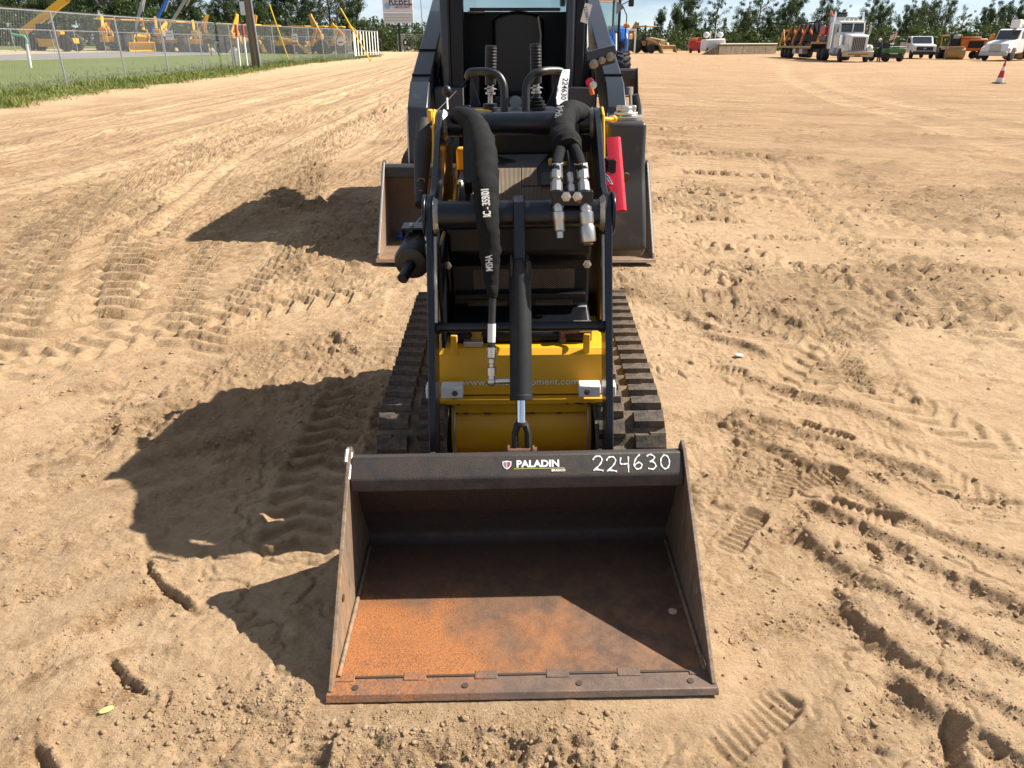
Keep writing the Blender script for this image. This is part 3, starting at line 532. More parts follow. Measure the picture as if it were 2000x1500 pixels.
# crumbled clods lying on the broken ground
def clods():
    N = 620000; Y = 0.92 + 8.5 * RNG.uniform(0, 1, N) ** 2.1; X = RNG.uniform(-1, 1, N) * (1.3 + 0.66 * Y)
    h = sample(gh, X, Y); c_ = np.clip(sample(gcr, X, Y) + 0.10 * sst(3, 5, Y), 0, 1)
    keep = (RNG.uniform(0, 1, N) < 0.016 + 0.6 * c_ ** 1.3) & ~((np.abs(X - 0.02) < 0.54) & (Y > 1.38) & (Y < 3.7))
    X, Y, h = X[keep], Y[keep], h[keep]; n = min(len(X), 66000); X, Y, h = X[:n], Y[:n], h[:n]
    s = np.clip(0.0016 + 0.0012 * RNG.pareto(2.6, n), 0.0015, 0.0072) * (0.8 + 0.16 * Y)
    big = s > 0.0048
    for lab, msk, sub in (('small', ~big, 0), ('big', big, 1)):
        ico = bmesh.new()
        if sub: bmesh.ops.create_icosphere(ico, subdivisions=1, radius=1)
        else:
            for p_ in ((1, 0, 0), (-1, 0, 0), (0, 1, 0), (0, -1, 0), (0, 0, 1), (0, 0, -1)): ico.verts.new(p_)
            ico.verts.ensure_lookup_table()
            for f_ in ((0, 2, 4), (2, 1, 4), (1, 3, 4), (3, 0, 4), (2, 0, 5), (1, 2, 5), (3, 1, 5), (0, 3, 5)): ico.faces.new([ico.verts[q_] for q_ in f_])
        ico.verts.index_update(); bv = np.array([v.co[:] for v in ico.verts]); bf = np.array([[v.index for v in f.verts] for f in ico.faces]); ico.free()
        if lab == 'big': msk = msk & (np.cumsum(msk) < 4500)
        x_, y_, h_, s_ = X[msk], Y[msk], h[msk], s[msk]; m_ = len(x_)
        J = 1 + RNG.uniform(-0.40, 0.40, (m_, len(bv), 1)); sc = np.stack([s_ * RNG.uniform(0.7, 1.5, m_), s_ * RNG.uniform(0.7, 1.5, m_), s_ * RNG.uniform(0.45, 0.9, m_)], -1)
        a = RNG.uniform(0, 6.28, m_); Pq = bv[None] * J * sc[:, None, :]
        Pq = np.stack([Pq[..., 0] * np.cos(a)[:, None] - Pq[..., 1] * np.sin(a)[:, None], Pq[..., 0] * np.sin(a)[:, None] + Pq[..., 1] * np.cos(a)[:, None], Pq[..., 2]], -1)
        Pq += np.stack([x_, y_, h_ + s_ * 0.3], -1)[:, None, :]; Fc = bf[None] + (np.arange(m_) * len(bv))[:, None, None]
        V_ = Pq.reshape(-1, 3); F_ = Fc.reshape(-1, 3)
        me = bpy.data.meshes.new('soil_crumbs'); me.vertices.add(len(V_)); me.vertices.foreach_set('co', V_.astype(np.float32).ravel()); me.loops.add(F_.size); me.loops.foreach_set('vertex_index', F_.astype(np.int32).ravel()); me.polygons.add(len(F_))
        me.polygons.foreach_set('loop_start', (np.arange(len(F_)) * 3).astype(np.int32)); me.polygons.foreach_set('loop_total', np.full(len(F_), 3, np.int32)); me.update(calc_edges=True); me.materials.append(M['sand'])
        o = bpy.data.objects.new('soil_crumbs' if not sub else 'soil_clods', me); COL.objects.link(o)
        tag(o, 'fine loose crumbs of tan soil scattered over the lot' if not sub else 'larger rounded clods of tan soil lying among the crumbs', 'soil', kind='stuff')
clods()
peb = MB(); peb.ball((0, 0, 0), 0.022, 14, 8, (1.1, 0.8, 0.35)); peb = peb.build('white_stone', mat('white_stone', (0.75, 0.73, 0.68), 0.6, var=0.1)); pp_ = onz(1443, 692); peb.location = (pp_.x, pp_.y, gz_at(pp_.x, pp_.y) + 0.012); tag(peb, 'small flat white stone on the sand right of the track', 'stone')
lf = MB(); lf.ball((0, 0, 0), 0.014, 12, 6, (1.3, 0.7, 0.10)); lf = lf.build('yellow_leaf', mat('yellow_leaf', (0.42, 0.40, 0.14), 0.7)); pp_ = onz(206, 1380); lf.location = (pp_.x, pp_.y, gz_at(pp_.x, pp_.y) + 0.006); lf.rotation_euler = (0.1, 0.05, 0.6); tag(lf, 'small yellow-green leaf on the sand at lower left', 'leaf')
# ------------------------------------------------------------------ compact track loader in the foreground
ML = thing('compact_track_loader', 'small yellow and black stand-on track loader with rusty bucket in front', 'loader', (0.0275, 1.404, 0.0), R(-0.6), ry=R(-0.9))
bpy.context.view_layer.update()
_mi = ML.matrix_basis.inverted()
def lv(x, y, v):
    # photo pixel at known distance v behind the bucket edge -> loader coordinates
    o = _mi @ Vector((0, 0, CAM_H)); d = _mi.to_3x3() @ _ray(x, y); t = (v - o.y) / d.y; return o + d * t
def P(mb, name, m, parent=ML, **k): return mb.build(name, M[m] if isinstance(m, str) else m, parent, **k)
BOLT = MB(); BOLT.lathe([(0, 0.011), (0.0015, 0.011), (0.002, 0.0075), (0.008, 0.0075), (0.009, 0.006)], (0, 0, 0), (0, -1, 0), 6); BOLT_ME = BOLT.mesh('bolt', M['steel'], 30)
def bolt(p, parent=ML, rot=(0, 0, 0), s=1.0, m=None):
    o = obj_from(BOLT_ME, 'bolt', parent, p, rot); o.scale = (s, s, s)
    if m: o.material_slots[0].link = 'OBJECT'; o.material_slots[0].material = M[m]
    return o

def bucket(parent, hw, prof, lip, edge_d, holes, mats, side, th=0.012, slots=5, k=1.0):
    """open-front bucket: prof = inner sheet (v,z) from front to top, lip = closed (v,z) section, side = side plate outline"""
    b = bpy.data.objects.new('bucket', None); COL.objects.link(b); b.parent = parent
    # sheet
    n = len(prof); nrm = []
    for i in range(n):
        a = Vector(prof[max(i - 1, 0)]); c = Vector(prof[min(i + 1, n - 1)]); d = (c - a).normalized(); nrm.append(Vector((d.y, -d.x)))
    inner = [Vector(p) for p in prof]; outer = [p + q * th for p, q in zip(inner, nrm)]
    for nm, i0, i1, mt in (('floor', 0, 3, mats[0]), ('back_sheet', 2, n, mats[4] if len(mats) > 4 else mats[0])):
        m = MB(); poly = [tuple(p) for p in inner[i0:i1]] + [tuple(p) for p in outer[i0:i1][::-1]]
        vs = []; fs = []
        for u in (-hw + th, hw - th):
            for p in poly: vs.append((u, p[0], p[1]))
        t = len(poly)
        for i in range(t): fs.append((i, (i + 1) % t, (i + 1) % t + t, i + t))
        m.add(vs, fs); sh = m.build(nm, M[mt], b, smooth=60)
    for s in (-1, 1):
        q = MB(); q.prism(side, s * (hw - th) + s * 0.0005, s * hw, 'x'); q.build('side_plate', M[mats[1]], b, bevel=0.002 * k)
    q = MB(); q.prism(lip, -hw + th + 0.001, hw - th - 0.001, 'x'); lo = q.build('lip', M[mats[2]], b, bevel=0.004 * k)
    # cutting edge with square cut-outs where the floor tabs are welded
    q = MB(); q.prism([(0, 0.0), (0.012 * k, 0.014 * k), (edge_d, 0.016 * k), (edge_d, 0.002 * k)], -hw - 0.004 * k, hw + 0.004 * k, 'x'); ce = q.build('cutting_edge', M[mats[3]], b, bevel=0.002 * k)
    return b, lo, ce, sh
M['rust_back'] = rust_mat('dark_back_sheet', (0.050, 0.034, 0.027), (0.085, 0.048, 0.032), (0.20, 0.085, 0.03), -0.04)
BP = [(0.070, 0.0165), (0.35, 0.024), (0.60, 0.042), (0.632, 0.052), (0.640, 0.075), (0.59, 0.185), (0.575, 0.205), (0.555, 0.30), (0.535, 0.395)]
LIPP = [(0.530, 0.428), (0.520, 0.430), (0.474, 0.386), (0.468, 0.380), (0.462, 0.343), (0.470, 0.341), (0.478, 0.374), (0.528, 0.418)]
LIPP = [(0.548, 0.425), (0.520, 0.428), (0.476, 0.386), (0.470, 0.378), (0.466, 0.342), (0.476, 0.340), (0.54, 0.372)]
SIDE = [(0.022, 0.0165), (0.520, 0.435), (0.556, 0.448), (0.572, 0.425), (0.585, 0.30), (0.612, 0.20), (0.660, 0.08), (0.652, 0.045), (0.62, 0.026), (0.35, 0.012), (0.072, 0.0165)]
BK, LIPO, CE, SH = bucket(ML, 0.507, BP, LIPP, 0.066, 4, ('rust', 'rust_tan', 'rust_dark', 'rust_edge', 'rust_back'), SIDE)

BK.rotation_euler = (0, 0, R(1.3)); BK['label'] = 'rust-brown steel bucket lying on the sand'
# weld tabs and slots along the cutting edge
for i in range(6):
    q = MB(); u = -0.475 + i * 0.19
    q.bb(u - 0.030, u + 0.030, 0.056, 0.084, 0.0150, 0.0186); P(q, 'weld_tab', 'rust_edge', BK, bevel=0.003)
for i in range(5):
    q = MB(); u = -0.38 + i * 0.19; q.bb(u - 0.066, u + 0.066, 0.0665, 0.0735, 0.0150, 0.0178); P(q, 'slot', 'chip', BK)
for u in (-0.438, -0.150, 0.150, 0.443):
    q = MB(); q.cyl((u, 0.036, 0.0140), (u, 0.036, 0.0172), 0.0085, n=16); P(q, 'bolt_hole', 'chip', BK)
for s in (-1, 1):
    q = MB(); q.tube([(s * 0.488, 0.07, 0.020), (s * 0.488, 0.35, 0.029), (s * 0.488, 0.60, 0.046)], 0.006, 8); P(q, 'weld_bead', 'rust_tan', BK)
    q = MB(); q.cyl((s * 0.4925, 0.235, 0.145), (s * 0.4945, 0.235, 0.145), 0.011, n=14); P(q, 'side_hole', 'chip' if s < 0 else 'weld', BK)
q = MB(); q.tube([(-0.507, 0.50, 0.425), (-0.5075, 0.535, 0.445), (-0.508, 0.556, 0.440)], 0.006, 8); q.tube([(-0.496, 0.47, 0.385), (-0.497, 0.545, 0.432)], 0.0045, 8); P(q, 'weld_bead', 'weld', BK)
for u, v in ((-0.545, 0.02),): pass
q = MB(); q.lathe([(0, 0.0125), (0.003, 0.0125), (0.0034, 0.010)], lv(1318, 1213, 0.285), (0, 0, 1), 18); w = P(q, 'washer', mat('pale_washer', (0.62, 0.42, 0.32), 0.6, var=0.3, var_scale=60), BK)
w.location.z = 0.0255 - lv(1318, 1213, 0.285).z
# marks on the lip: upper sloping face from (0.520,0.428) to (0.476,0.386)
LN = Vector((0, -0.042, 0.044)).normalized(); LU = Vector((0, 0.044, 0.042)).normalized()
def on_lip(u, t, h=0.0012): return Vector((u, 0.498, 0.407)) + LU * t + LN * h
M['shield_g'] = mat('shield_green', (0.03, 0.20, 0.14), 0.5); M['shield_r'] = mat('shield_red', (0.45, 0.02, 0.03), 0.5); M['shield_b'] = mat('shield_grey', (0.16, 0.2, 0.26), 0.5)
def lip_poly(pts, h0, h1):
    q = MB(); n = len(pts); q.add([on_lip(u, t, h0) for u, t in pts] + [on_lip(u, t, h1) for u, t in pts], [tuple(range(n)), tuple(range(2 * n - 1, n - 1, -1))] + [(i, (i + 1) % n, (i + 1) % n + n, i + n) for i in range(n)]); return q
def shield(c, s): return [(c - s, 0.010), (c - 0.35 * s, 0.0115), (c, 0.013), (c + 0.35 * s, 0.0115), (c + s, 0.010), (c + s * 0.92, -0.002), (c + s * 0.55, -0.0095), (c, -0.014), (c - s * 0.55, -0.0095), (c - s * 0.92, -0.002)]
uc = -0.030
P(lip_poly(shield(uc, 0.0135), 0.0004, 0.0012), 'emblem', 'paint_white', BK, smooth=0)
P(lip_poly([(uc - 0.0105, 0.0075), (uc - 0.001, 0.0095), (uc - 0.001, -0.010), (uc - 0.0065, -0.006), (uc - 0.0098, -0.001)], 0.0012, 0.0016), 'emblem_field', 'shield_b', BK, smooth=0)
P(lip_poly([(uc + 0.0105, 0.0075), (uc + 0.001, 0.0095), (uc + 0.001, -0.010), (uc + 0.0065, -0.006), (uc + 0.0098, -0.001)], 0.0012, 0.0016), 'emblem_field', 'shield_r', BK, smooth=0)
text_obj('lettering', 'PALADIN', 0.029, M['paint_white'], BK, frame(on_lip(0.062, 0.001, 0.0008), (1, 0, 0), LU), 0.0004, 1.08, bold=0.0011)
P(lip_poly([(-0.010, -0.0135), (0.140, -0.0135), (0.140, -0.0115), (-0.010, -0.0115)], 0.0004, 0.0009), 'underline', mat('olive_line', (0.45, 0.42, 0.12), 0.6), BK, smooth=0)
text_obj('lettering', 'BRADCO', 0.010, M['paint_white'], BK, frame(on_lip(0.122, -0.0195, 0.0008), (1, 0, 0), LU), 0.0004, 1.0, bold=0.0004)
# hand-painted lot number
DIG = {'2': [[(0.0, 0.72), (0.15, 0.93), (0.42, 0.97), (0.58, 0.78), (0.5, 0.52), (0.22, 0.2), (0.02, 0.06), (0.3, 0.08), (0.62, 0.0)]],
       '4': [[(0.08, 0.95), (0.02, 0.55), (0.28, 0.5), (0.55, 0.56)], [(0.56, 1.0), (0.52, 0.5), (0.50, -0.05)]],
       '6': [[(0.45, 1.0), (0.18, 0.72), (0.03, 0.32), (0.16, 0.04), (0.42, 0.08), (0.52, 0.30), (0.34, 0.46), (0.08, 0.30)]],
       '3': [[(0.02, 0.88), (0.25, 1.0), (0.50, 0.84), (0.40, 0.62), (0.2, 0.54), (0.45, 0.46), (0.55, 0.22), (0.35, 0.02), (0.05, 0.08)]],
       '0': [[(0.30, 0.96), (0.08, 0.72), (0.04, 0.32), (0.22, 0.04), (0.46, 0.12), (0.58, 0.5), (0.48, 0.85), (0.24, 0.97)]]}
def stroke(pts2, place, wd, h0=0.0004, h1=0.0013):
    # smooth the stroke, then lay a flat ribbon of paint
    pts = [Vector((a, b)) for a, b in pts2]; sm = []
    for i in range(len(pts) - 1):
        a, b, c, d = pts[max(i - 1, 0)], pts[i], pts[i + 1], pts[min(i + 2, len(pts) - 1)]
        for k in range(5):
            t = k / 5; sm.append(0.5 * ((2 * b) + (c - a) * t + (2 * a - 5 * b + 4 * c - d) * t * t + (3 * b - a - 3 * c + d) * t ** 3))
    sm.append(pts[-1]); q = MB(); n = len(sm); vs = []; fs = []
    for i, p in enumerate(sm):
        d = (sm[min(i + 1, n - 1)] - sm[max(i - 1, 0)]).normalized(); o = Vector((-d.y, d.x)) * wd * (0.8 + 0.3 * math.sin(i * 1.3))
        for h in (h0, h1): vs += [place(*(p + o), h), place(*(p - o), h)]
    for i in range(n - 1):
        a, b = 4 * i, 4 * i + 4; fs += [(a, a + 1, b + 1, b), (a + 2, b + 2, b + 3, a + 3), (a, b, b + 2, a + 2), (a + 1, a + 3, b + 3, b + 1)]
    fs += [(0, 2, 3, 1), (4 * n - 4, 4 * n - 3, 4 * n - 1, 4 * n - 2)]
    return q.add(vs, fs)
for i, ch in enumerate('224630'):
    hh = 0.046; u0 = 0.226 + i * 0.0400; dy = (0.000, -0.003, -0.004, 0.002, 0.001, 0.001)[i]
    q = MB()
    for st in DIG[ch]:
        r = stroke([(a * hh * 1.25, b * hh) for a, b in st], lambda a, b, h, u0=u0, dy=dy: on_lip(u0 + a * 0.82, b - 0.0235 + dy, h), 0.0026); q.add(r.v, r.f)
    P(q, 'painted_digit', 'paint_white', BK, smooth=0)

# ---- rubber tracks
def belt_path(rear, top_front, front, n=8):
    return None
TRK = [(0.99, 0.02), (1.2, 0.02), (1.6, 0.02), (1.9, 0.02), (2.05, 0.04), (2.16, 0.10), (2.22, 0.20), (2.22, 0.31), (2.16, 0.385), (2.07, 0.415), (1.95, 0.412), (1.6, 0.39), (1.2, 0.363), (1.05, 0.35), (0.95, 0.33), (0.875, 0.28), (0.845, 0.20), (0.855, 0.12), (0.90, 0.06)]
def closed_spline(pts, step):
    p = [Vector(a) for a in pts]; n = len(p); fine = []
    for i in range(n):
        a, b, c, d = p[i - 1], p[i], p[(i + 1) % n], p[(i + 2) % n]
        for k in range(10):
            t = k / 10; fine.append(0.5 * ((2 * b) + (c - a) * t + (2 * a - 5 * b + 4 * c - d) * t * t + (3 * b - a - 3 * c + d) * t ** 3))
    tot = sum((fine[(i + 1) % len(fine)] - fine[i]).length for i in range(len(fine))); m = round(tot / step); out = []; acc = 0; j = 0; nxt = 0
    for i in range(len(fine)):
        a, b = fine[i], fine[(i + 1) % len(fine)]; l = (b - a).length
        while nxt <= acc + l and len(out) < m:
            out.append(a + (b - a) * ((nxt - acc) / l)); nxt += tot / m
        acc += l
    return out
def track(parent, pts, u0, u1, pitch, lugs, th, lug_h, name='track', matn='rubber'):
    path = closed_spline(pts, pitch / 2); n = len(path); e = bpy.data.objects.new(name, None); COL.objects.link(e); e.parent = parent
    nr = []; cen = sum(path, Vector((0, 0))) / n
    for i in range(n):
        d = (path[(i + 1) % n] - path[i - 1]).normalized(); o = Vector((d.y, -d.x)); o = o if o.dot(path[i] - cen) > 0 or True else -o; nr.append(o)
    if nr[0].y > 0: nr = [-q for q in nr]
    m = MB(); vs = []; fs = []
    for i in range(n):
        p, q = path[i], nr[i]; i_ = p - q * th
        vs += [(u0, p.x, p.y), (u1, p.x, p.y), (u1, i_.x, i_.y), (u0, i_.x, i_.y)]
    for i in range(n):
        a, b = 4 * i, 4 * ((i + 1) % n)
        for k in range(4): fs.append((a + k, a + (k + 1) % 4, b + (k + 1) % 4, b + k))
    m.add(vs, fs); m.build('belt', M['belt'], e)
    meshes = []
    for (a, b, notch) in lugs:
        w = (b - a); hw = pitch * 0.36; q = MB()
        # stepped lug: long bar with an offset block, as on a staggered-block track
        q.add([(-w / 2, -hw, 0), (w / 2, -hw, 0), (w / 2, hw, 0), (-w / 2, hw, 0), (-w / 2 * .94, -hw * .7, lug_h), (w / 2 * .94, -hw * .7, lug_h), (w / 2 * .94, hw * .7, lug_h), (-w / 2 * .94, hw * .7, lug_h)],
              [(4, 5, 6, 7), (0, 1, 5, 4), (1, 2, 6, 5), (2, 3, 7, 6), (3, 0, 4, 7)])
        c0 = 0.0 if notch > 0 else -w / 2; q.add([(c0, hw * .6, 0), (c0 + w / 2, hw * .6, 0), (c0 + w / 2, hw * 1.18, 0), (c0, hw * 1.18, 0), (c0, hw * .5, lug_h * .93), (c0 + w / 2 * .95, hw * .5, lug_h * .93), (c0 + w / 2 * .95, hw * .98, lug_h * .9), (c0, hw * .98, lug_h * .9)],
              [(4, 5, 6, 7), (0, 1, 5, 4), (1, 2, 6, 5), (2, 3, 7, 6), (3, 0, 4, 7)])
        meshes.append((q.mesh('lug', M[matn], 30), (a + b) / 2))
    for i in range(0, n - 1, 2):
        p, q = path[i], nr[i]
        if p.y < 0.03 and lug_h < 0.03: continue
        for k, (me, uc_) in enumerate(meshes):
            pp, qq = (path[i], nr[i]) if k == 0 else (path[(i + 1) % n], nr[(i + 1) % n])
            obj_from(me, 'lug', e, (uc_, pp.x, pp.y), (math.atan2(qq.y, qq.x) - math.pi / 2, 0, 0))
    return e
for s in (-1, 1):
    lg = [(0.395, 0.505, 1), (0.27, 0.365, -1)] if s > 0 else [(-0.505, -0.395, -1), (-0.365, -0.27, 1)]
    track(ML, TRK, s * 0.262, s * 0.507, 0.0835, lg, 0.018, 0.024)
    q = MB()   # undercarriage frame and idlers inside the belt
    q.bb(s * 0.31, s * 0.46, 0.98, 2.02, 0.10, 0.27)
    for v, z, r in ((1.01, 0.185, 0.145), (2.04, 0.235, 0.15), (1.3, 0.10, 0.06), (1.5, 0.10, 0.06), (1.7, 0.10, 0.06)): q.cyl((s * 0.33, v, z), (s * 0.44, v, z), r, n=20)
    P(q, 'undercarriage', 'black', bevel=0.004)

# ---- yellow chassis
Y = MB(); Y.prism([(1.045, 0.375), (1.42, 0.375), (1.42, 0.545), (1.085, 0.545), (1.062, 0.525), (1.045, 0.435)], -0.303, 0.303, 'x'); P(Y, 'front_box', 'yellow', bevel=0.004)
P(MB().bb(-0.258, 0.258, 1.150, 1.42, 0.10, 0.373), 'chassis_tub', 'yellow', bevel=0.004)
q = MB(); q.bb(-0.300, 0.300, 1.012, 1.0445, 0.352, 0.374); P(q, 'ledge', 'yellow', bevel=0.003)
q = MB(); q.bb(-0.255, 0.255, 1.038, 1.0745, 0.300, 0.3515); P(q, 'lower_rail', 'yellow', bevel=0.008)
for s in (-1, 1):
    q = MB(); q.tube([(s * 0.244, 1.135, 0.21), (s * 0.257, 1.135, 0.21)], 0.150, 32); P(q, 'drum_flange', 'yellow', bevel=0.004)
    q = MB(); q.tube([(s * 0.2435, 1.135 + 0.152 * math.cos(R(g)), 0.21 + 0.152 * math.sin(R(g))) for g in range(100, 261, 10)], 0.004, 6); P(q, 'flange_edge', 'weld')
    q = MB(); q.bb(s * 0.225, s * 0.250, 1.066, 1.08, 0.48, 0.60); P(q, 'upright_strap', 'yellow', bevel=0.004)
q = MB(); q.cyl((-0.244, 1.135, 0.21), (0.244, 1.135, 0.21), 0.118, n=40); P(q, 'drum', 'yellow')
# chipped paint along the edges
random.seed(3)
for i in range(26):
    u = random.uniform(-0.25, 0.25); w = random.uniform(0.003, 0.016); zt, vv = random.choice([(0.3525, 1.0115), (0.302, 1.0372), (0.348, 1.0372)])
    q = MB(); z0 = zt + random.uniform(-0.001, 0.002); q.add([(u - w, vv, z0), (u - w * .3, vv, z0 + 0.004), (u + w * .5, vv, z0 + 0.003), (u + w, vv, z0 - 0.001), (u, vv, z0 - 0.003),
        (u - w, vv + .0004, z0), (u - w * .3, vv + .0004, z0 + 0.004), (u + w * .5, vv + .0004, z0 + 0.003), (u + w, vv + .0004, z0 - 0.001), (u, vv + .0004, z0 - 0.003)], [(0, 1, 2, 3, 4), (9, 8, 7, 6, 5), (0, 5, 6, 1), (1, 6, 7, 2), (2, 7, 8, 3), (3, 8, 9, 4), (4, 9, 5, 0)]); P(q, 'paint_chip', 'chip', smooth=0)
text_obj('lettering', 'www.boxerequipment.com', 0.034, M['decal'], ML, frame((0.0, 1.0405, 0.428), (1, 0, 0), (0, 0.17, 0.98)), 0.0004, 1.12)
q = MB(); c = lv(933, 690, 1.14); q.lathe([(0, 0.030), (0.035, 0.028), (0.036, 0.022), (0.055, 0.022), (0.06, 0.018)], (c.x, 1.14, 0.538), (0, 0, 1), 8); P(q, 'filler_cap', mat('cap_yellow', (0.42, 0.24, 0.02), 0.6, var=0.3, var_scale=30), bevel=0.002)
q = MB(); q.bb(-0.205, -0.135, 1.09, 1.13, 0.5455, 0.566); P(q, 'latch_plate', 'steel', bevel=0.002)
q = MB(); q.bb(0.195, 0.262, 1.13, 1.19, 0.56, 0.61); P(q, 'hinge_block', 'steel', bevel=0.003)
a = lv(1098, 690, 1.13); q = MB(); q.lathe([(0, 0.016), (0.02, 0.016), (0.021, 0.013), (0.045, 0.013), (0.046, 0.017), (0.065, 0.017)], (a.x, 1.13, 0.545), (0, 0, 1), 6)
q.cyl((a.x, 1.13, 0.585), (a.x + 0.06, 1.11, 0.60), 0.009, n=8); q.cyl((a.x + 0.055, 1.11, 0.598), (a.x + 0.10, 1.10, 0.625), 0.006, n=8); P(q, 'drain_fitting', 'rusty_bolt')
# ---- engine hood between the arms
def grille_mat(name, base, hole, sx, kind):
    m = bpy.data.materials.new(name); m.use_nodes = True; n = m.node_tree; L = n.links; b = n.nodes['Principled BSDF']; b.inputs['Roughness'].default_value = 0.5
    t = n.nodes.new('ShaderNodeTexCoord'); w = n.nodes.new('ShaderNodeTexNoise'); w.inputs['Scale'].default_value = 9; L.new(t.outputs['Object'], w.inputs['Vector'])
    mm = n.nodes.new('ShaderNodeMix'); mm.data_type = 'RGBA'; L.new(w.outputs['Fac'], mm.inputs[0]); mm.inputs[6].default_value = (*base, 1); mm.inputs[7].default_value = (*hole, 1); L.new(mm.outputs[2], b.inputs['Base Color']); return m
M['mesh'] = grille_mat('dusty_mesh_wire', (0.36, 0.27, 0.18), (0.12, 0.09, 0.065), 1, 0)
H = MB(); H.prism([(1.125, 0.5475), (1.125, 0.585), (1.30, 0.63), (1.30, 0.80), (1.262, 0.845), (1.262, 0.945), (1.30, 0.958), (1.46, 0.955), (1.74, 1.085), (1.80, 1.12), (2.1, 1.12), (2.1, 0.40), (1.42, 0.40)], -0.262, 0.262, 'x'); P(H, 'hood', 'black', bevel=0.012)  # front step raised to block sunlight passing between the arms
def rods(name, matn, pts_fn, n, r, parent=ML):
    q = MB()
    for i in range(n):
        a, b = pts_fn(i); q.tube([a, b], r, 4, caps=False)
    o = P(q, name, matn, parent, fix=False); o['kind'] = 'stuff'; return o
hs = lambda v: 0.955 + (v - 1.46) * (1.085 - 0.955) / 0.28
# slatted upper vents, each a row of fine louvres over a dark recess
for (u0, u1, v0, v1) in ((-0.19, 0.01, 1.47, 1.72), (0.01, 0.19, 1.47, 1.60), (0.01, 0.075, 1.61, 1.72)):
    n = int((u1 - u0) / 0.0052)
    rods('vent_louvre', 'mesh', lambda i: ((u0 + 0.0052 * (i + .5), v0, hs(v0) + 0.003), (u0 + 0.0052 * (i + .5), v1, hs(v1) + 0.003)), n, 0.0016)
q = MB(); q.bb(0, 0.10, 0, 0.09, 0, 0.010); o = P(q, 'access_pad', 'plastic', bevel=0.004); o.location = (0.085, 1.60, hs(1.60) + 0.002); o.rotation_euler = (math.atan2(0.13, 0.28), 0, 0)
q = MB(); q.bb(-0.012, 0.012, 0, 0.26, 0, 0.008)
for u in (-0.215,):
    o = P(MB().bb(-0.025, 0.025, 0, 0.27, 0, 0.008), 'hood_rail', 'navy', bevel=0.003); o.location = (u, 1.465, hs(1.465) + 0.001); o.rotation_euler = (math.atan2(0.13, 0.28), 0, 0)
for (x, y) in ((662, 548), (597, 683)):
    p = lv(700 + x * 0.3, 180 + y * 0.3, 1.5 if y > 600 else 1.62); bolt((p.x, p.y, hs(p.y) + 0.010), s=1.3, rot=(R(-65), 0, 0))
# expanded mesh in the front grille
def diamond(name, u0, u1, z0, z1, v, pitch, r):
    q = MB(); w = u1 - u0; h = z1 - z0; k = 0.62
    t = -h / k
    while t < w:
        a0, a1 = max(t, 0), min(t + h / k, w)
        if a1 > a0:
            q.tube([(u0 + a0, v, z0 + (a0 - t) * k), (u0 + a1, v, z0 + (a1 - t) * k)], r, 3, caps=False); q.tube([(u0 + a0, v, z1 - (a0 - t) * k), (u0 + a1, v, z1 - (a1 - t) * k)], r, 3, caps=False)
        t += pitch
    o = P(q, name, 'mesh', fix=False); o['kind'] = 'stuff'
diamond('grille_mesh', -0.175, 0.205, 0.70, 0.775, 1.2965, 0.0125, 0.0017)
diamond('lower_mesh', -0.20, -0.05, 0.57, 0.655, 1.2965, 0.010, 0.001); diamond('lower_mesh', 0.06, 0.20, 0.57, 0.655, 1.2965, 0.010, 0.001)
q = MB(); q.bb(-0.245, 0.245, 1.262, 1.30, 0.668, 0.690); P(q, 'grille_sill', 'black', bevel=0.003)
for x, y in ((874, 519), (1147, 516)):
    p = lv(x, y, 1.288); bolt(p, s=1.5)
P(MB().bb(-0.281, -0.268, 1.06, 1.31, 0.555, 0.92), 'side_panel', 'black', bevel=0.003)  # plate added on the left only, to block sun and close the shadow
# ---- yellow towers and loader arms
for s in (-1, 1):
    q = MB(); q.prism([(1.30, 0.42), (1.34, 0.95), (1.50, 1.300), (1.56, 1.322), (2.08, 1.25), (2.16, 1.13), (2.14, 0.42)], s * 0.3095, s * 0.3195, 'x'); P(q, 'tower_plate', 'yellow', bevel=0.003)
    arm = [(0.690, 0.13), (0.735, 0.30), (0.800, 0.46), (0.895, 0.66), (0.985, 0.88), (1.030, 1.02), (1.055, 1.065), (1.10, 1.088), (1.145, 1.070), (1.24, 1.09), (1.52, 1.305), (1.58, 1.318), (1.9, 1.28), (1.98, 1.22), (1.96, 1.16), (1.62, 1.18), (1.30, 0.98), (1.17, 0.90), (1.075, 0.72), (0.97, 0.50), (0.885, 0.34), (0.84, 0.13)]
    q = MB(); q.prism(arm, s * 0.283, s * 0.307, 'x'); a_ = P(q, 'lift_arm', 'navy', bevel=0.004)
    q = MB(); q.tube([(s * 0.280, v, z) for v, z in ((0.93, 0.70), (0.99, 0.84), (1.05, 0.96))], 0.006, 6); P(q, 'weld_bead', 'weld', a_)
    q = MB(); q.cyl((s * 0.283, 1.095, 1.022), (s * 0.268, 1.095, 1.022), 0.062, 0.050, n=24); P(q, 'weld_bead', 'weld', a_)
    q = MB(); q.cyl((s * 0.283, 1.60, 1.262), (s * 0.270, 1.60, 1.262), 0.058, 0.046, n=24); P(q, 'weld_bead', 'weld', a_)
    # nylon wear blocks bolted to the chassis, one each side of the arm
    for (u0, u1) in ((0.205, 0.281), (0.305, 0.335)):
        q = MB(); q.bb(s * u0, s * u1, 0.955, 1.010, 0.405, 0.448); wb = P(q, 'wear_block', 'white', bevel=0.004)
        if u0 < 0.25: bolt((s * 0.232, 0.953, 0.427), wb, s=1.0, m='rusty_bolt')
    P(MB().bb(s * 0.21, s * 0.262, 1.0105, 1.0445, 0.406, 0.425), 'block_bracket', 'yellow', bevel=0.003)
def cross(name, v, z, r, m, u=0.283): 
    q = MB(); q.cyl((-u, v, z), (u, v, z), r, n=28); return P(q, name, m)
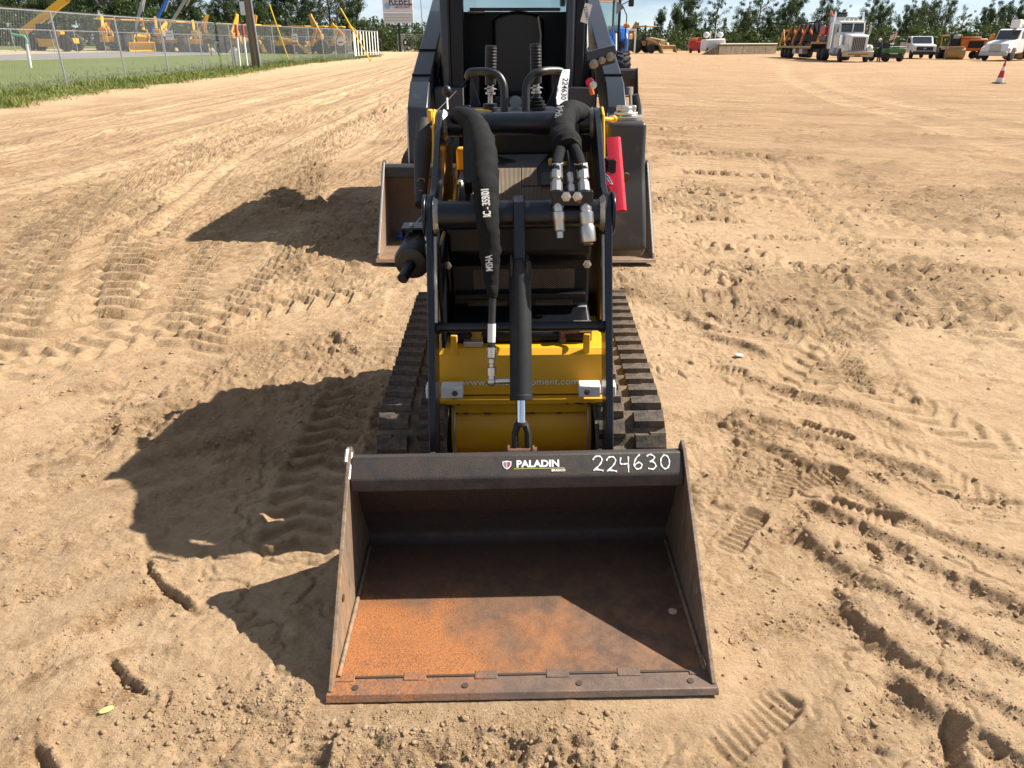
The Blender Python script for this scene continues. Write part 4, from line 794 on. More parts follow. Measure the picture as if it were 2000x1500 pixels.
cross('cross_tube', 1.095, 1.022, 0.047, 'navy'); cross('cross_tube', 1.60, 1.262, 0.043, 'navy'); cross('tie_bar', 0.985, 0.662, 0.0165, 'navy', 0.283)
for s in (-1, 1):
    q = MB(); q.tube([(s * 0.283, 0.985, 0.662), (s * 0.266, 0.985, 0.662)], [0.026, 0.018], 14); P(q, 'bar_boss', 'black')
    q = MB(); q.cyl((s * 0.307, 1.095, 1.022), (s * 0.318, 1.095, 1.022), 0.070, n=28); P(q, 'pivot_boss', 'navy', bevel=0.003)
# lift-arm link plate on the upper left
q = MB(); q.prism([(1.555, 1.335), (1.545, 1.20), (1.50, 1.06), (1.54, 1.01), (1.60, 1.05), (1.65, 1.22), (1.635, 1.325)], -0.212, -0.180, 'x'); lk = P(q, 'link_plate', 'navy', bevel=0.003)
q = MB(); q.lathe([(0, 0.034), (0.004, 0.034), (0.006, 0.026), (0.02, 0.026), (0.022, 0.014), (0.03, 0.014)], (-0.18, 1.535, 1.07), (1, 0, 0), 20); P(q, 'pin', 'steel', lk)
q = MB(); q.prism([(1.555, 1.335), (1.545, 1.20), (1.56, 1.15), (1.62, 1.15), (1.65, 1.22), (1.635, 1.325)], 0.206, 0.232, 'x'); P(q, 'link_plate', 'navy', bevel=0.003)
P(MB().bb(-0.255, -0.10, 1.72, 1.78, 1.02, 1.16), 'engine_cover', 'yellow', bevel=0.01); P(MB().bb(0.12, 0.2, 1.735, 1.78, 1.075, 1.11), 'engine_cover', 'yellow', bevel=0.01)
# ---- tilt cylinder
q = MB(); q.prism([(1.03, 1.075), (1.10, 1.085), (1.06, 0.92), (1.02, 0.80), (0.965, 0.815), (1.00, 0.95)], -0.019, 0.019, 'x'); br = P(q, 'cylinder_bracket', 'navy', bevel=0.004)
TOP = lv(1010, 508, 1.00); BOT = lv(1009.5, 781, 0.80); TOP.x = BOT.x = 0.002; ax = (BOT - TOP).normalized(); BL = (BOT - TOP).length
cy = bpy.data.objects.new('tilt_cylinder', None); COL.objects.link(cy); cy.parent = ML
M['cyl'] = mat('worn_cylinder_paint', (0.020, 0.022, 0.026), 0.42, dust=(0.23, 0.14, 0.10), dust_amt=0.34, dust_scale=26, bump=0.15, bump_scale=120)
M['cyl2'] = rust_mat('scuffed_cylinder_paint', (0.016, 0.018, 0.022), (0.030, 0.032, 0.036), (0.30, 0.19, 0.15), 0.10, 11.0, (1, 1, 0.4))
q = MB(); q.lathe([(0.0, 0.030), (0.006, 0.0365), (BL - 0.017, 0.0365), (BL - 0.015, 0.0385), (BL, 0.0385), (BL + 0.002, 0.034)], TOP, ax, 32); P(q, 'barrel', 'cyl2', cy)
q = MB(); q.lathe([(BL - 0.002, 0.0165), (BL + 0.085, 0.0165)], TOP, ax, 24); P(q, 'rod', 'chrome', cy)
for s in (-1, 1):
    q = MB(); q.prism([(0.03, 0.86), (0.03, 0.86)], 0, 1, 'x') if False else None
    q.bb(s * 0.021, s * 0.031, 0.955, 1.035, 0.80, 0.90); P(q, 'clevis_ear', 'navy', cy, bevel=0.003)
ce_ = TOP + ax * (BL + 0.078)
q = MB(); q.tube([ce_ + Vector((0, 0, 0.01)), ce_], [0.017, 0.022], 14)
for s in (-1, 1): q.tube([ce_ + Vector((0, 0, -0.002)), ce_ + Vector((s * 0.014, -0.002, -0.006)), ce_ + Vector((s * 0.021, -0.012, -0.03)), ce_ + Vector((s * 0.021, -0.045, -0.115)), ce_ + Vector((s * 0.021, -0.06, -0.16))], [0.012, 0.012, 0.011, 0.011, 0.011], 10)
P(q, 'clevis', mat('worn_clevis', (0.06, 0.05, 0.045), 0.5, metal=0.5, var=0.5, var_scale=40), cy)
pz = ce_ + Vector((0, -0.035, -0.085)); q = MB(); q.cyl(pz + Vector((-0.05, 0, 0)), pz + Vector((0.05, 0, 0)), 0.014, n=12); q.lathe([(0, 0.024), (0.007, 0.024)], pz + Vector((-0.046, 0, 0)), (1, 0, 0), 16); q.lathe([(0, 0.02), (0.006, 0.02)], pz + Vector((0.036, 0, 0)), (1, 0, 0), 16); P(q, 'clevis_pin', 'rusty_bolt', cy)
for s in (-1, 1):   # bucket ears behind the lip
    q = MB(); q.prism([(0.58, 0.35), (0.66, 0.33), (0.72, 0.24), (0.66, 0.10), (0.60, 0.22)], s * 0.034, s * 0.046, 'x'); P(q, 'bucket_ear', 'rust_dark', BK, bevel=0.003)
    q = MB(); q.prism([(0.57, 0.38), (0.70, 0.34), (0.86, 0.20), (0.84, 0.12), (0.64, 0.08), (0.60, 0.22)], s * 0.262, s * 0.280, 'x'); P(q, 'bucket_ear', 'rust_dark', BK, bevel=0.003)
    q = MB(); q.cyl((s * 0.255, 0.765, 0.215), (s * 0.312, 0.765, 0.215), 0.02, n=14); P(q, 'bucket_pin', 'rusty_bolt', BK)
# ---- hoses, sleeves, fittings
def tubepath(pts, n=6):
    # pts = [(x, y, v, r)] in photo pixels with depth -> smoothed centreline and radii
    p = [lv(a, b, v) for a, b, v, r in pts]; rr = [t[3] for t in pts]; o = []; ro = []
    for i in range(len(p) - 1):
        a, b, c, d = p[max(i - 1, 0)], p[i], p[i + 1], p[min(i + 2, len(p) - 1)]
        for k in range(n):
            t = k / n; o.append(0.5 * ((2 * b) + (c - a) * t + (2 * a - 5 * b + 4 * c - d) * t * t + (3 * b - a - 3 * c + d) * t ** 3)); ro.append(rr[i] * (1 - t) + rr[i + 1] * t)
    o.append(p[-1]); ro.append(rr[-1]); return o, ro
def wrinkled(name, pts, seed, parent, amp=0.006, n=8, flat=1.0):
    o, ro = tubepath(pts, n); q = MB(); q.tube(o, ro, 28); rg = np.array(q.v)
    c = np.array([p[:] for p in o]).repeat(28, 0); d = rg[:len(c)] - c; a = np.tile(np.arange(28), len(o)); s = np.arange(len(o)).repeat(28)
    f = fbm(a / 28.0 * 3.0 + 5, s * 0.16, 1.0, 3, seed) + 0.8 * (1 - 2 * np.abs(fbm(a / 28.0 * 2 + s * 0.07, s * 0.22, 1.4, 2, seed + 5)))
    rg[:len(c)] = c + d * (1 + (f * amp / 0.035)[:, None]); q.v = [tuple(t) for t in rg]
    return P(q, name, 'sleeve', parent, smooth=80)
hs1 = wrinkled('hose_sleeve', [(882, 250, 1.70, 0.0237), (888, 232, 1.62, 0.0269), (904, 226, 1.50, 0.0316), (928, 246, 1.36, 0.0380), (944, 290, 1.20, 0.0427), (948, 345, 1.07, 0.0420), (950, 395, 1.005, 0.0364), (953, 440, 0.965, 0.0332), (957, 490, 0.945, 0.0316), (959, 535, 0.925, 0.0222), (962, 572, 0.905, 0.0167), (962, 582, 0.900, 0.0110)], 3, ML)
o, ro = tubepath([(962, 575, 0.905, 0.0125), (961, 610, 0.890, 0.012), (960, 640, 0.875, 0.012), (960, 690, 0.855, 0.012)])
q = MB(); q.tube(o, ro, 14); P(q, 'hose', 'hose')
o, ro = tubepath([(960.5, 632, 0.8787, 0.0132), (960, 668, 0.8637, 0.0132)]); q = MB(); q.tube(o, ro, 16); P(q, 'hose_label', 'white')
F0 = lv(960, 678, 0.8595); F1 = lv(960, 745, 0.832); fd = (F1 - F0); fl = fd.length; fd = fd.normalized()
q = MB(); q.lathe([(0, 0.0165), (0.035 * fl / 0.12, 0.0165), (0.04 * fl / 0.12, 0.012), (0.055 * fl / 0.12, 0.012), (0.058 * fl / 0.12, 0.009), (0.068 * fl / 0.12, 0.009), (0.07 * fl / 0.12, 0.0165), (0.098 * fl / 0.12, 0.0165), (0.1 * fl / 0.12, 0.012), (fl, 0.013)], F0, fd, 12)
q.ball(F1, 0.0165, 12, 8); F2 = Vector((-0.034, F1.y + 0.005, F1.z)); q.cyl(F1, F2, 0.0105, n=12); P(q, 'elbow_fitting', 'steel')
# lettering woven on the sleeve
def sleeve_text(s, x0, y0, x1, y1, v0, v1, size, stretch=1.0):
    a = lv(x0, y0, v0); b = lv(x1, y1, v1); mid = (a + b) / 2; xd = (b - a).normalized(); toc = (_mi @ Vector((0, 0, CAM_H)) - mid).normalized(); up = toc.cross(xd).normalized()
    text_obj('lettering', s, size, M['decal'], hs1, frame(mid, xd, up), 0.004, stretch, bold=0.0006)
sleeve_text('IC - 359/01', 953, 430, 947, 362, 0.912, 0.972, 0.034, 0.60)
sleeve_text('MSHA', 957, 532, 955, 496, 0.888, 0.903, 0.031, 0.62)
# right-hand hose bundle
rb = wrinkled('hose_sleeve', [(1146, 240, 1.72, 0.030), (1136, 222, 1.62, 0.034), (1114, 220, 1.50, 0.038), (1100, 238, 1.40, 0.038), (1099, 262, 1.30, 0.038), (1106, 280, 1.22, 0.042), (1109, 293, 1.18, 0.040)], 8, ML, 0.008)
text_obj('lettering', 'MSHA', 0.03, M['decal'], rb, frame(lv(1092, 222, 1.345), (0.2, 0.1, 0.9), (-0.9, -0.2, 0.2)), 0.004, 0.7, bold=0.0006)
q = MB(); a = lv(1103, 276, 1.185); b = lv(1120, 274, 1.185); q.tube([a, (a + b) / 2 + Vector((0, -0.004, 0)), b], 0.0035, 6); P(q, 'cable_tie', 'white', rb)
BLK0 = lv(1078, 387, 1.03); BLK1 = lv(1158, 387, 1.03); zc = (BLK0.z + BLK1.z) / 2
blk = P(MB().box(((BLK0.x + BLK1.x) / 2, 1.045, zc), (BLK1.x - BLK0.x, 0.05, 0.046)), 'valve_block', 'navy', bevel=0.003)
for x in (1106, 1128): bolt(lv(x, 384, 1.018), blk, s=1.5)
q = MB(); p = lv(1131, 393, 1.018); q.lathe([(0, 0.007), (0.003, 0.007)], p, (0, -1, 0), 10); P(q, 'plug', 'rusty_bolt', blk)
def fitting(name, x0, y0, v0, x1, y1, v1, prof, parent=ML, n=12, m='steel'):
    a = lv(x0, y0, v0); b = lv(x1, y1, v1); d = b - a; l = d.length; q = MB(); q.lathe([(t * l, r) for t, r in prof], a, d, n); return P(q, name, m, parent, bevel=0.0)
for x0, x1, xm, tie in ((1098, 1087, 1084, 'blue'), (1118, 1134, 1142, 'copper')):
    o, ro = tubepath([(x0, 285, 1.19, 0.018), (x0 + (x1 - x0) * .6, 302, 1.14, 0.0185), (x1, 322, 1.09, 0.018), (xm + (1 if x0 < 1100 else -3), 334, 1.07, 0.017)]); q = MB(); q.tube(o, ro, 16); hh = P(q, 'hose', 'sleeve')
    t0 = lv(x1, 320, 1.094); q = MB(); q.tube([t0 + Vector((-.02, -.003, 0)), t0 + Vector((-.008, -.021, 0)), t0 + Vector((.008, -.021, 0)), t0 + Vector((.02, -.003, 0.002))], 0.003, 6); P(q, 'hose_tie', mat(tie + '_tie', (0.03, 0.22, 0.45) if tie == 'blue' else (0.5, 0.2, 0.1), 0.5), hh)
    fitting('hose_fitting', x1 + (0 if x0 < 1100 else 3), 322, 1.085, xm + 3 if x0 < 1100 else xm - 1, 375, 1.045, [(0, 0.019), (0.5, 0.020), (0.53, 0.015), (0.62, 0.015), (0.64, 0.019), (0.97, 0.0205), (1, 0.018)], n=8)
o, ro = tubepath([(1109, 296, 1.16, 0.0065), (1112, 320, 1.11, 0.0065), (1114, 345, 1.075, 0.0065)]); q = MB(); q.tube(o, ro, 10); P(q, 'drain_hose', 'hose')
fitting('hose_fitting', 1113, 338, 1.08, 1116, 375, 1.045, [(0, 0.010), (0.45, 0.010), (0.5, 0.007), (0.6, 0.0075), (0.65, 0.0115), (1, 0.012)], n=8)
fitting('coupler', 1089, 398, 1.035, 1094, 465, 1.00, [(0, 0.016), (0.1, 0.019), (0.22, 0.0165), (0.25, 0.022), (0.45, 0.0225), (0.5, 0.019), (0.78, 0.0185), (0.82, 0.013), (1, 0.0125)], n=18)
fitting('coupler', 1143, 398, 1.035, 1149, 473, 0.995, [(0, 0.015), (0.08, 0.020), (0.2, 0.018), (0.22, 0.0235), (0.5, 0.0235), (0.54, 0.021), (0.62, 0.0255), (0.95, 0.026), (1, 0.0235)], n=18)
q = MB(); p = lv(1149, 472, 0.99); q.lathe([(0, 0.016), (0.006, 0.016)], p + Vector((0, 0.0, -0.004)), lv(1149, 473, 0.995) - lv(1143, 398, 1.035), 16); P(q, 'coupler_face', 'rusty_bolt')
# ---- muffler on the left
ma = lv(843, 447, 1.46); mb_ = lv(801, 517, 1.17); md = (mb_ - ma).normalized(); ml = (mb_ - ma).length
mf = bpy.data.objects.new('muffler', None); COL.objects.link(mf); mf.parent = ML
M['muff'] = mat('black_stove_paint', (0.013, 0.013, 0.014), 0.45, dust=DUST, dust_amt=0.12, dust_scale=18)
q = MB(); q.lathe([(0, 0.035), (0.01, 0.064), (ml - 0.02, 0.064), (ml - 0.008, 0.059), (ml, 0.040)], ma, md, 30); P(q, 'shell', 'muff', mf)
tp = lv(786, 545, 1.09); q = MB(); q.tube([mb_ - md * 0.01, mb_ + (tp - mb_) * 0.35 + Vector((0.004, 0, 0.004)), tp], [0.020, 0.0195, 0.0195], 18, caps=False); q.tube([tp, mb_ + (tp - mb_) * 0.35], [0.0165, 0.0165], 16); P(q, 'tail_pipe', 'muff', mf)
sx = md.cross(Vector((0, 0, 1))).normalized(); up = sx.cross(md).normalized()
for i in range(4):
    for j in range(5):
        an = R(20 + j * 30); nrm = (up * math.sin(an) - sx * math.cos(an)); p = ma + md * (0.06 + i * 0.05) + nrm * 0.0645
        t = md.cross(nrm); q = MB(); q.add([p - md * 0.016 - t * 0.004, p + md * 0.016 - t * 0.004, p + md * 0.016 + t * 0.004, p - md * 0.016 + t * 0.004] + [v + nrm * 0.0012 for v in (p - md * 0.016 - t * 0.004, p + md * 0.016 - t * 0.004, p + md * 0.016 + t * 0.004, p - md * 0.016 + t * 0.004)], [(0, 1, 2, 3), (7, 6, 5, 4), (0, 4, 5, 1), (1, 5, 6, 2), (2, 6, 7, 3), (3, 7, 4, 0)]); P(q, 'vent_slot', 'chip', mf)
a = lv(815, 445, 1.30); P(MB().bb(a.x - 0.055, -0.321, 1.26, 1.36, a.z + 0.0, a.z + 0.008).bb(a.x - 0.055, a.x - 0.047, 1.26, 1.36, a.z - 0.03, a.z + 0.0005), 'bracket', 'black', mf, bevel=0.002)
bolt(a + Vector((-0.02, 0, 0.0075)), mf, rot=(R(-90), 0, 0))
# ---- tapered sleeve over the left lift cylinder
q = MB(); A = lv(828, 240, 1.75); B = lv(821, 400, 1.36); q.tube([A, A.lerp(B, 0.24), A.lerp(B, 0.27), A.lerp(B, 0.45), B], [0.029, 0.030, 0.036, 0.034, 0.020], 24); lc = P(q, 'lift_cylinder', mat('soft_black_sleeve', (0.016, 0.014, 0.013), 0.7, dust=DUST, dust_amt=0.1, dust_scale=30))
M['ochre'] = mat('ochre_print', (0.32, 0.20, 0.05), 0.6)
for k, (t, rr_) in enumerate(((0.62, 0.008), (0.74, 0.014), (0.86, 0.008))):
    c0 = A.lerp(B, t); toc = (_mi @ Vector((0, 0, CAM_H)) - c0).normalized(); c0 = c0 + toc * (0.0345 - 0.012 * max(0, t - 0.45) / 0.55); x_ = toc.cross(Vector((0, 0, 1))).normalized(); y_ = x_.cross(toc)
    q = MB(); q.tube([c0 + x_ * rr_ * math.cos(R(g)) + y_ * rr_ * math.sin(R(g)) for g in range(0, 361, 24)], 0.0014, 5); P(q, 'printed_ring', 'ochre', lc)
q = MB(); q.lathe([(0, 0.006), (0.05, 0.006)], A + Vector((0.005, -0.03, -0.015)), (1, 0, 0), 8); q.tube([A + Vector((0.0, -0.035, -0.012)) + Vector((0.010 * math.cos(R(g)), 0, 0.010 * math.sin(R(g)))) for g in range(0, 361, 40)], 0.002, 5); P(q, 'retaining_pin', 'steel', lc)
o, ro = tubepath([(915, 152, 2.02, 0.0022), (870, 200, 1.9, 0.0022), (828, 240, 1.75, 0.0022)]); q = MB(); q.tube(o, ro, 6); P(q, 'lanyard', 'hose')
P(MB().bb(-0.335, -0.319, 1.49, 1.54, 1.285, 1.325), 'tower_tab', 'yellow', bevel=0.003)
# ---- right side: tank, cap, red cylinder lock
tk = bpy.data.objects.new('fuel_tank', None); COL.objects.link(tk); tk.parent = ML
q = MB(); q.prism([(1.86, 1.235), (2.12, 1.235), (2.12, 0.70), (1.74, 0.70), (1.685, 0.745), (1.73, 0.86), (1.80, 0.99), (1.845, 1.06)], 0.372, 0.535, 'x'); P(q, 'shell', 'tank', tk, bevel=0.018, seg=4)
q = MB(); c = lv(1199, 219, 1.98); cz = 1.235
q.lathe([(0, 0.072), (0.014, 0.074), (0.016, 0.070)], (0.462, 1.99, cz), (0, 0, 1), 28); P(q, 'neck_ring', 'steel', tk)
q = MB(); q.lathe([(0.016, 0.045), (0.022, 0.052), (0.03, 0.052), (0.034, 0.030), (0.052, 0.028), (0.055, 0.02)], (0.462, 1.99, cz), (0, 0, 1), 10); cap = P(q, 'filler_cap', 'steel', tk, bevel=0.002)
P(MB().box((0.462, 1.99, cz + 0.046), (0.085, 0.022, 0.022)), 'cap_grip', 'steel', cap, bevel=0.004)
for k in range(6): o = bolt((0.462 + 0.062 * math.cos(k * 1.05), 1.99 + 0.062 * math.sin(k * 1.05), cz + 0.015), tk, rot=(R(-90), 0, 0), s=0.6)
q = MB(); q.tube([(0.325, 1.60, 1.275), (0.35, 1.63, 1.27), (0.37, 1.66, 1.268)], 0.008, 8); q.ball((0.372, 1.66, 1.268), 0.014, 8, 6); P(q, 'latch_knob', 'yellow')
q = MB(); p = lv(1223, 345, 1.80); q.lathe([(0, 0.016), (0.012, 0.016)], (p.x, 1.815, p.z), (0, -1, -0.2), 14); P(q, 'tank_strap_hole', 'chip', tk)
# red sheet-steel cylinder lock: a long folded channel standing beside the tower
rl = bpy.data.objects.new('cylinder_lock', None); COL.objects.link(rl); rl.parent = ML
ra = lv(1199, 268, 1.42); rb_ = lv(1211, 415, 1.30); rd = (rb_ - ra).normalized(); rlen = (rb_ - ra).length; rx = Vector((1, 0, 0)); rx = (rx - rd * rx.dot(rd)).normalized(); ry_ = rd.cross(rx).normalized()
if ry_.y > 0: ry_ = -ry_
sec = []
for g in range(0, 9): 
    a_ = R(-20 + g * 25); sec.append((0.020 + 0.012 * math.sin(a_) * 0.9 - 0.004, -0.014 + 0.014 * math.cos(a_)))
sec = [(-0.028, 0.002), (-0.010, 0.003)] + [(0.012 + 0.014 * math.sin(R(g)), -0.012 + 0.015 * math.cos(R(g))) for g in range(0, 181, 20)] + [(-0.006, -0.026), (-0.012, -0.024)]
q = MB(); vs = []; fs = []; n = len(sec)
for t in (0, rlen * 0.97):
    for th_ in (0, 0.0035):
        for i, (a_, b_) in enumerate(sec):
            i0, i1 = sec[max(i - 1, 0)], sec[min(i + 1, n - 1)]; dx, dy = i1[0] - i0[0], i1[1] - i0[1]; ll = math.hypot(dx, dy); nx_, ny_ = dy / ll, -dx / ll
            vs.append(ra + rd * t + rx * (a_ - nx_ * -th_) + ry_ * (b_ - ny_ * -th_))
for i in range(n - 1):
    fs += [(i, i + 1, 2 * n + i + 1, 2 * n + i), (n + i, 3 * n + i, 3 * n + i + 1, n + i + 1), (i, n + i, n + i + 1, i + 1), (2 * n + i, 2 * n + i + 1, 3 * n + i + 1, 3 * n + i)]
fs += [(0, 2 * n, 3 * n, n), (n - 1, 2 * n - 1, 4 * n - 1, 3 * n - 1)]
q.add(vs, fs); P(q, 'channel', 'red', rl, smooth=50)
def rp(a_, t, h=0.004): return ra + rx * a_ + rd * (rlen * t) + ry_ * h
q = MB(); pts = [(-0.027, 0.42), (-0.040, 0.47), (-0.046, 0.52), (-0.044, 0.60), (-0.034, 0.66), (-0.027, 0.69)]
q.add([rp(a_, t, 0.0045) for a_, t in pts] + [rp(a_, t, 0.001) for a_, t in pts], [tuple(range(6)), tuple(range(11, 5, -1))] + [(i, i + 6, (i + 1) % 6 + 6, (i + 1) % 6) for i in range(6)]); P(q, 'ear', 'red', rl)
q = MB(); q.add([rp(a_, t, h) for a_, t in ((-0.030, 0.28), (-0.040, 0.30), (-0.040, 0.42), (-0.030, 0.45)) for h in (-0.018, -0.014)], [(0, 2, 4, 6), (7, 5, 3, 1), (0, 1, 3, 2), (2, 3, 5, 4), (4, 5, 7, 6), (6, 7, 1, 0)]); P(q, 'back_tab', 'red', rl)
q = MB(); q.tube([rp(-0.044, 0.50, 0.012), rp(-0.036, 0.53, 0.016), rp(-0.026, 0.60, 0.012), rp(-0.022, 0.625, 0.006)], 0.0042, 8); q.tube([rp(-0.044, 0.50, 0.012), rp(-0.040, 0.55, 0.014), rp(-0.028, 0.625, 0.010)], 0.0026, 8); P(q, 'ring_pin', 'chrome', rl)
a = lv(1176, 318, 1.40); P(MB().bb(0.319, 0.352, 1.36, 1.46, a.z - 0.055, a.z + 0.015), 'lock_bracket', 'black', bevel=0.003)
# ---- operator console, handles and levers
P(MB().bb(-0.235, 0.300, 1.86, 2.28, 1.255, 1.272), 'console_top', 'black', bevel=0.003)
P(MB().bb(-0.235, 0.300, 1.855, 1.862, 1.12, 1.262), 'console_apron', 'black', bevel=0.002)
q = MB(); q.bb(-0.262, 0.262, 2.0, 2.25, 0.30, 1.2); P(q, 'rear_body', 'black', bevel=0.01)
for sgn, xs in ((-1, [(985, 218), (985, 188), (983, 165), (973, 148), (955, 141), (935, 140), (918, 142), (914, 150)]), (1, [(1027, 218), (1027, 188), (1029, 165), (1040, 147), (1058, 140), (1078, 138), (1096, 140), (1100, 150)])):
    o, ro = tubepath([(x, y, 1.90 + 0.012 * i if i < 5 else 1.96 + 0.03 * (i - 4), 0.0165) for i, (x, y) in enumerate(xs)], 5); q = MB(); q.tube(o, ro, 16); P(q, 'hand_rail', 'plastic')
    e = lv(xs[-2][0], xs[-2][1], 2.05); f = lv(940 if sgn < 0 else 1082, 212, 2.05)
    q = MB(); t_ = Vector((0.0, 0.02, 0)); tri = [e, lv(938 if sgn < 0 else 1068, 205, 2.05), lv(918 if sgn < 0 else 1096, 212, 2.05)]
    q.add(tri + [p + t_ for p in tri], [(0, 1, 2), (5, 4, 3), (0, 3, 4, 1), (1, 4, 5, 2), (2, 5, 3, 0)]); P(q, 'rail_gusset', 'navy', bevel=0.002)
for sgn, x0, yt, boot in ((-1, 959, 92, False), (1, 1046, 89, True)):
    v = 2.10; base = lv(x0 + sgn * 2, 205, v); top = lv(x0, yt, v); base.z = 1.272
    lvr = bpy.data.objects.new('control_lever', None); COL.objects.link(lvr); lvr.parent = ML
    hgt = top.z - base.z; prof = [(0.0, 0.026)]
    g0 = 0.42
    pr = []
    for i in range(13):
        t = g0 + (1 - g0) * i / 12; pr += [(t * hgt, 0.0235), (t * hgt + 0.006, 0.0258 if 1 < i < 12 else 0.024)]
    q = MB(); q.lathe([(hgt * 0.40, 0.017), (hgt * 0.415, 0.023)] + pr + [(hgt + 0.007, 0.021)], base, top - base, 20); P(q, 'grip', 'plastic', lvr)
    q = MB(); q.lathe([(hgt * .25, 0.012), (hgt * .262, 0.022), (hgt * .29, 0.022), (hgt * .30, 0.015), (hgt * .34, 0.015), (hgt * .345, 0.03), (hgt * .37, 0.014), (hgt * 0.41, 0.012)], base, top - base, 14); P(q, 'swivel_nut', 'steel', lvr)
    q = MB(); q.lathe([(0.0, 0.011), (hgt * 0.3, 0.010)], base, top - base, 10); P(q, 'stem', 'steel', lvr)
    if boot: pf = [(0.0, 0.052), (0.010, 0.052), (0.012, 0.040), (0.022, 0.044), (0.024, 0.033), (0.036, 0.036), (0.038, 0.024), (0.05, 0.028), (0.052, 0.018), (0.066, 0.016)]
    else: pf = [(0.0, 0.034), (0.012, 0.034), (0.014, 0.029), (0.028, 0.030), (0.03, 0.018)]
    q = MB(); q.lathe(pf, base, (0, 0, 1), 18); P(q, 'boot', 'plastic', lvr)
q = MB(); c = lv(1007, 200, 2.2); q.lathe([(0, 0.026), (0.012, 0.028), (0.014, 0.01)], (c.x, 2.2, c.z), (0, -1, 0.2), 14); P(q, 'knob', mat('grey_knob', (0.22, 0.22, 0.24), 0.6))
q = MB(); k0 = lv(874, 214, 1.75); k1 = lv(873, 188, 1.80); q.cyl(k0, k1, 0.004, n=8); kst = P(q, 'knob_stem', 'steel'); q = MB(); q.ball(lv(873, 178, 1.80), 0.021, 16, 12, (0.9, 0.9, 1.05)); P(q, 'ball_knob', 'plastic')
for s in (-1, 1): q = MB(); q.ball((0.03 + s * 0.20, 2.05, 1.272), 0.05, 14, 8, (1.1, 0.8, 0.18)); P(q, 'boot_ring', 'yellow')
# lot tag tied to the right hand rail
TG = thing('lot_tag', 'white paper tag printed 224630 hanging from the right hand rail', 'tag', ML.matrix_basis @ lv(1100, 150, 1.93))
tl = TG.matrix_basis.inverted() @ ML.matrix_basis
pts = [(1099, 136), (1094, 150), (1089, 170), (1086, 190), (1087, 205)]; wid = [(1113, 135), (1112, 150), (1109, 170), (1108, 190), (1110, 205)]
def tpt(x, y, v): return tl @ lv(x, y, v)
q = MB(); vs = []; fs = []
for i, (a_, b_) in enumerate(zip(pts, wid)):
    v = 1.90 - 0.02 * i
    for dv in (0, 0.0012): vs += [tpt(*a_, v + dv), tpt(*b_, v + 0.01 + dv)]
for i in range(4): a_, b_ = 4 * i, 4 * i + 4; fs += [(a_, a_ + 1, b_ + 1, b_), (a_ + 2, b_ + 2, b_ + 3, a_ + 3), (a_, b_, b_ + 2, a_ + 2), (a_ + 1, a_ + 3, b_ + 3, b_ + 1)]
fs += [(0, 2, 3, 1), (16, 17, 19, 18)]
q.add(vs, fs); q.build('card', mat('tag_paper', (0.78, 0.78, 0.80), 0.7), TG, smooth=60)
ta = tpt(1104, 142, 1.885); tb = tpt(1098, 203, 1.815); xd = (tb - ta); n_ = (TG.matrix_basis.inverted() @ Vector((0, 0, CAM_H)) - ta).normalized()
text_obj('number', '224630', 0.031, M['plastic'], TG, frame(ta.lerp(tb, 0.52) + n_ * 0.003 + Vector((0.002, 0, 0)), xd, n_.cross(xd)), 0.0008, 1.02, bold=0.0004)
text_obj('fine_print', 'LOT 224630', 0.006, M['plastic'], TG, frame(ta.lerp(tb, 0.6) + n_ * 0.0035 + Vector((-0.012, 0, 0)), xd, n_.cross(xd)), 0.0006, 1.3) if False else None
q = MB(); q.tube([tpt(1096, 140, 1.93), tpt(1103, 139, 1.895)], 0.0015, 5); q.build('string', M['hose'], TG)
# ------------------------------------------------------------------ full-size loader standing behind
SK = thing('skid_steer_loader', 'large dark grey loader with open cab and wide bucket, behind the small loader', 'loader', (0.03, 5.58, 0))
def sp(x, y, Y): return ony(x, y, Y) - Vector((0.03, 5.58, 0))
def S(mb, name, m, parent=SK, **k): return mb.build(name, M[m] if isinstance(m, str) else m, parent, **k)
M['slate'] = mat('slate_grey_paint', (0.020, 0.026, 0.036), 0.32, dust=DUST, dust_amt=0.15, dust_scale=5)
SBP = [(0.095, 0.022), (0.55, 0.04), (0.70, 0.08), (0.755, 0.16), (0.75, 0.30), (0.70, 0.48), (0.66, 0.60)]
SLIP = [(0.69, 0.64), (0.60, 0.645), (0.57, 0.625), (0.565, 0.55), (0.58, 0.545), (0.68, 0.58)]
SSIDE = [(0.03, 0.022), (0.585, 0.665), (0.66, 0.675), (0.715, 0.61), (0.78, 0.30), (0.785, 0.15), (0.72, 0.055), (0.55, 0.02), (0.09, 0.018)]
M['rust2'] = rust_mat('weathered_bucket_steel', (0.16, 0.105, 0.07), (0.25, 0.155, 0.09), (0.33, 0.15, 0.06), 0.02, 3.0)
M['rust2d'] = rust_mat('dark_bucket_lip', (0.035, 0.038, 0.042), (0.06, 0.055, 0.05), (0.2, 0.1, 0.05), -0.1, 3.0)
sb, _, _, _ = bucket(SK, 1.075, SBP, SLIP, 0.09, 4, ('rust2', 'rust_tan', 'rust2d', 'rust2'), SSIDE, th=0.02, k=1.6)
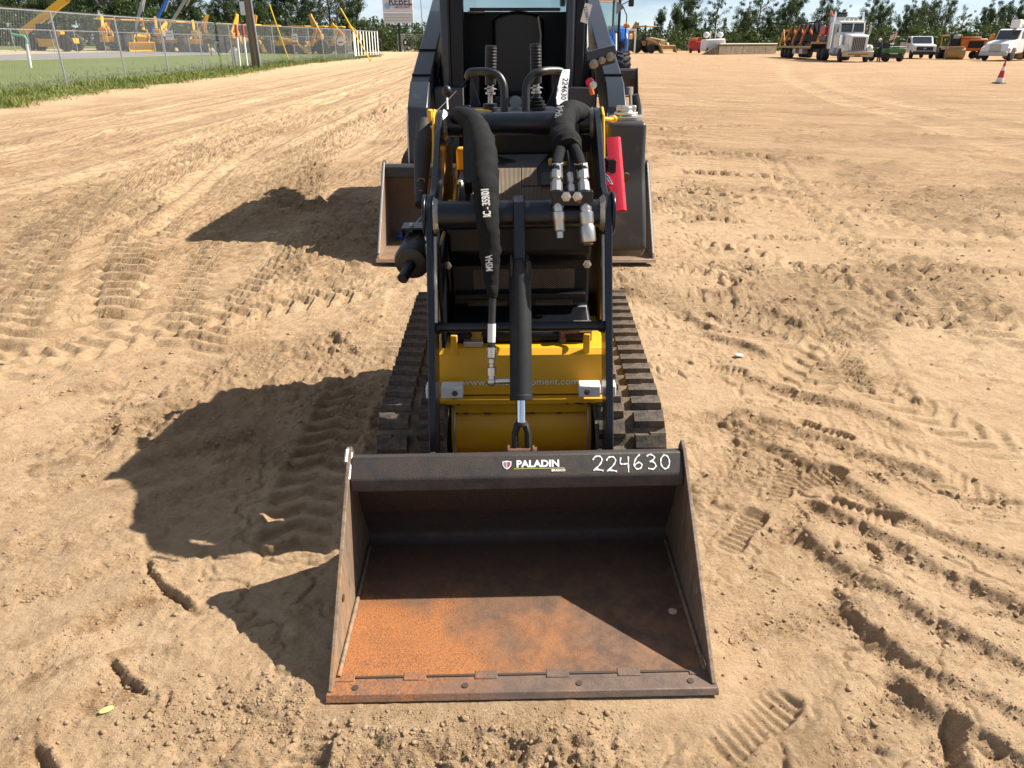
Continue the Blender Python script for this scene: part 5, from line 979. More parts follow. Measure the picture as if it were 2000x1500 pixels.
for s in (-1, 1):
    q = MB(); q.tube([(s * 1.06, 0.05, 0.06), (s * 1.06, 0.58, 0.66)], 0.008, 6); S(q, 'weld_bead', 'weld', sb)
    # carrier, arms
    u0, u1 = (-0.88, -0.715) if s < 0 else (0.745, 0.905)
    q = MB(); q.prism([(0.80, 0.20), (0.76, 0.60), (0.83, 1.06), (1.08, 1.235), (3.55, 2.02), (3.7, 1.86), (1.72, 1.17), (1.32, 0.96), (1.22, 0.60), (1.24, 0.20)], u0, u1, 'x'); ar = S(q, 'lift_arm', 'slate', bevel=0.012)
    for uu in (u0, u1): q = MB(); q.tube([(uu, 0.815, 1.02), (uu, 0.765, 0.75), (uu, 0.765, 0.62)], 0.006, 6); S(q, 'edge_weld', 'weld', ar)
    for t in (0.06, 0.30):
        yy = 1.08 + (3.55 - 1.08) * t; zz = 1.235 + (2.02 - 1.235) * t; S(MB().box(((u0 + u1) / 2, yy, zz + 0.008), (abs(u1 - u0) * 0.96, 0.02, 0.018), Matrix.Rotation(math.atan2(0.785, 2.47), 3, 'X')), 'arm_seam', 'black', ar)
    track(SK, [(1.30, 0.03), (1.8, 0.02), (2.6, 0.02), (3.2, 0.03), (3.42, 0.12), (3.50, 0.30), (3.42, 0.52), (3.2, 0.62), (2.6, 0.64), (1.6, 0.60), (1.25, 0.54), (1.10, 0.40), (1.08, 0.25), (1.15, 0.10)], s * 0.70, s * 1.02, 0.125, [(0.88, 1.02, 1), (0.71, 0.85, -1)] if s > 0 else [(-1.02, -0.88, -1), (-0.85, -0.71, 1)], 0.03, 0.03)
    S(MB().bb(s * 0.74, s * 0.97, 1.35, 3.2, 0.12, 0.5), 'undercarriage', 'black', bevel=0.01)
    # stepped front frame beside the foot opening
    S(MB().bb(s * 0.46, s * 0.705, 1.28, 1.75, 0.35, 1.185), 'front_frame', 'slate', bevel=0.012)
    q = MB(); q.tube([(s * 0.452, 1.285, 0.75), (s * 0.452, 1.285, 1.18), (s * 0.452, 1.7, 1.185)], 0.007, 6); S(q, 'edge_weld', 'weld')
    # lift cylinder and hoses inside the arm
    q = MB(); q.cyl((s * 0.67, 1.55, 0.75), (s * 0.67, 2.0, 1.35), 0.045, n=14); q.cyl((s * 0.67, 2.0, 1.35), (s * 0.67, 2.3, 1.72), 0.025, n=10); S(q, 'lift_cylinder', 'black')
    q = MB(); q.tube([(s * 0.69, 1.7, 1.0), (s * 0.70, 1.6, 1.25), (s * 0.68, 1.75, 1.4), (s * 0.66, 2.1, 1.5)], 0.016, 8); S(q, 'hose', 'hose')
S(MB().bb(-0.70, 0.70, 1.5, 3.4, 0.3, 0.95), 'main_body', 'black', bevel=0.02)
S(MB().bb(-0.66, 0.66, 2.95, 3.75, 0.95, 1.45), 'engine_hood', 'slate', bevel=0.04)
S(MB().bb(-0.66, 0.66, 0.80, 0.92, 0.16, 0.56), 'quick_coupler', 'black', bevel=0.01)
cab = bpy.data.objects.new('cab', None); COL.objects.link(cab); cab.parent = SK
for s in (-1, 1):
    u0, u1 = (-0.642, -0.448) if s < 0 else (0.432, 0.595)
    S(MB().bb(u0, u0 + 0.07, 1.42, 1.56, 0.92, 2.14), 'post', 'slate', cab, bevel=0.02); S(MB().bb(u0 + 0.072, u1, 1.46, 1.62, 0.92, 2.14), 'door_channel', 'black', cab, bevel=0.015)
    q = MB(); q.tube([(u0 + 0.071, 1.45, 0.95), (u0 + 0.071, 1.45, 2.1)], 0.008, 8); S(q, 'door_seal', 'plastic', cab)
    S(MB().bb(s * 0.60, s * 0.625, 1.565, 2.92, 0.92, 2.12), 'side_screen', 'black', cab, bevel=0.01)
    S(MB().bb(s * 0.32, s * 0.42, 1.8, 2.4, 1.0, 1.30), 'arm_rest', 'plastic', cab, bevel=0.03)
S(MB().bb(-0.70, 0.70, 1.40, 3.05, 2.142, 2.24), 'roof', 'slate', cab, bevel=0.03)
S(MB().bb(-0.60, 0.60, 2.86, 2.92, 0.92, 1.82), 'rear_wall', 'black', cab, bevel=0.01)
S(MB().bb(-0.46, 0.46, 2.80, 2.86, 1.825, 1.855), 'rear_window_frame', mat('pale_trim', (0.30, 0.31, 0.31), 0.5), cab, bevel=0.01)
M['glass'] = mat('tinted_glass', (0.55, 0.66, 0.64), 0.03, trans=1.0, spec=0.5)
S(MB().bb(-0.58, 0.58, 2.885, 2.895, 1.822, 2.10), 'rear_window', 'glass', cab)
S(MB().bb(-0.46, -0.30, 2.5, 2.85, 1.80, 1.815), 'shelf', 'white', cab, bevel=0.004)
# seat
seat = bpy.data.objects.new('seat', None); COL.objects.link(seat); seat.parent = cab
q = MB(); pr = []
for g in range(0, 181, 15): pr.append((0.03 + 0.25 * max(-1, min(1, 1.15 * math.cos(R(g)))), 1.65 + 0.16 * math.sin(R(g)) ** 0.8))
pr += [(-0.20, 1.05), (0.26, 1.05)]
q.prism(pr, 2.30, 2.44, 'y'); S(q, 'backrest', 'plastic', seat, bevel=0.035, seg=4); S(MB().bb(-0.22, 0.28, 1.80, 2.32, 0.96, 1.10), 'cushion', 'plastic', seat, bevel=0.04, seg=3)
q = MB(); q.tube([(0.22, 2.27, 1.76), (0.245, 2.26, 1.60), (0.24, 2.25, 1.40)], 0.010, 8); S(q, 'belt', mat('pale_belt', (0.45, 0.44, 0.40), 0.6), seat)
S(MB().bb(-0.26, 0.34, 1.50, 1.54, 0.955, 1.04), 'foot_bar', 'black', cab, bevel=0.01)
# hydraulic coupler block on the right arm and the red fitting below it
cb = bpy.data.objects.new('coupler_block', None); COL.objects.link(cb); cb.parent = SK
p = sp(1174, 112, 6.42); Rm = Matrix.Rotation(R(-14), 3, 'Y')
S(MB().box(p + Vector((0, 0.06, 0.03)), (0.235, 0.14, 0.07), Rm), 'housing', 'slate', cb, bevel=0.008); S(MB().box(p + Vector((0.004, 0.03, -0.035)), (0.21, 0.10, 0.06), Rm), 'manifold', 'plastic', cb, bevel=0.006)
for x, y, r in ((1160, 124, 0.036), (1176, 117, 0.028), (1192, 110, 0.034)):
    a = sp(x, y, 6.40); q = MB(); q.lathe([(0, r), (0.03, r), (0.032, r * .7), (0.055, r * .7), (0.057, r * .45), (0.07, r * .45)], a + Vector((0, 0.02, 0)), (0, -1, -0.12), 16); S(q, 'coupler', mat('dull_steel', (0.32, 0.29, 0.25), 0.4, metal=0.8, var=0.4, var_scale=30), cb)
a = sp(1151, 160, 6.5); q = MB(); q.lathe([(0, 0.030), (0.03, 0.035), (0.05, 0.028)], a, (0, -1, 0), 12); S(q, 'dust_cap', 'red'); q = MB(); q.lathe([(0, 0.03), (0.04, 0.03), (0.042, 0.02)], a + Vector((0.025, -0.04, -0.02)), (0, -1, 0), 14); S(q, 'drain_coupler', 'steel')
q = MB(); q.cyl(sp(1153, 168, 6.5), sp(1157, 185, 6.5), 0.02, n=10); S(q, 'orange_plug', mat('orange_plastic', (0.6, 0.12, 0.02), 0.5))
# strut and hose at the right rear of the frame
q = MB(); q.cyl(sp(1231, 180, 6.9), sp(1233, 225, 6.9), 0.014, n=10); q.lathe([(0, 0.03), (0.06, 0.03)], sp(1230, 170, 6.9), (0.05, 0, -1), 12); S(q, 'gas_strut', 'steel')
q = MB(); q.tube([sp(1238, 185, 7.0), sp(1243, 210, 7.0), sp(1244, 240, 6.95), sp(1238, 262, 6.9)], 0.045, 10); S(q, 'side_guard', 'plastic')
q = MB(); q.tube([sp(1204, 175, 6.8), sp(1208, 190, 6.75), sp(1212, 205, 6.7), sp(1213, 222, 6.7)], 0.04, 12); S(q, 'conduit', 'rubber')
# lot tag on the cab post
T2 = thing('lot_tag', 'small pale tag printed 222883 stuck to the big loader cab post', 'tag', ony(1145, 26, 6.9))
q = MB(); q.box((0, 0, 0), (0.062, 0.002, 0.145), Matrix.Rotation(R(14), 3, 'Y')); q.build('card', M['white'], T2)
text_obj('number', '222883', 0.038, M['plastic'], T2, frame((0.0, -0.002, 0.0), (0.24, 0, -0.97), (0.97, 0, 0.24)), 0.0008, 0.95)
# crumpled rag in the big bucket
ic = bmesh.new(); bmesh.ops.create_icosphere(ic, subdivisions=3, radius=0.06)
for v in ic.verts: v.co *= 1 + 0.45 * math.sin(v.co.x * 60 + 2) * math.cos(v.co.y * 47) + 0.2 * math.sin(v.co.z * 90); v.co.z = max(v.co.z * 0.7, -0.03)
me = bpy.data.meshes.new('rag'); ic.to_mesh(me); ic.free(); me.materials.append(mat('blue_cloth', (0.008, 0.045, 0.25), 0.8)); me.shade_flat()
rag = obj_from(me, 'crumpled_rag', None, ony(787, 462, 6.16)); tag(rag, 'crumpled blue rag lying in the big loader bucket', 'rag')

# ------------------------------------------------------------------ blue tractor farther back
TR = thing('farm_tractor', 'blue farm tractor with glass cab and front loader, right of the dark loader', 'tractor', (2.75, 25.2, 0))
def tp_(x, y, Y): return ony(x, y, Y) - Vector((2.75, 25.2, 0))
def T(mb, name, m, parent=TR, **k): return mb.build(name, M[m] if isinstance(m, str) else m, parent, **k)
M['blue'] = mat('bright_blue_paint', (0.012, 0.13, 0.52), 0.28, coat=0.5, var=0.15, var_scale=2)
M['amber'] = mat('amber_lens', (0.75, 0.20, 0.01), 0.2)
bk2, _, _, _ = bucket(TR, 1.12, [(0.08, 0.02), (0.45, 0.03), (0.6, 0.10), (0.64, 0.25), (0.60, 0.5), (0.55, 0.70)], [(0.62, 0.76), (0.50, 0.76), (0.46, 0.70), (0.47, 0.46), (0.49, 0.46), (0.60, 0.60)], 0.09, 4, ('rust2', 'rust2d', 'rust2d', 'rust2'), [(0.03, 0.02), (0.47, 0.78), (0.64, 0.78), (0.68, 0.3), (0.62, 0.08), (0.45, 0.02), (0.08, 0.018)], th=0.02, k=1.5)
bk2.location = (0, -0.9, 0.02)
def tyre(parent, c, r, w, matt='tyre', rim=None, lug=True, n=26, axis='x'):
    e = bpy.data.objects.new('wheel', None); COL.objects.link(e); e.parent = parent; e.location = c
    if axis == 'y': e.rotation_euler = (0, 0, R(90))
    pf = [(-w / 2, r * 0.62), (-w / 2 * 1.02, r * 0.85), (-w / 2 * 0.9, r * 0.95), (-w / 4, r), (w / 4, r), (w / 2 * 0.9, r * 0.95), (w / 2 * 1.02, r * 0.85), (w / 2, r * 0.62)]
    q = MB(); q.lathe(pf, (0, 0, 0), (1, 0, 0), n); q.build('tyre', M[matt], e)
    q = MB(); q.lathe([(-w / 2 * .75, r * 0.60), (-w / 2 * .95, r * 0.62), (-w / 2 * .6, r * 0.45), (-w / 2 * .62, r * 0.1)], (0, 0, 0), (1, 0, 0), n); q.lathe([(w / 2 * .62, r * 0.1), (w / 2 * .6, r * 0.45), (w / 2 * .95, r * 0.62), (w / 2 * .75, r * 0.60)], (0, 0, 0), (1, 0, 0), n); q.build('rim', M[rim or 'steel'], e)
    if lug:
        q = MB()
        for k in range(18):
            for s in (-1, 1):
                a = 2 * math.pi * (k + (0.5 if s > 0 else 0)) / 18; m3 = Matrix.Rotation(a, 3, 'X'); q.box(m3 @ Vector((s * w * 0.25, 0, r * 1.01)), (w * 0.52, r * 0.09, r * 0.09), m3 @ Matrix.Rotation(R(32 * s), 3, 'Z'))
        o = q.build('tread', M[matt], e); o['kind'] = 'stuff'
    return e
for s in (-1, 1):
    tyre(TR, (s * 0.78, 0.75, 0.62), 0.62, 0.42, rim='white'); tyre(TR, (s * 0.92, 3.1, 0.80), 0.80, 0.46, rim='white')
    q = MB(); q.prism([(2.15, 1.35), (2.30, 1.85), (2.8, 2.02), (3.6, 1.95), (4.0, 1.4), (3.9, 1.3), (3.5, 1.75), (2.8, 1.80), (2.4, 1.65), (2.25, 1.2)], s * 0.62, s * 1.15, 'x'); T(q, 'fender', 'blue', bevel=0.03)
    q = MB(); q.prism([(2.10, 0.95), (2.10, 1.60), (2.40, 1.95), (2.45, 0.95)], s * 0.86, s * 1.13, 'x'); T(q, 'side_panel', 'blue', bevel=0.04)
    q = MB(); q.prism([(-0.35, 0.45), (-0.25, 0.62), (0.45, 1.35), (1.7, 1.75), (1.85, 1.60), (0.65, 1.15), (0.0, 0.40)], s * 0.40, s * 0.50, 'x'); T(q, 'loader_arm', 'blue', bevel=0.01)
    T(MB().bb(s * 0.40, s * 0.56, 1.55, 1.80, 0.6, 1.85), 'loader_post', 'blue', bevel=0.015)
    q = MB(); q.cyl((s * 0.60, 1.35, 1.75), (s * 0.58, 0.9, 1.1), 0.05, n=12); T(q, 'loader_cylinder', mat('grey_cyl', (0.35, 0.34, 0.36), 0.4))
T(MB().bb(-0.34, 0.34, 0.2, 2.0, 0.75, 1.62), 'hood', 'blue', bevel=0.08, seg=3); T(MB().bb(-0.3, 0.3, 0.17, 0.2, 0.8, 1.45), 'grille', 'plastic', bevel=0.01)
T(MB().bb(-0.4, 0.4, 0.5, 3.2, 0.5, 0.8), 'chassis', 'plastic', bevel=0.02)
ca = bpy.data.objects.new('cab', None); COL.objects.link(ca); ca.parent = TR
for s in (-1, 1):
    for yy in (2.05, 3.65): q = MB(); q.tube([(s * 0.80, yy, 1.0), (s * 0.78, yy, 2.75)], 0.045, 8); T(q, 'post', 'plastic', ca)
    T(MB().bb(s * 0.775, s * 0.785, 2.1, 3.6, 1.1, 2.7), 'side_glass', 'glass', ca)
    q = MB(); q.tube([(s * 0.82, 2.0, 1.5), (s * 0.98, 1.85, 1.55), (s * 1.0, 1.85, 2.3), (s * 0.86, 1.95, 2.6)], 0.018, 8); T(q, 'grab_rail', 'plastic', ca)
    a = Vector((s * 1.0, 1.9, 2.0)); q = MB(); q.lathe([(-0.1, 0.055), (-0.06, 0.07), (0.06, 0.07), (0.1, 0.05)], a + Vector((s * 0.02, 0, 0)), (1, 0, 0), 12); T(q, 'turn_lamp', 'amber', ca)
    q = MB(); q.tube([(s * 0.82, 1.95, 2.62), (s * 1.10, 1.8, 2.75)], 0.015, 6); T(q, 'mirror_arm', 'plastic', ca); T(MB().bb(s * 1.02, s * 1.20, 1.75, 1.82, 2.56, 2.85), 'mirror', 'plastic', ca, bevel=0.04)
T(MB().bb(-0.74, 0.74, 2.045, 2.055, 1.25, 2.7), 'windscreen', 'glass', ca); T(MB().bb(-0.92, 0.92, 1.8, 3.8, 2.75, 2.92), 'roof', 'blue', ca, bevel=0.06); T(MB().bb(-0.78, 0.78, 2.2, 3.6, 0.9, 1.0), 'cab_floor', 'plastic', ca)
T(MB().bb(-0.3, 0.3, 3.0, 3.2, 1.1, 1.9), 'seat_back', 'plastic', ca, bevel=0.05)
q = MB(); c = tp_(1210, 15, 27.2); q.prism([(c.x - 0.10, c.z + 0.2), (c.x + 0.16, c.z), (c.x - 0.10, c.z - 0.2)], 2.0, 2.015, 'y'); T(q, 'warning_triangle', mat('grey_back', (0.22, 0.24, 0.26), 0.5))
T(MB().bb(0.86, 1.02, 2.05, 2.12, 1.32, 1.52), 'work_lamp', 'plastic', bevel=0.01)
# ------------------------------------------------------------------ verge, road and fences on the left
def noise_mat(name, c1, c2, c3, s1, s2, rough=0.95, bump=0.5, bs=20, bd=0.02):
    m = bpy.data.materials.new(name); m.use_nodes = True; n = m.node_tree; L = n.links; b = n.nodes['Principled BSDF']; b.inputs['Roughness'].default_value = rough; b.inputs['Specular IOR Level'].default_value = 0.2
    t = n.nodes.new('ShaderNodeTexCoord')
    def nz(s): q = n.nodes.new('ShaderNodeTexNoise'); q.inputs['Scale'].default_value = s; q.inputs['Detail'].default_value = 6; q.inputs['Roughness'].default_value = 0.68; L.new(t.outputs['Object'], q.inputs['Vector']); return q.outputs['Fac']
    def mix(f, lo, hi, a, c):
        r = n.nodes.new('ShaderNodeMapRange'); r.inputs[1].default_value = lo; r.inputs[2].default_value = hi; L.new(f, r.inputs[0]); q = n.nodes.new('ShaderNodeMix'); q.data_type = 'RGBA'; L.new(r.outputs[0], q.inputs[0])
        for k, v in ((6, a), (7, c)):
            if hasattr(v, 'links'): L.new(v, q.inputs[k])
            else: q.inputs[k].default_value = (*v, 1)
        return q.outputs[2]
    c = mix(nz(s1), 0.38, 0.62, c1, c2); c = mix(nz(s2), 0.45, 0.75, c, c3); L.new(c, b.inputs['Base Color'])
    bn = n.nodes.new('ShaderNodeBump'); bn.inputs['Strength'].default_value = bump; bn.inputs['Distance'].default_value = bd; L.new(nz(bs), bn.inputs['Height']); L.new(bn.outputs[0], b.inputs['Normal']); return m
M['lawn'] = noise_mat('mown_grass', (0.095, 0.135, 0.028), (0.125, 0.155, 0.040), (0.18, 0.165, 0.065), 0.15, 2.5, bs=8, bd=0.06)
M['asphalt'] = noise_mat('worn_asphalt', (0.20, 0.195, 0.20), (0.24, 0.23, 0.23), (0.16, 0.155, 0.155), 0.3, 6, bump=0.2)
M['gravel'] = noise_mat('sandy_shoulder', (0.50, 0.40, 0.27), (0.42, 0.32, 0.20), (0.30, 0.25, 0.13), 0.3, 2.0)
def strip(name, left, right, mt, lift, n=60, wob=0.0, cols=6):
    # left/right: functions of Y giving X; a sheet following the verge
    ys = np.concatenate([np.linspace(8, 60, 60), np.linspace(62, 420, 60)]); X = []; 
    for y in ys:
        a, b = left(y), right(y); w = wob * (fbm(np.array(y * 1.0), np.array(0.3), 0.5, 3, 6) + 0.6 * fbm(np.array(y * 1.0), np.array(0.9), 2.0, 2, 8)); X.append(np.linspace(a, b + w, cols))
    X = np.array(X); Yg = np.repeat(ys[:, None], cols, 1); Z = relief(X, Yg)[0] + lift
    return tag(sheet(name, X, Yg, Z, mt), kind='structure')
LERP = lambda pts: (lambda y: float(np.interp(y, [p[1] for p in pts], [p[0] for p in pts])))
LAWN_R = LERP([(-13.2, 10), (-14.0, 22), (-14.4, 30), (-14.3, 38), (-14.9, 46), (-16.0, 58), (-15.6, 72), (-15.0, 86), (-17.0, 100), (-26, 140)])
RN = [ong(*q) for q in ((0, 118), (200, 113), (340, 108), (600, 103))]; RF = [ong(*q) for q in ((0, 107.5), (200, 102.5), (340, 99.5), (600, 97))]
ROAD_N = LERP([(-34, 10)] + sorted([(p.x, p.y) for p in RN], key=lambda t: t[1]) + [(-26, 400)]); ROAD_F = LERP([(-46, 10)] + sorted([(p.x, p.y) for p in RF], key=lambda t: t[1]) + [(-33, 400)])
strip('grass_verge', lambda y: -160.0, LAWN_R, M['lawn'], 0.030, wob=1.1, cols=40)
strip('road_shoulder', lambda y: ROAD_F(y) - 9, lambda y: ROAD_N(y) + 0.5, M['gravel'], 0.042, cols=12)
strip('road', ROAD_F, ROAD_N, M['asphalt'], 0.054, cols=10)
# tufts of long grass along the fence
def tufts():
    n = 75000; Yv = 20 + 85 * RNG.uniform(0, 1, n) ** 1.7; base = np.array([LAWN_R(y) for y in Yv]); X = base + 1.2 * fbm(Yv, Yv * 0 + .3, 0.5, 3, 6) - RNG.exponential(1.5, n) + 0.5 * RNG.normal(0, 1, n); 
    Z = relief(X[None], Yv[None])[0][0] + 0.02; hgt = RNG.uniform(0.04, 0.20, n) * (0.5 + 0.9 * sst(-0.1, 0.4, fbm(X, Yv, 0.6, 2, 3))); w = RNG.uniform(0.006, 0.014, n) * (1 + Yv / 45); a = RNG.uniform(0, 6.28, n); lean = RNG.uniform(-0.16, 0.16, (n, 2))
    dx, dy = np.cos(a) * w, np.sin(a) * w
    V = np.stack([np.stack([X - dx, Yv - dy, Z], -1), np.stack([X + dx, Yv + dy, Z], -1), np.stack([X + lean[:, 0] + dx * .3, Yv + lean[:, 1], Z + hgt], -1)], 1)
    me = bpy.data.meshes.new('fence_grass'); me.from_pydata(V.reshape(-1, 3).tolist(), [], np.arange(3 * n).reshape(-1, 3).tolist()); me.materials.append(M['blade'])
    o = bpy.data.objects.new('fence_grass', me); COL.objects.link(o); tag(o, 'rough green grass and weeds growing along the chain-link fence', 'grass', kind='stuff')
M['blade'] = noise_mat('grass_blade', (0.12, 0.17, 0.035), (0.17, 0.20, 0.055), (0.28, 0.24, 0.10), 0.8, 3.0, bump=0.0)
tufts()
M['galv'] = mat('galvanised_steel', (0.42, 0.43, 0.44), 0.45, metal=0.6, var=0.2, var_scale=3)
M['wire'] = mat('fence_wire', (0.30, 0.31, 0.32), 0.5, metal=0.3)
def chain_fence(name, label, pts, H, pitch, r, post_r, posts=None, rail_r=0.024, mesh_from=0.03):
    """pts = ground points of the posts in order"""
    e = thing(name, label, 'fence', pts[0]); o0 = Vector(pts[0]); L_ = [Vector(p) - o0 for p in pts]
    for p in L_: q = MB(); q.cyl(p + Vector((0, 0, -0.1)), p + Vector((0, 0, H)), post_r, n=10); q.build('post', M['galv'], e)
    q = MB(); q.tube([p + Vector((0, 0, H)) for p in L_], rail_r, 8); q.build('top_rail', M['galv'], e)
    q = MB(); h = H - mesh_from + 0.06; acc = 0
    for i in range(len(L_) - 1):
        a, b = L_[i], L_[i + 1]; l = (b - a).length; d = (b - a) / l; k = h / 1.7; t = -k
        off = Vector((d.y, -d.x, 0)) * 0.028
        while t < l:
            for up in (0, 1):
                t0, t1 = max(t, 0), min(t + k, l); f0, f1 = (t0 - t) / k, (t1 - t) / k
                if up: f0, f1 = 1 - f0, 1 - f1
                A = a + d * t0 + Vector((0, 0, mesh_from + h * f0)) + off; B = a + d * t1 + Vector((0, 0, mesh_from + h * f1)) + off
                if (B - A).length > 0.01: q.tube([A, B], r, 3, caps=False)
            t += pitch
    m = q.build('chain_mesh', M['wire'], e, fix=False, smooth=0); m['kind'] = 'stuff'
    return e
def fpt(p): return Vector((p.x, p.y, gz_at(p.x, p.y)))
tops = [(97, 23), (222, 32), (311, 38), (384, 43), (445, 47), (490, 49.5), (530, 51.5), (570, 53), (601, 54.5), (627, 55.5), (652, 56.6), (671, 57.5), (684, 58.2)]
FP = [onz(x, y, 2.53) for x, y in tops]; d0 = FP[0] - FP[1]; FP = [FP[0] + d0 * k for k in (3, 2, 1)] + FP; FP = [Vector((p.x, p.y, -0.02)) for p in FP]
chain_fence('chain_link_fence', 'grey chain-link fence beside the sandy lot, left of the machines', FP, 2.55, 0.10, 0.0030, 0.036)
# sliding gate with white upright slats
g0, g1 = FP[-1] + Vector((0.15, 0.3, 0)), onz(737, 60.5, 2.53); g1.z = -0.02
ga = thing('slatted_gate', 'white slatted gate at the end of the chain-link fence', 'gate', g0); gd = (g1 - g0); gl = gd.length; gd.normalize(); gr = Matrix.Rotation(math.atan2(gd.y, gd.x), 3, 'Z')
for k in range(9):
    w = 0.62 if k == 0 else 0.26; c = gd * (0.45 + (gl - 0.6) * k / 8) + Vector((0, 0, 1.33)); MB().box(c, (w, 0.03, 2.25), gr).build('slat', M['white'], ga)
for z in (0.22, 2.5): q = MB(); q.tube([Vector((0, 0, z)), gd * gl + Vector((0, 0, z))], 0.03, 8); q.build('rail', M['galv'], ga)
for t in (0, 1): q = MB(); q.cyl(gd * (gl * t), gd * (gl * t) + Vector((0, 0, 2.62)), 0.045, n=10); q.build('gate_post', M['galv'], ga)
# fence beyond the entrance
B0 = [onz(778, 64, 2.5), onz(800, 66, 2.5), onz(825, 70, 2.5), onz(850, 72, 2.5), onz(880, 73.5, 2.5)]
B0 = [ong(778, 101), ong(792, 100.5), ong(812, 100), ong(835, 99.5), ong(862, 99), ong(900, 98.6)]
chain_fence('chain_link_fence', 'tan-grey chain-link fence beyond the entrance, behind the sign', [Vector((p.x, p.y, gz_at(p.x, p.y))) for p in B0], 2.55, 0.12, 0.005, 0.045)
# fence across the road
def atY(x, Y): q = ony(x, 90, Y); return fpt(q)
FF = [atY(x, 74 + 26 * (x + 60) / 740) for x in (-60, 28, 58, 105, 150, 205, 262, 318, 370, 420, 470, 530, 600, 680)]
chain_fence('chain_link_fence', 'far chain-link fence across the road in front of yellow machines', [fpt(p) for p in FF], 2.0, 0.14, 0.003, 0.04)
# signs on the fences
M['signred'] = mat('sign_red', (0.5, 0.06, 0.04), 0.5)
def board(label, x, y, Y, w, h, foot=True, lines=2):
    p = ony(x, y, Y); e = thing('warning_sign', label, 'sign', p); MB().box((0, 0, 0), (w, 0.02, h)).build('panel', M['white'], e, bevel=0.004)
    MB().box((0, -0.013, -h * 0.42), (w, 0.004, h * 0.14)).build('red_band', M['signred'], e)
    for k in range(lines): MB().box((0, -0.013, h * (0.25 - 0.25 * k)), (w * 0.7, 0.004, h * 0.06)).build('print_line', M['plastic'], e)
    return e
yf = FF[7].y - 0.25
board('large white sign with red foot on the far fence across the road', 331, 70.5, yf, 0.85, 1.1); board('small white sign on the chain-link fence near the leaning yellow guard', 575.5, 76, FP[10].y - 0.4, 0.42, 0.72)
e = thing('stop_sign', 'small pale eight-sided sign on the chain-link fence left of gate', 'sign', ony(665, 81.5, FP[13].y - 0.3)); q = MB(); q.prism([(0.36 * math.cos(R(22.5 + 45 * k)), 0.36 * math.sin(R(22.5 + 45 * k))) for k in range(8)], 0, 0.02, 'y'); q.build('panel', M['white'], e); MB().box((0, -0.006, -0.05), (0.4, 0.006, 0.1)).build('band', M['signred'], e)
# utility pole with conduit, notice plate and guys
M['wood'] = mat('weathered_pole', (0.20, 0.16, 0.115), 0.9, var=0.35, var_scale=2, stretch=(6, 6, 0.5), bump=0.4, bump_scale=8)
pb = onz(501, 133); up_ = thing('utility_pole', 'thick weathered wooden utility pole by the chain-link fence', 'pole', pb)
q = MB(); q.tube([(0, 0, -0.1), (-0.05, 0, 4.5), (-0.1, 0, 9)], [0.25, 0.22, 0.17], 16); q.build('shaft', M['wood'], up_); q = MB(); q.tube([(0.30, -0.1, 0), (0.22, -0.1, 4.5), (0.15, -0.1, 8)], 0.055, 8); q.build('conduit', M['galv'], up_)
MB().box((-0.30, -0.24, 3.35), (0.30, 0.02, 0.75)).build('notice_plate', mat('pale_plate', (0.6, 0.63, 0.68), 0.5), up_)
M['guy'] = mat('yellow_guard', (0.80, 0.52, 0.02), 0.45)
for (x0, y0, x1, y1, lab) in ((564, 118, 526, 8, 'yellow guy-wire guard leaning beside the utility pole'), (724, 120, 665, 16, 'yellow guy-wire guard leaning in front of the white gate')):
    a = onz(x0, y0); b = ony(x1, y1, a.y - 0.5); e = thing('guy_wire_guard', lab, 'guy wire', a); q = MB(); q.tube([(0, 0, 0), (b - a)], 0.055, 10); q.build('guard_tube', M['guy'], e); q = MB(); q.tube([(b - a), (b - a) * 2.6], 0.012, 5); q.build('wire', M['galv'], e); q = MB(); q.cyl((0, 0, -0.05), (0.05, 0, 0.25), 0.03, n=8); q.build('anchor', M['galv'], e)
# red-topped marker posts
for x, y, x2, y2, lab in ((469, 132, 460, 48, 'white marker post with red top, left of its twin'), (483, 131, 473, 48, 'white marker post with red top, next to the utility pole')):
    a = onz(x, y); b = ony(x2, y2, a.y); e = thing('marker_post', lab, 'post', a); d = b - a; q = MB(); q.tube([(0, 0, -0.05), d * 0.72], 0.075, 12); q.build('white_tube', M['white'], e); q = MB(); q.tube([d * 0.72, d], 0.085, 12); q.build('red_sleeve', M['signred'], e)
a = onz(464, 131); e = thing('utility_box', 'short grey utility pedestal behind the marker posts', 'box', a + Vector((-0.3, 0.5, 0))); MB().bb(-0.12, 0.12, -0.1, 0.1, 0, 1.15).build('cabinet', M['galv'], e, bevel=0.02); MB().bb(-0.14, 0.14, -0.12, 0.12, 1.15, 1.2).build('lid', M['galv'], e, bevel=0.01)
# mailboxes by the road
for x, lab, colr, flip in ((413, 'dark mailbox on a wooden post, left of the pair', 'plastic', 0), (427, 'dark mailbox with a pale front, right of the pair', 'plastic', 1)):
    a = ong(x + 1, 108.5); e = thing('mailbox', lab, 'mailbox', a); MB().bb(-0.06, 0.06, -0.06, 0.06, -0.05, 1.15).build('post', M['wood'], e); MB().bb(-0.06, 0.06, -0.06, 0.45, 0.85, 0.93).build('brace', M['wood'], e)
    q = MB(); q.prism([(-0.42, 1.16), (-0.42, 1.5)] + [(-0.42 + 0.84 * k / 8, 1.5 + 0.12 * math.sin(math.pi * k / 8)) for k in range(1, 8)] + [(0.42, 1.5), (0.42, 1.16)], -0.2, 0.3, 'y'); q.build('box', M[colr], e, bevel=0.01)
    if flip: MB().box((0.0, -0.22, 1.28), (0.5, 0.02, 0.2)).build('front_plate', M['white'], e)
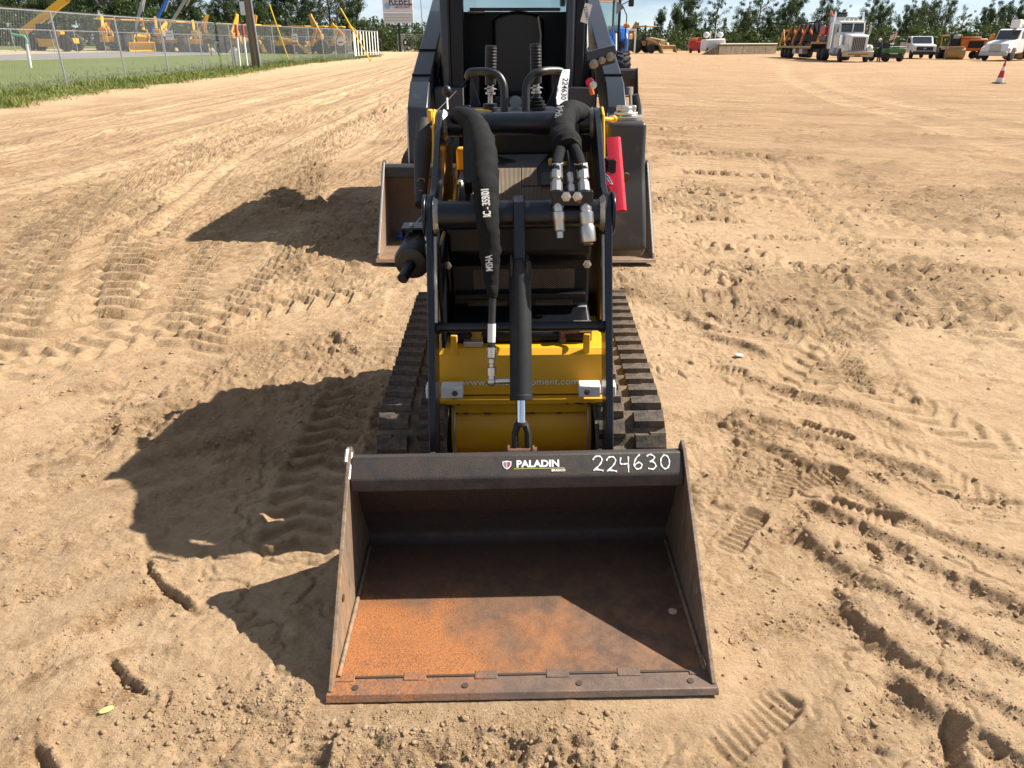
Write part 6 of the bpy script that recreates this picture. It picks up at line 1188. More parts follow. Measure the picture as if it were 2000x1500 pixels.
# green-topped hydrant marker
a = ong(60, 133); e = thing('boundary_post', 'white post with a green top and brown hose behind the fence', 'post', a); d = ony(52, 86, a.y) - a; q = MB(); q.tube([(0, 0, 0), d], [0.09, 0.08], 10); q.build('shaft', M['white'], e); q = MB(); q.tube([d, d + Vector((0.05, 0, 0.25)), d + Vector((0, 0, 0.42)), d + Vector((-0.7, 0, 0.52))], 0.07, 8); q.build('green_arm', mat('faded_green', (0.12, 0.42, 0.30), 0.6), e)
# lamp pole, sign of the yard, gate keypads
a = ong(829, 99.5); e = thing('flag_pole', 'thin grey metal pole beside the yard sign', 'pole', a); q = MB(); q.tube([(0, 0, 0), (-0.3, 0, 9)], [0.10, 0.06], 10); q.build('shaft', M['galv'], e); MB().box((-0.2, -0.08, 3.2), (0.25, 0.2, 0.5)).build('box', M['plastic'], e)
a = ong(782, 101); px_ = 1450 / ((a - Vector((0, 0, CAM_H))).dot(Vector((0, _c, -_s)))); e = thing('yard_sign', 'tall white sign lettered REBEL above the entrance', 'sign', a)
w_ = 57 / px_; zb = ony(780, 45, a.y).z - a.z; zm = ony(780, 24, a.y).z - a.z; zt = zm + (zm - zb) * 2.2; q = MB(); q.bb(-0.16, 0.16, -0.1, 0.1, 0, zb); q.build('post', M['plastic'], e)
MB().bb(-w_ / 2, w_ / 2, -0.2, 0.2, zb, zm - 0.06).build('message_panel', mat('pale_panel', (0.55, 0.56, 0.58), 0.5), e, bevel=0.02); MB().bb(-w_ / 2, w_ / 2, -0.22, 0.22, zm, zt).build('name_panel', mat('lilac_panel', (0.62, 0.58, 0.62), 0.5), e, bevel=0.02)
for k in range(3): MB().bb(-w_ / 2 * 0.96, w_ / 2 * 0.96, -0.215, -0.202, zb + (zm - zb) * (0.25 + 0.25 * k), zb + (zm - zb) * (0.25 + 0.25 * k) + 0.03).build('letter_track', M['plastic'], e)
M['ink'] = mat('navy_ink', (0.02, 0.03, 0.10), 0.6)
hp = (zt - zm)
text_obj('lettering', 'REBEL', w_ * 0.30, M['ink'], e, frame((w_ * 0.10, -0.235, zm + hp * 0.44), (1, 0, 0), (0, 0, 1)), 0.01, 1.0, bold=0.02)
text_obj('lettering', 'AUCTION CO, INC.', w_ * 0.085, M['ink'], e, frame((w_ * 0.13, -0.235, zm + hp * 0.29), (1, 0, 0), (0, 0, 1)), 0.01, 1.0, bold=0.004)
text_obj('lettering', '1-800-533-0673', w_ * 0.085, M['ink'], e, frame((w_ * 0.13, -0.235, zm + hp * 0.20), (1, 0, 0), (0, 0, 1)), 0.01, 1.0, bold=0.004)
text_obj('lettering', 'HAZLEHURST, GEORGIA', w_ * 0.055, M['ink'], e, frame((w_ * 0.05, -0.235, zm + hp * 0.08), (1, 0, 0), (0, 0, 1)), 0.01, 1.0) if False else None
q = MB(); q.prism([(-w_ * 0.34 + w_ * 0.10 * math.cos(R(g)), zm + hp * 0.27 + w_ * 0.10 * math.sin(R(g))) for g in range(0, 360, 24)], -0.236, -0.224, 'y'); q.build('globe_mark', mat('globe_blue', (0.18, 0.42, 0.60), 0.5), e)
for x, y, lab in ((741, 102.5, 'black gate keypad hood on legs, right of the white gate'), (794, 101.5, 'black gate keypad hood on legs, beside the far fence')):
    a = ong(x, y); e = thing('gate_keypad', lab, 'keypad', a); q = MB(); q.prism([(-0.4, 0.9), (-0.45, 1.5), (-0.25, 1.85), (0.2, 1.85), (0.45, 1.45), (0.4, 0.95)], -0.3, 0.3, 'y'); q.build('hood', M['plastic'], e, bevel=0.05); MB().box((-0.05, -0.32, 1.35), (0.25, 0.04, 0.4)).build('plate', M['white'], e)
    for s in (-1, 1): MB().bb(s * 0.25 - 0.04, s * 0.25 + 0.04, -0.04, 0.04, 0, 0.92).build('leg', M['plastic'], e)
# ------------------------------------------------------------------ machines in the background
M['cat'] = mat('machine_yellow', (0.78, 0.42, 0.02), 0.45, var=0.12, var_scale=1.5, dust=(0.3, 0.2, 0.1), dust_amt=0.1, dust_scale=2)
M['catd'] = mat('faded_orange_yellow', (0.62, 0.30, 0.03), 0.5, var=0.2, var_scale=1.5, dust=(0.3, 0.2, 0.1), dust_amt=0.3, dust_scale=2)
M['tan'] = mat('tan_machine', (0.36, 0.22, 0.08), 0.6, var=0.2, var_scale=2)
M['orange'] = mat('machine_orange', (0.60, 0.16, 0.02), 0.45, var=0.15, var_scale=1.5)
M['redm'] = mat('machine_red', (0.42, 0.03, 0.03), 0.4, var=0.15, var_scale=2)
M['vwhite'] = mat('vehicle_white', (0.72, 0.72, 0.71), 0.3, coat=0.3, var=0.05, var_scale=2, dust=(0.4, 0.3, 0.2), dust_amt=0.22, dust_scale=1.3)
M['dglass'] = mat('dark_glass', (0.02, 0.03, 0.035), 0.05, spec=0.8)
M['green'] = mat('cart_green', (0.03, 0.13, 0.02), 0.45)
M['cream'] = mat('cream_paint', (0.62, 0.56, 0.42), 0.5)
def part(parent, name, m, *boxes, bevel=0.02):
    for b in boxes: MB().bb(*b).build(name, M[m], parent, bevel=bevel)
def bar(parent, name, m, a, b, r, n=8): q = MB(); q.cyl(a, b, r, n=n); return q.build(name, M[m], parent)
def beam(parent, name, m, pts, w, h, x=0.0):
    # box-section boom through (y,z) points
    for (y0, z0), (y1, z1) in zip(pts[:-1], pts[1:]):
        l = math.hypot(y1 - y0, z1 - z0); MB().box((x, (y0 + y1) / 2, (z0 + z1) / 2), (w, l + h * 0.5, h), Matrix.Rotation(math.atan2(z1 - z0, y1 - y0), 3, 'X')).build(name, M[m], parent, bevel=0.02)
def wheel(parent, c, r, w, rim='cat'): return tyre(parent, c, r, w, rim=rim, lug=False, n=18)
def backhoe(label, loc, rz, paint='cat', boom=1.0, group='yellow machines behind the far fence', s=1.0, canopy=True):
    # front (loader end) towards -y
    e = thing('backhoe_loader', label, 'backhoe', loc, rz, group); e.scale = (s, s, s)
    for sx in (-1, 1):
        wheel(e, (sx * 0.85, -1.5, 0.48), 0.48, 0.32, paint); wheel(e, (sx * 0.85, 0.75, 0.72), 0.72, 0.45, paint)
        beam(e, 'loader_arm', paint, [(-3.0, 0.35), (-2.3, 0.95), (-0.5, 1.45)], 0.12, 0.22, sx * 0.62)
        for y in (-0.35, 0.95): bar(e, 'roof_post', 'plastic', (sx * 0.68, y, 1.2), (sx * 0.66, y, 2.62), 0.05)
    q = MB(); q.prism([(-2.3, 0.75), (-2.35, 1.35), (-0.45, 1.6), (-0.4, 0.7)], -0.42, 0.42, 'x'); q.build('hood', M[paint], e, bevel=0.06)
    part(e, 'chassis', 'plastic', (-0.45, 0.45, -2.2, 1.5, 0.45, 0.8)); part(e, 'cab_base', paint, (-0.68, 0.68, -0.4, 1.1, 0.75, 1.25)); part(e, 'seat', 'plastic', (-0.28, 0.28, 0.2, 0.6, 1.25, 1.9), bevel=0.06)
    part(e, 'roof', paint, (-0.8, 0.8, -0.6, 1.15, 2.62, 2.74), bevel=0.04)
    q = MB(); q.prism([(-3.55, 0.05), (-3.0, 0.10), (-2.85, 0.55), (-3.1, 0.85), (-3.2, 0.80), (-3.05, 0.5), (-3.15, 0.18)], -1.1, 1.1, 'x'); q.build('loader_bucket', M[paint], e, bevel=0.02)
    for sx in (-1, 1): q = MB(); q.prism([(-3.5, 0.06), (-3.0, 0.1), (-2.87, 0.55), (-3.1, 0.83)], sx * 1.08, sx * 1.1, 'x'); q.build('bucket_side', M[paint], e)
    beam(e, 'boom', paint, [(1.5, 0.9), (2.15, 2.2), (1.75, 3.25 * boom)], 0.22, 0.32); beam(e, 'dipper', paint, [(1.75, 3.25 * boom), (2.75, 2.0)], 0.18, 0.22); part(e, 'digging_bucket', 'catd', (-0.3, 0.3, 2.5, 2.95, 1.4, 1.95), bevel=0.05)
    return e
# right: backhoe by the tree line
backhoe('yellow backhoe with canopy and loader bucket beside the white frame', onz(1262, 104) + Vector((0, 0, 0)), R(38), 'tan', 0.95, None, 1.25)
# telehandler behind the far fence
tp0 = atY(104, 84); th_ = thing('telehandler', 'big yellow telehandler with raised boom behind the far fence', 'telehandler', tp0, R(90)); th_.scale = (1.0, 1.0, 1.0)
pxm = 1450 / ((tp0 - Vector((0, 0, CAM_H))).dot(Vector((0, _c, -_s))))
# local -y points to the right of the picture
for y in (1.9, -1.9):
    for sx in (-1, 1): wheel(th_, (sx * 1.0, y, 0.80), 0.80, 0.5, 'catd')
part(th_, 'chassis', 'cat', (-0.8, 0.8, -2.4, 2.4, 0.75, 1.25), (-0.9, 0.9, -1.0, 1.0, 0.45, 0.9)); q = MB(); q.prism([(-0.9, 1.25), (-1.0, 1.9), (0.9, 2.15), (1.0, 1.25)], 0.2, 0.95, 'x'); q.build('engine_cover', M['cat'], th_, bevel=0.06)
part(th_, 'cab', 'plastic', (-0.95, -0.1, -0.7, 0.8, 1.2, 2.55), bevel=0.05); part(th_, 'fender', 'cat', (-0.95, -0.4, -2.9, -1.6, 1.85, 2.0), bevel=0.05)
beam(th_, 'boom', 'cat', [(2.9, 1.75), (-2.2, 4.7)], 0.55, 0.62, 0.1); beam(th_, 'boom_extension', 'catd', [(-2.0, 4.6), (-3.6, 5.5)], 0.44, 0.50, 0.1); beam(th_, 'carriage', 'plastic', [(-3.4, 5.7), (-4.9, 5.3), (-5.4, 4.3)], 0.5, 0.35, 0.1)
bar(th_, 'lift_cylinder', 'steel', (0.1, 1.2, 1.6), (0.1, -1.0, 3.6), 0.10)
for k in (-0.5, 0.5): beam(th_, 'fork', 'plastic', [(-5.4, 4.3), (-6.6, 4.5)], 0.12, 0.10, 0.1 + k)
# the row of yellow machines
fleet = [(215, 97, 200, 'cat', 0.9), (252, 96.5, 160, 'catd', 0.8), (283, 96, 20, 'cat', 0.85), (315, 95.5, 200, 'catd', 0.9), (352, 95.5, 170, 'cat', 0.8), (385, 95, 200, 'cat', 0.85), (448, 94.5, 120, 'catd', 1.05), (497, 94, 150, 'cat', 1.1), (540, 94, 95, 'cat', 1.1), (585, 93.5, 250, 'catd', 1.15), (622, 93.2, 265, 'cat', 0.9), (655, 93, 270, 'cat', 0.85)]
ords = ['first', 'second', 'third', 'fourth', 'fifth', 'sixth', 'seventh', 'eighth', 'ninth', 'tenth', 'eleventh', 'twelfth']
for k, (x, y, rz, pt, bm_) in enumerate(fleet):
    p = atY(x, 82 + 26 * (x + 60) / 740); backhoe('yellow digger behind the far fence, %s from the telehandler' % ords[k], p, R(rz), pt, bm_, s=1.2)
# boom lifts, only their slanting booms show
for x0, y0, x1, y1, m_, lab in ((262, 70, 290, -40, 'galv', 'brown-grey crane boom slanting up behind the trees edge, leftmost of three'), (292, 75, 345, -40, 'blue', 'blue lift boom slanting up behind the yellow machines'), (318, 75, 400, -60, 'galv', 'grey lift boom slanting up, right of the blue one')):
    Yb = FF[6].y + 16; a = ony(x0, y0 + 16, Yb); b = ony(x1, y1, Yb + 2); g = fpt(a); e = thing('boom_lift', lab, 'boom lift', g)
    part(e, 'base', 'blue' if m_ == 'blue' else 'galv', (-1.1, 1.1, -0.9, 0.9, 0.5, 1.5)); [wheel(e, (sx * 0.9, sy * 0.7, 0.45), 0.45, 0.3, 'white') for sx in (-1, 1) for sy in (-1, 1)]
    d = b - g; q = MB(); q.tube([Vector((0, 0, 1.4)), d], 0.20, 6); q.build('boom', M[m_], e); q = MB(); q.tube([d * 0.55, d * 1.4], 0.13, 6); q.build('boom_section', M['galv'], e)

# ---- right: long truck with loaded trailer
tb = onz(1673, 121.5); tk_ = thing('semi_truck', 'white long-nosed semi truck with chrome bumper facing the camera', 'truck', tb, R(-6))
M['grille'] = mat('chrome_grille', (0.35, 0.33, 0.30), 0.3, metal=0.8)
q = MB(); q.prism([(0.35, 0.75), (0.35, 1.85), (0.5, 2.0), (2.5, 2.12), (2.5, 0.75)], -0.72, 0.72, 'x'); q.build('hood', M['vwhite'], tk_, bevel=0.10, seg=3)
part(tk_, 'grille', 'grille', (-0.50, 0.50, 0.27, 0.35, 0.85, 1.85)); 
for k in range(7): part(tk_, 'grille_bar', 'plastic', (-0.46 + k * 0.138, -0.38 + k * 0.138, 0.25, 0.268, 0.9, 1.8), bevel=0)
part(tk_, 'bumper', 'grille', (-1.2, 1.2, 0.0, 0.18, 0.38, 0.80), bevel=0.05); part(tk_, 'bumper_banner', 'cat', (-0.95, 0.95, -0.015, -0.002, 0.52, 0.66), bevel=0); part(tk_, 'banner_print', 'plastic', (-0.8, 0.8, -0.022, -0.016, 0.56, 0.62), bevel=0)
q = MB(); q.prism([(2.5, 0.9), (2.5, 2.2), (2.75, 2.95), (3.1, 3.05), (4.1, 3.08), (4.1, 0.9)], -1.0, 1.0, 'x'); q.build('cab', M['vwhite'], tk_, bevel=0.08); q = MB(); q.prism([(2.47, 2.22), (2.70, 2.85), (2.76, 2.85), (2.56, 2.22)], -0.88, 0.88, 'x'); q.build('windscreen', M['dglass'], tk_); part(tk_, 'screen_pillar', 'vwhite', (-0.03, 0.03, 2.45, 2.72, 2.2, 2.86), bevel=0)
part(tk_, 'visor', 'vwhite', (-0.95, 0.95, 2.45, 2.8, 2.9, 2.98)); part(tk_, 'sleeper', 'vwhite', (-1.05, 1.05, 4.1, 5.4, 0.9, 3.0), bevel=0.06); part(tk_, 'headboard', 'galv', (-1.1, 1.1, 5.45, 5.5, 1.0, 3.4))
for k in range(5): q = MB(); q.lathe([(-0.1, 0.03), (0, 0.075), (0.1, 0.06)], (-0.7 + 0.35 * k, 2.75, 3.12), (0, 1, 0), 10); q.build('roof_lamp', M['cream'], tk_)
for sx in (-1, 1):
    q = MB(); q.prism([(0.30, 0.70), (0.30, 1.05), (0.6, 1.25), (1.3, 1.28), (1.9, 1.0), (2.1, 0.6), (1.95, 0.6), (1.6, 0.98), (0.75, 0.98), (0.5, 0.70)], sx * 0.72, sx * 1.18, 'x'); q.build('fender', M['vwhite'], tk_, bevel=0.05); wheel(tk_, (sx * 1.0, 1.15, 0.5), 0.5, 0.28, 'galv')
    for y in (6.2, 7.5): wheel(tk_, (sx * 0.9, y, 0.5), 0.5, 0.55, 'galv')
    q = MB(); q.cyl((sx * 1.0, 2.3, 0.72), (sx * 1.0, 3.6, 0.72), 0.32, n=18); q.build('fuel_tank', M['galv'], tk_); bar(tk_, 'exhaust_stack', 'chrome', (sx * 1.12, 4.05, 1.0), (sx * 1.12, 4.05, 3.75), 0.08, 12); q = MB(); q.cyl((sx * 0.92, 2.0, 1.2), (sx * 0.92, 2.0, 2.0), 0.19, n=14); q.build('air_cleaner', M['chrome'], tk_)
    q = MB(); q.tube([(sx * 1.0, 2.5, 2.7), (sx * 1.35, 2.4, 2.75), (sx * 1.35, 2.4, 1.95), (sx * 1.0, 2.5, 1.9)], 0.025, 6); q.build('mirror_bracket', M['chrome'], tk_); part(tk_, 'mirror', 'galv', (sx * 1.26, sx * 1.44, 2.34, 2.40, 2.05, 2.65))
    q = MB(); q.ball((sx * 0.92, 0.32, 1.12), 0.14, 10, 8); q.build('headlamp', M['cream'], tk_); part(tk_, 'side_window', 'dglass', (sx * 1.0, sx * 1.012, 2.85, 3.7, 2.2, 2.8), bevel=0)
part(tk_, 'frame_rail', 'plastic', (-0.45, 0.45, 2.5, 8.3, 0.6, 0.9)); part(tk_, 'bumper_plate', 'plastic', (-0.25, 0.25, -0.02, -0.003, 0.40, 0.50), bevel=0)
trl = thing('flatbed_trailer', 'long step-deck trailer loaded with machines behind the white truck', 'trailer', tk_.matrix_basis @ Vector((0, 6.2, 0)) if False else Matrix.Rotation(R(-6), 4, 'Z') @ Vector((0, 6.0, 0)) + tb, R(-4))
part(trl, 'upper_deck', 'tan', (-1.28, 1.28, 0.0, 3.6, 1.30, 1.48)); part(trl, 'lower_deck', 'tan', (-1.28, 1.28, 3.6, 16.0, 0.90, 1.06)); part(trl, 'step', 'plastic', (-1.2, 1.2, 3.5, 3.7, 0.9, 1.48)); part(trl, 'main_beam', 'plastic', (-0.5, 0.5, 3.6, 15.8, 0.6, 0.9)); part(trl, 'tool_box', 'galv', (-1.2, -0.7, 6.2, 7.3, 0.42, 0.88), (-1.2, -0.7, 8.6, 9.6, 0.42, 0.88), bevel=0.01)
for y in (11.2, 12.5, 13.8):
    for sx in (-1, 1): wheel(trl, (sx * 0.92, y, 0.45), 0.45, 0.5, 'galv')
for sx in (-1, 1): beam(trl, 'ramp', 'catd', [(16.0, 1.0), (15.2, 2.6), (13.9, 1.1)], 0.10, 0.16, sx * 0.9); 
part(trl, 'ramp_tread', 'catd', (-0.9, 0.9, 15.1, 15.3, 2.45, 2.6), (-0.9, 0.9, 15.5, 15.7, 1.7, 1.85))
def on_trailer(y, z): return trl.matrix_basis @ Vector((0, y, z))
def small_loader(label, loc, rz, paint, group):
    e = thing('skid_loader', label, 'loader', loc, rz, group)
    for sx in (-1, 1):
        q = MB(); q.prism([(-0.75, 0.05), (-1.0, 0.25), (-0.8, 0.55), (0.8, 0.60), (1.05, 0.4), (0.9, 0.05)], sx * 0.55, sx * 0.85, 'x'); q.build('track', M['plastic'], e, bevel=0.05)
        q = MB(); q.prism([(-1.45, 0.25), (-1.05, 1.0), (-0.15, 1.85), (0.95, 1.2), (1.1, 0.75), (0.85, 0.75), (0.65, 1.1), (-0.15, 1.55), (-0.85, 0.85), (-1.25, 0.25)], sx * 0.70, sx * 0.86, 'x'); q.build('lift_arm', M[paint], e, bevel=0.02)
    part(e, 'body', 'plastic', (-0.55, 0.55, -0.7, 1.1, 0.3, 1.05)); part(e, 'engine_cover', paint, (-0.56, 0.56, 0.55, 1.2, 0.75, 1.25), bevel=0.06)
    for sx in (-1, 1):
        for y in (-0.55, 0.5): part(e, 'cab_post', 'plastic', (sx * 0.46, sx * 0.54, y - 0.04, y + 0.04, 1.0, 2.05), bevel=0)
    part(e, 'cab_roof', 'plastic', (-0.56, 0.56, -0.65, 0.65, 2.05, 2.13)); part(e, 'cab_back', 'dglass', (-0.46, 0.46, 0.5, 0.52, 1.1, 2.0), bevel=0)
    return e
for y, lab in ((12.4, 'orange track loader at the rear of the trailer'), (9.6, 'orange track loader in the middle of the trailer'), (6.8, 'orange track loader just behind the red machine on the trailer')): small_loader(lab, on_trailer(y, 1.06), R(-4 - 40), 'orange', 'orange loaders on the trailer')
e = thing('mini_excavator', 'red machine with glass cab on the front deck of the trailer', 'excavator', on_trailer(1.8, 1.48), R(-4)); part(e, 'undercarriage', 'plastic', (-0.85, -0.5, -1.1, 1.1, 0.02, 0.5), (0.5, 0.85, -1.1, 1.1, 0.02, 0.5), bevel=0.08); part(e, 'house', 'redm', (-0.8, 0.8, -0.2, 1.2, 0.55, 1.25), bevel=0.08); part(e, 'cab', 'dglass', (-0.25, 0.8, -0.5, 0.7, 1.25, 2.25), bevel=0.04); part(e, 'cab_roof', 'plastic', (-0.3, 0.85, -0.55, 0.75, 2.25, 2.34)); beam(e, 'boom', 'redm', [(-0.3, 0.8), (-1.0, 1.9), (-0.2, 2.3)], 0.18, 0.24, -0.5); beam(e, 'dipper', 'galv', [(-1.0, 1.9), (-1.7, 0.7)], 0.16, 0.2, -0.5); part(e, 'blade', 'redm', (-0.85, 0.85, -1.75, -1.6, 0.1, 0.45))
# ---- person leaning at the cart
pp = onz(1714, 120.5); pers = thing('person', 'person in dark blue work clothes and pale cap leaning at the green cart', 'person', pp, R(-60))
def skin_body(name, nodes, edges, radii, m, parent):
    me = bpy.data.meshes.new(name); me.from_pydata(nodes, edges, []); o = bpy.data.objects.new(name, me); COL.objects.link(o); o.parent = parent
    sk = o.modifiers.new('skin', 'SKIN'); sk.use_smooth_shade = True; sub = o.modifiers.new('sub', 'SUBSURF'); sub.levels = 1; sub.render_levels = 2
    for v, r in zip(me.skin_vertices[0].data, radii): v.radius = r if hasattr(r, '__len__') else (r, r)
    me.skin_vertices[0].data[0].use_root = True; me.materials.append(m); return o
M['denim'] = mat('dark_blue_cloth', (0.012, 0.016, 0.035), 0.9); M['skin'] = mat('skin', (0.45, 0.26, 0.18), 0.6)
# faces -y; leaning forward with both hands on the cart
nd = [(0, 0.05, 0.95), (0, 0.0, 1.18), (0, -0.12, 1.38), (0, -0.18, 1.47), (-0.10, 0.05, 0.90), (-0.13, 0.10, 0.48), (-0.14, 0.16, 0.07), (-0.14, 0.05, 0.04), (0.10, 0.05, 0.90), (0.13, -0.02, 0.48), (0.14, 0.04, 0.07), (0.14, -0.07, 0.04), (-0.19, -0.12, 1.38), (-0.25, -0.30, 1.16), (-0.20, -0.50, 1.05), (0.19, -0.12, 1.38), (0.25, -0.30, 1.16), (0.20, -0.50, 1.05)]
ed = [(0, 1), (1, 2), (2, 3), (0, 4), (4, 5), (5, 6), (6, 7), (0, 8), (8, 9), (9, 10), (10, 11), (2, 12), (12, 13), (13, 14), (2, 15), (15, 16), (16, 17)]
skin_body('body', nd, ed, [(0.16, 0.12), (0.17, 0.12), (0.17, 0.11), 0.06, 0.10, 0.075, 0.05, 0.045, 0.10, 0.075, 0.05, 0.045, 0.07, 0.05, 0.035, 0.07, 0.05, 0.035], M['denim'], pers)
q = MB(); q.ball((0, -0.21, 1.62), 0.105, 14, 10, (0.85, 1.0, 1.2)); q.ball((0, -0.32, 1.61), 0.02, 6, 5); q.build('head', M['skin'], pers); q = MB(); q.ball((0, -0.20, 1.685), 0.115, 14, 8, (0.9, 1.05, 0.62)); q.box((0, -0.33, 1.68), (0.15, 0.12, 0.012)); q.build('cap', M['white'], pers)
for sx in (-1, 1):
    q = MB(); c = Vector((sx * 0.195, -0.53, 1.04)); q.ball(c, 0.042, 8, 6, (0.9, 1.2, 0.6))
    for k in range(4): q.tube([c + Vector((-0.027 + 0.018 * k, -0.03, 0)), c + Vector((-0.03 + 0.02 * k, -0.075 - 0.01 * (k in (1, 2)), 0.0)), c + Vector((-0.03 + 0.02 * k, -0.10, -0.02))], 0.0085, 6)
    q.tube([c + Vector((-sx * 0.03, 0.0, 0)), c + Vector((-sx * 0.055, -0.04, -0.005))], 0.01, 6); q.build('hand', M['skin'], pers)
# ---- green utility cart with a flag
cp = onz(1741, 120.5); ct = thing('utility_cart', 'green utility cart with dump bed, seen from behind, next to the person', 'cart', cp, R(10))
for sx in (-1, 1): wheel(ct, (sx * 0.62, -0.1, 0.33), 0.33, 0.28, 'cat'); wheel(ct, (sx * 0.60, 1.9, 0.31), 0.31, 0.24, 'cat')
part(ct, 'cargo_bed', 'green', (-0.75, 0.75, -0.55, 0.75, 0.62, 0.98), bevel=0.03); part(ct, 'chassis', 'plastic', (-0.5, 0.5, -0.4, 2.3, 0.30, 0.58)); part(ct, 'hood', 'green', (-0.62, 0.62, 1.6, 2.4, 0.58, 0.95), bevel=0.06); part(ct, 'seat_back', 'plastic', (-0.6, 0.6, 0.85, 0.98, 0.75, 1.35), bevel=0.05); part(ct, 'canopy', 'plastic', (-0.68, 0.68, 0.5, 1.9, 1.82, 1.88))
for sx in (-1, 1):
    for y in (0.75, 1.8): bar(ct, 'canopy_post', 'plastic', (sx * 0.62, y, 0.7), (sx * 0.62, y, 1.83), 0.025)
q = MB(); q.tube([(-0.72, -0.5, 0.98), (-0.72, -0.5, 1.12), (0.72, -0.5, 1.12), (0.72, -0.5, 0.98)], 0.025, 6); q.build('bed_rail', M['galv'], ct)
fl = thing('small_flag', 'small striped flag on a staff above the green cart', 'flag', ct.matrix_basis @ Vector((0.05, 0.4, 0.98))); bar(fl, 'staff', 'white', (0, 0, 0), (0.22, 0, 1.55), 0.018)
for k in range(7):
    q = MB(); z = 0.72 + 0.07 * k; pts = [(0.10 + 0.14 * z - 0.11 * j, 0.05 * math.sin(j * 1.1), z - 0.035 * j) for j in range(6)]; q.add([Vector(p) for p in pts] + [Vector(p) + Vector((0.01, 0, 0.07)) for p in pts] + [Vector(p) + Vector((0, 0.006, 0)) for p in pts] + [Vector(p) + Vector((0.01, 0.006, 0.07)) for p in pts], [f for j in range(5) for f in ((j, j + 1, 7 + j, 6 + j), (12 + j, 18 + j, 19 + j, 13 + j))]); q.build('stripe', M['signred' if k % 2 == 0 else 'white'], fl)
# ---- pickup
pk = thing('pickup_truck', 'white service pickup with black grille facing the camera', 'pickup', onz(1802, 115), R(-14))
q = MB(); q.prism([(0.0, 0.55), (0.0, 1.10), (0.12, 1.22), (1.35, 1.32), (1.95, 1.92), (2.2, 1.97), (3.3, 1.95), (3.6, 1.32), (3.6, 0.5)], -0.98, 0.98, 'x'); q.build('body', M['vwhite'], pk, bevel=0.08, seg=3)
q = MB(); q.prism([(1.36, 1.35), (1.92, 1.88), (1.90, 1.93), (1.30, 1.36)], -0.82, 0.82, 'x'); q.build('windscreen', M['dglass'], pk); part(pk, 'grille', 'plastic', (-0.72, 0.72, -0.03, 0.01, 0.72, 1.05), bevel=0.02); part(pk, 'emblem', 'galv', (-0.13, 0.13, -0.045, -0.031, 0.85, 0.95), bevel=0.01); part(pk, 'bumper', 'plastic', (-1.0, 1.0, -0.12, 0.05, 0.35, 0.66), bevel=0.04)
part(pk, 'service_body', 'galv', (-1.02, 1.02, 3.65, 6.0, 0.62, 1.42), bevel=0.03); part(pk, 'headboard_rack', 'plastic', (-0.95, 0.95, 3.65, 3.75, 1.42, 1.95))
for sx in (-1, 1): wheel(pk, (sx * 0.88, 0.95, 0.40), 0.40, 0.26, 'galv'); wheel(pk, (sx * 0.88, 4.7, 0.40), 0.40, 0.26, 'galv'); part(pk, 'headlamp', 'cream', (sx * 0.74, sx * 0.95, -0.02, 0.02, 0.85, 1.08)); part(pk, 'side_window', 'dglass', (sx * 0.98, sx * 0.99, 2.0, 3.15, 1.38, 1.85), bevel=0); part(pk, 'mirror', 'plastic', (sx * 1.0, sx * 1.25, 1.65, 1.75, 1.35, 1.62)); part(pk, 'door_mark', 'denim', (sx * 0.982, sx * 0.986, 2.3, 2.6, 0.95, 1.2), bevel=0)
# ---- roller, orange chipper, small white lift
e = thing('asphalt_roller', 'tan two-post roller with black seat, right of the white pickup', 'roller', onz(1862, 116), R(-10)); q = MB(); q.cyl((-0.75, 0, 0.5), (0.75, 0, 0.5), 0.5, n=20); q.build('front_drum', M['tan'], e); q = MB(); q.cyl((-0.75, 2.4, 0.5), (0.75, 2.4, 0.5), 0.5, n=20); q.build('rear_drum', M['tyre'], e); part(e, 'frame', 'tan', (-0.6, 0.6, -0.3, 2.6, 0.8, 1.1)); part(e, 'seat', 'plastic', (-0.3, 0.6, 1.0, 1.4, 1.1, 2.1), bevel=0.06); part(e, 'seat_cover', 'galv', (-0.1, 0.5, 0.96, 0.995, 1.75, 2.05), bevel=0.02)
for sx in (-1, 1): bar(e, 'roll_post', 'catd', (sx * 0.85, 1.6, 1.1), (sx * 0.85, 1.6, 2.0), 0.05)
bar(e, 'roll_bar', 'catd', (-0.88, 1.6, 2.0), (0.88, 1.6, 2.0), 0.06)
e = thing('wood_chipper', 'faded orange wheeled machine with open side, left of the bucket truck', 'chipper', onz(1888, 115.5), R(80)); part(e, 'housing', 'orange', (-0.7, 0.7, -1.2, 1.0, 0.7, 1.75), bevel=0.10); part(e, 'open_bay', 'plastic', (0.70, 0.72, -0.9, 0.4, 0.95, 1.55), (-0.72, -0.70, -0.9, 0.4, 0.95, 1.55), bevel=0); part(e, 'front_end', 'redm', (-0.6, 0.6, -2.0, -1.15, 0.6, 1.55), bevel=0.08); part(e, 'chute', 'catd', (-0.15, 0.15, -1.9, -1.6, 1.55, 2.15), bevel=0.04); part(e, 'roof_slope', 'orange', (-0.72, 0.72, -0.6, 0.9, 1.75, 1.9), bevel=0.06)
for sx in (-1, 1): wheel(e, (sx * 0.75, -0.7, 0.36), 0.36, 0.24, 'white')
bar(e, 'drawbar', 'plastic', (0, 1.0, 0.5), (0, 2.2, 0.45), 0.07)
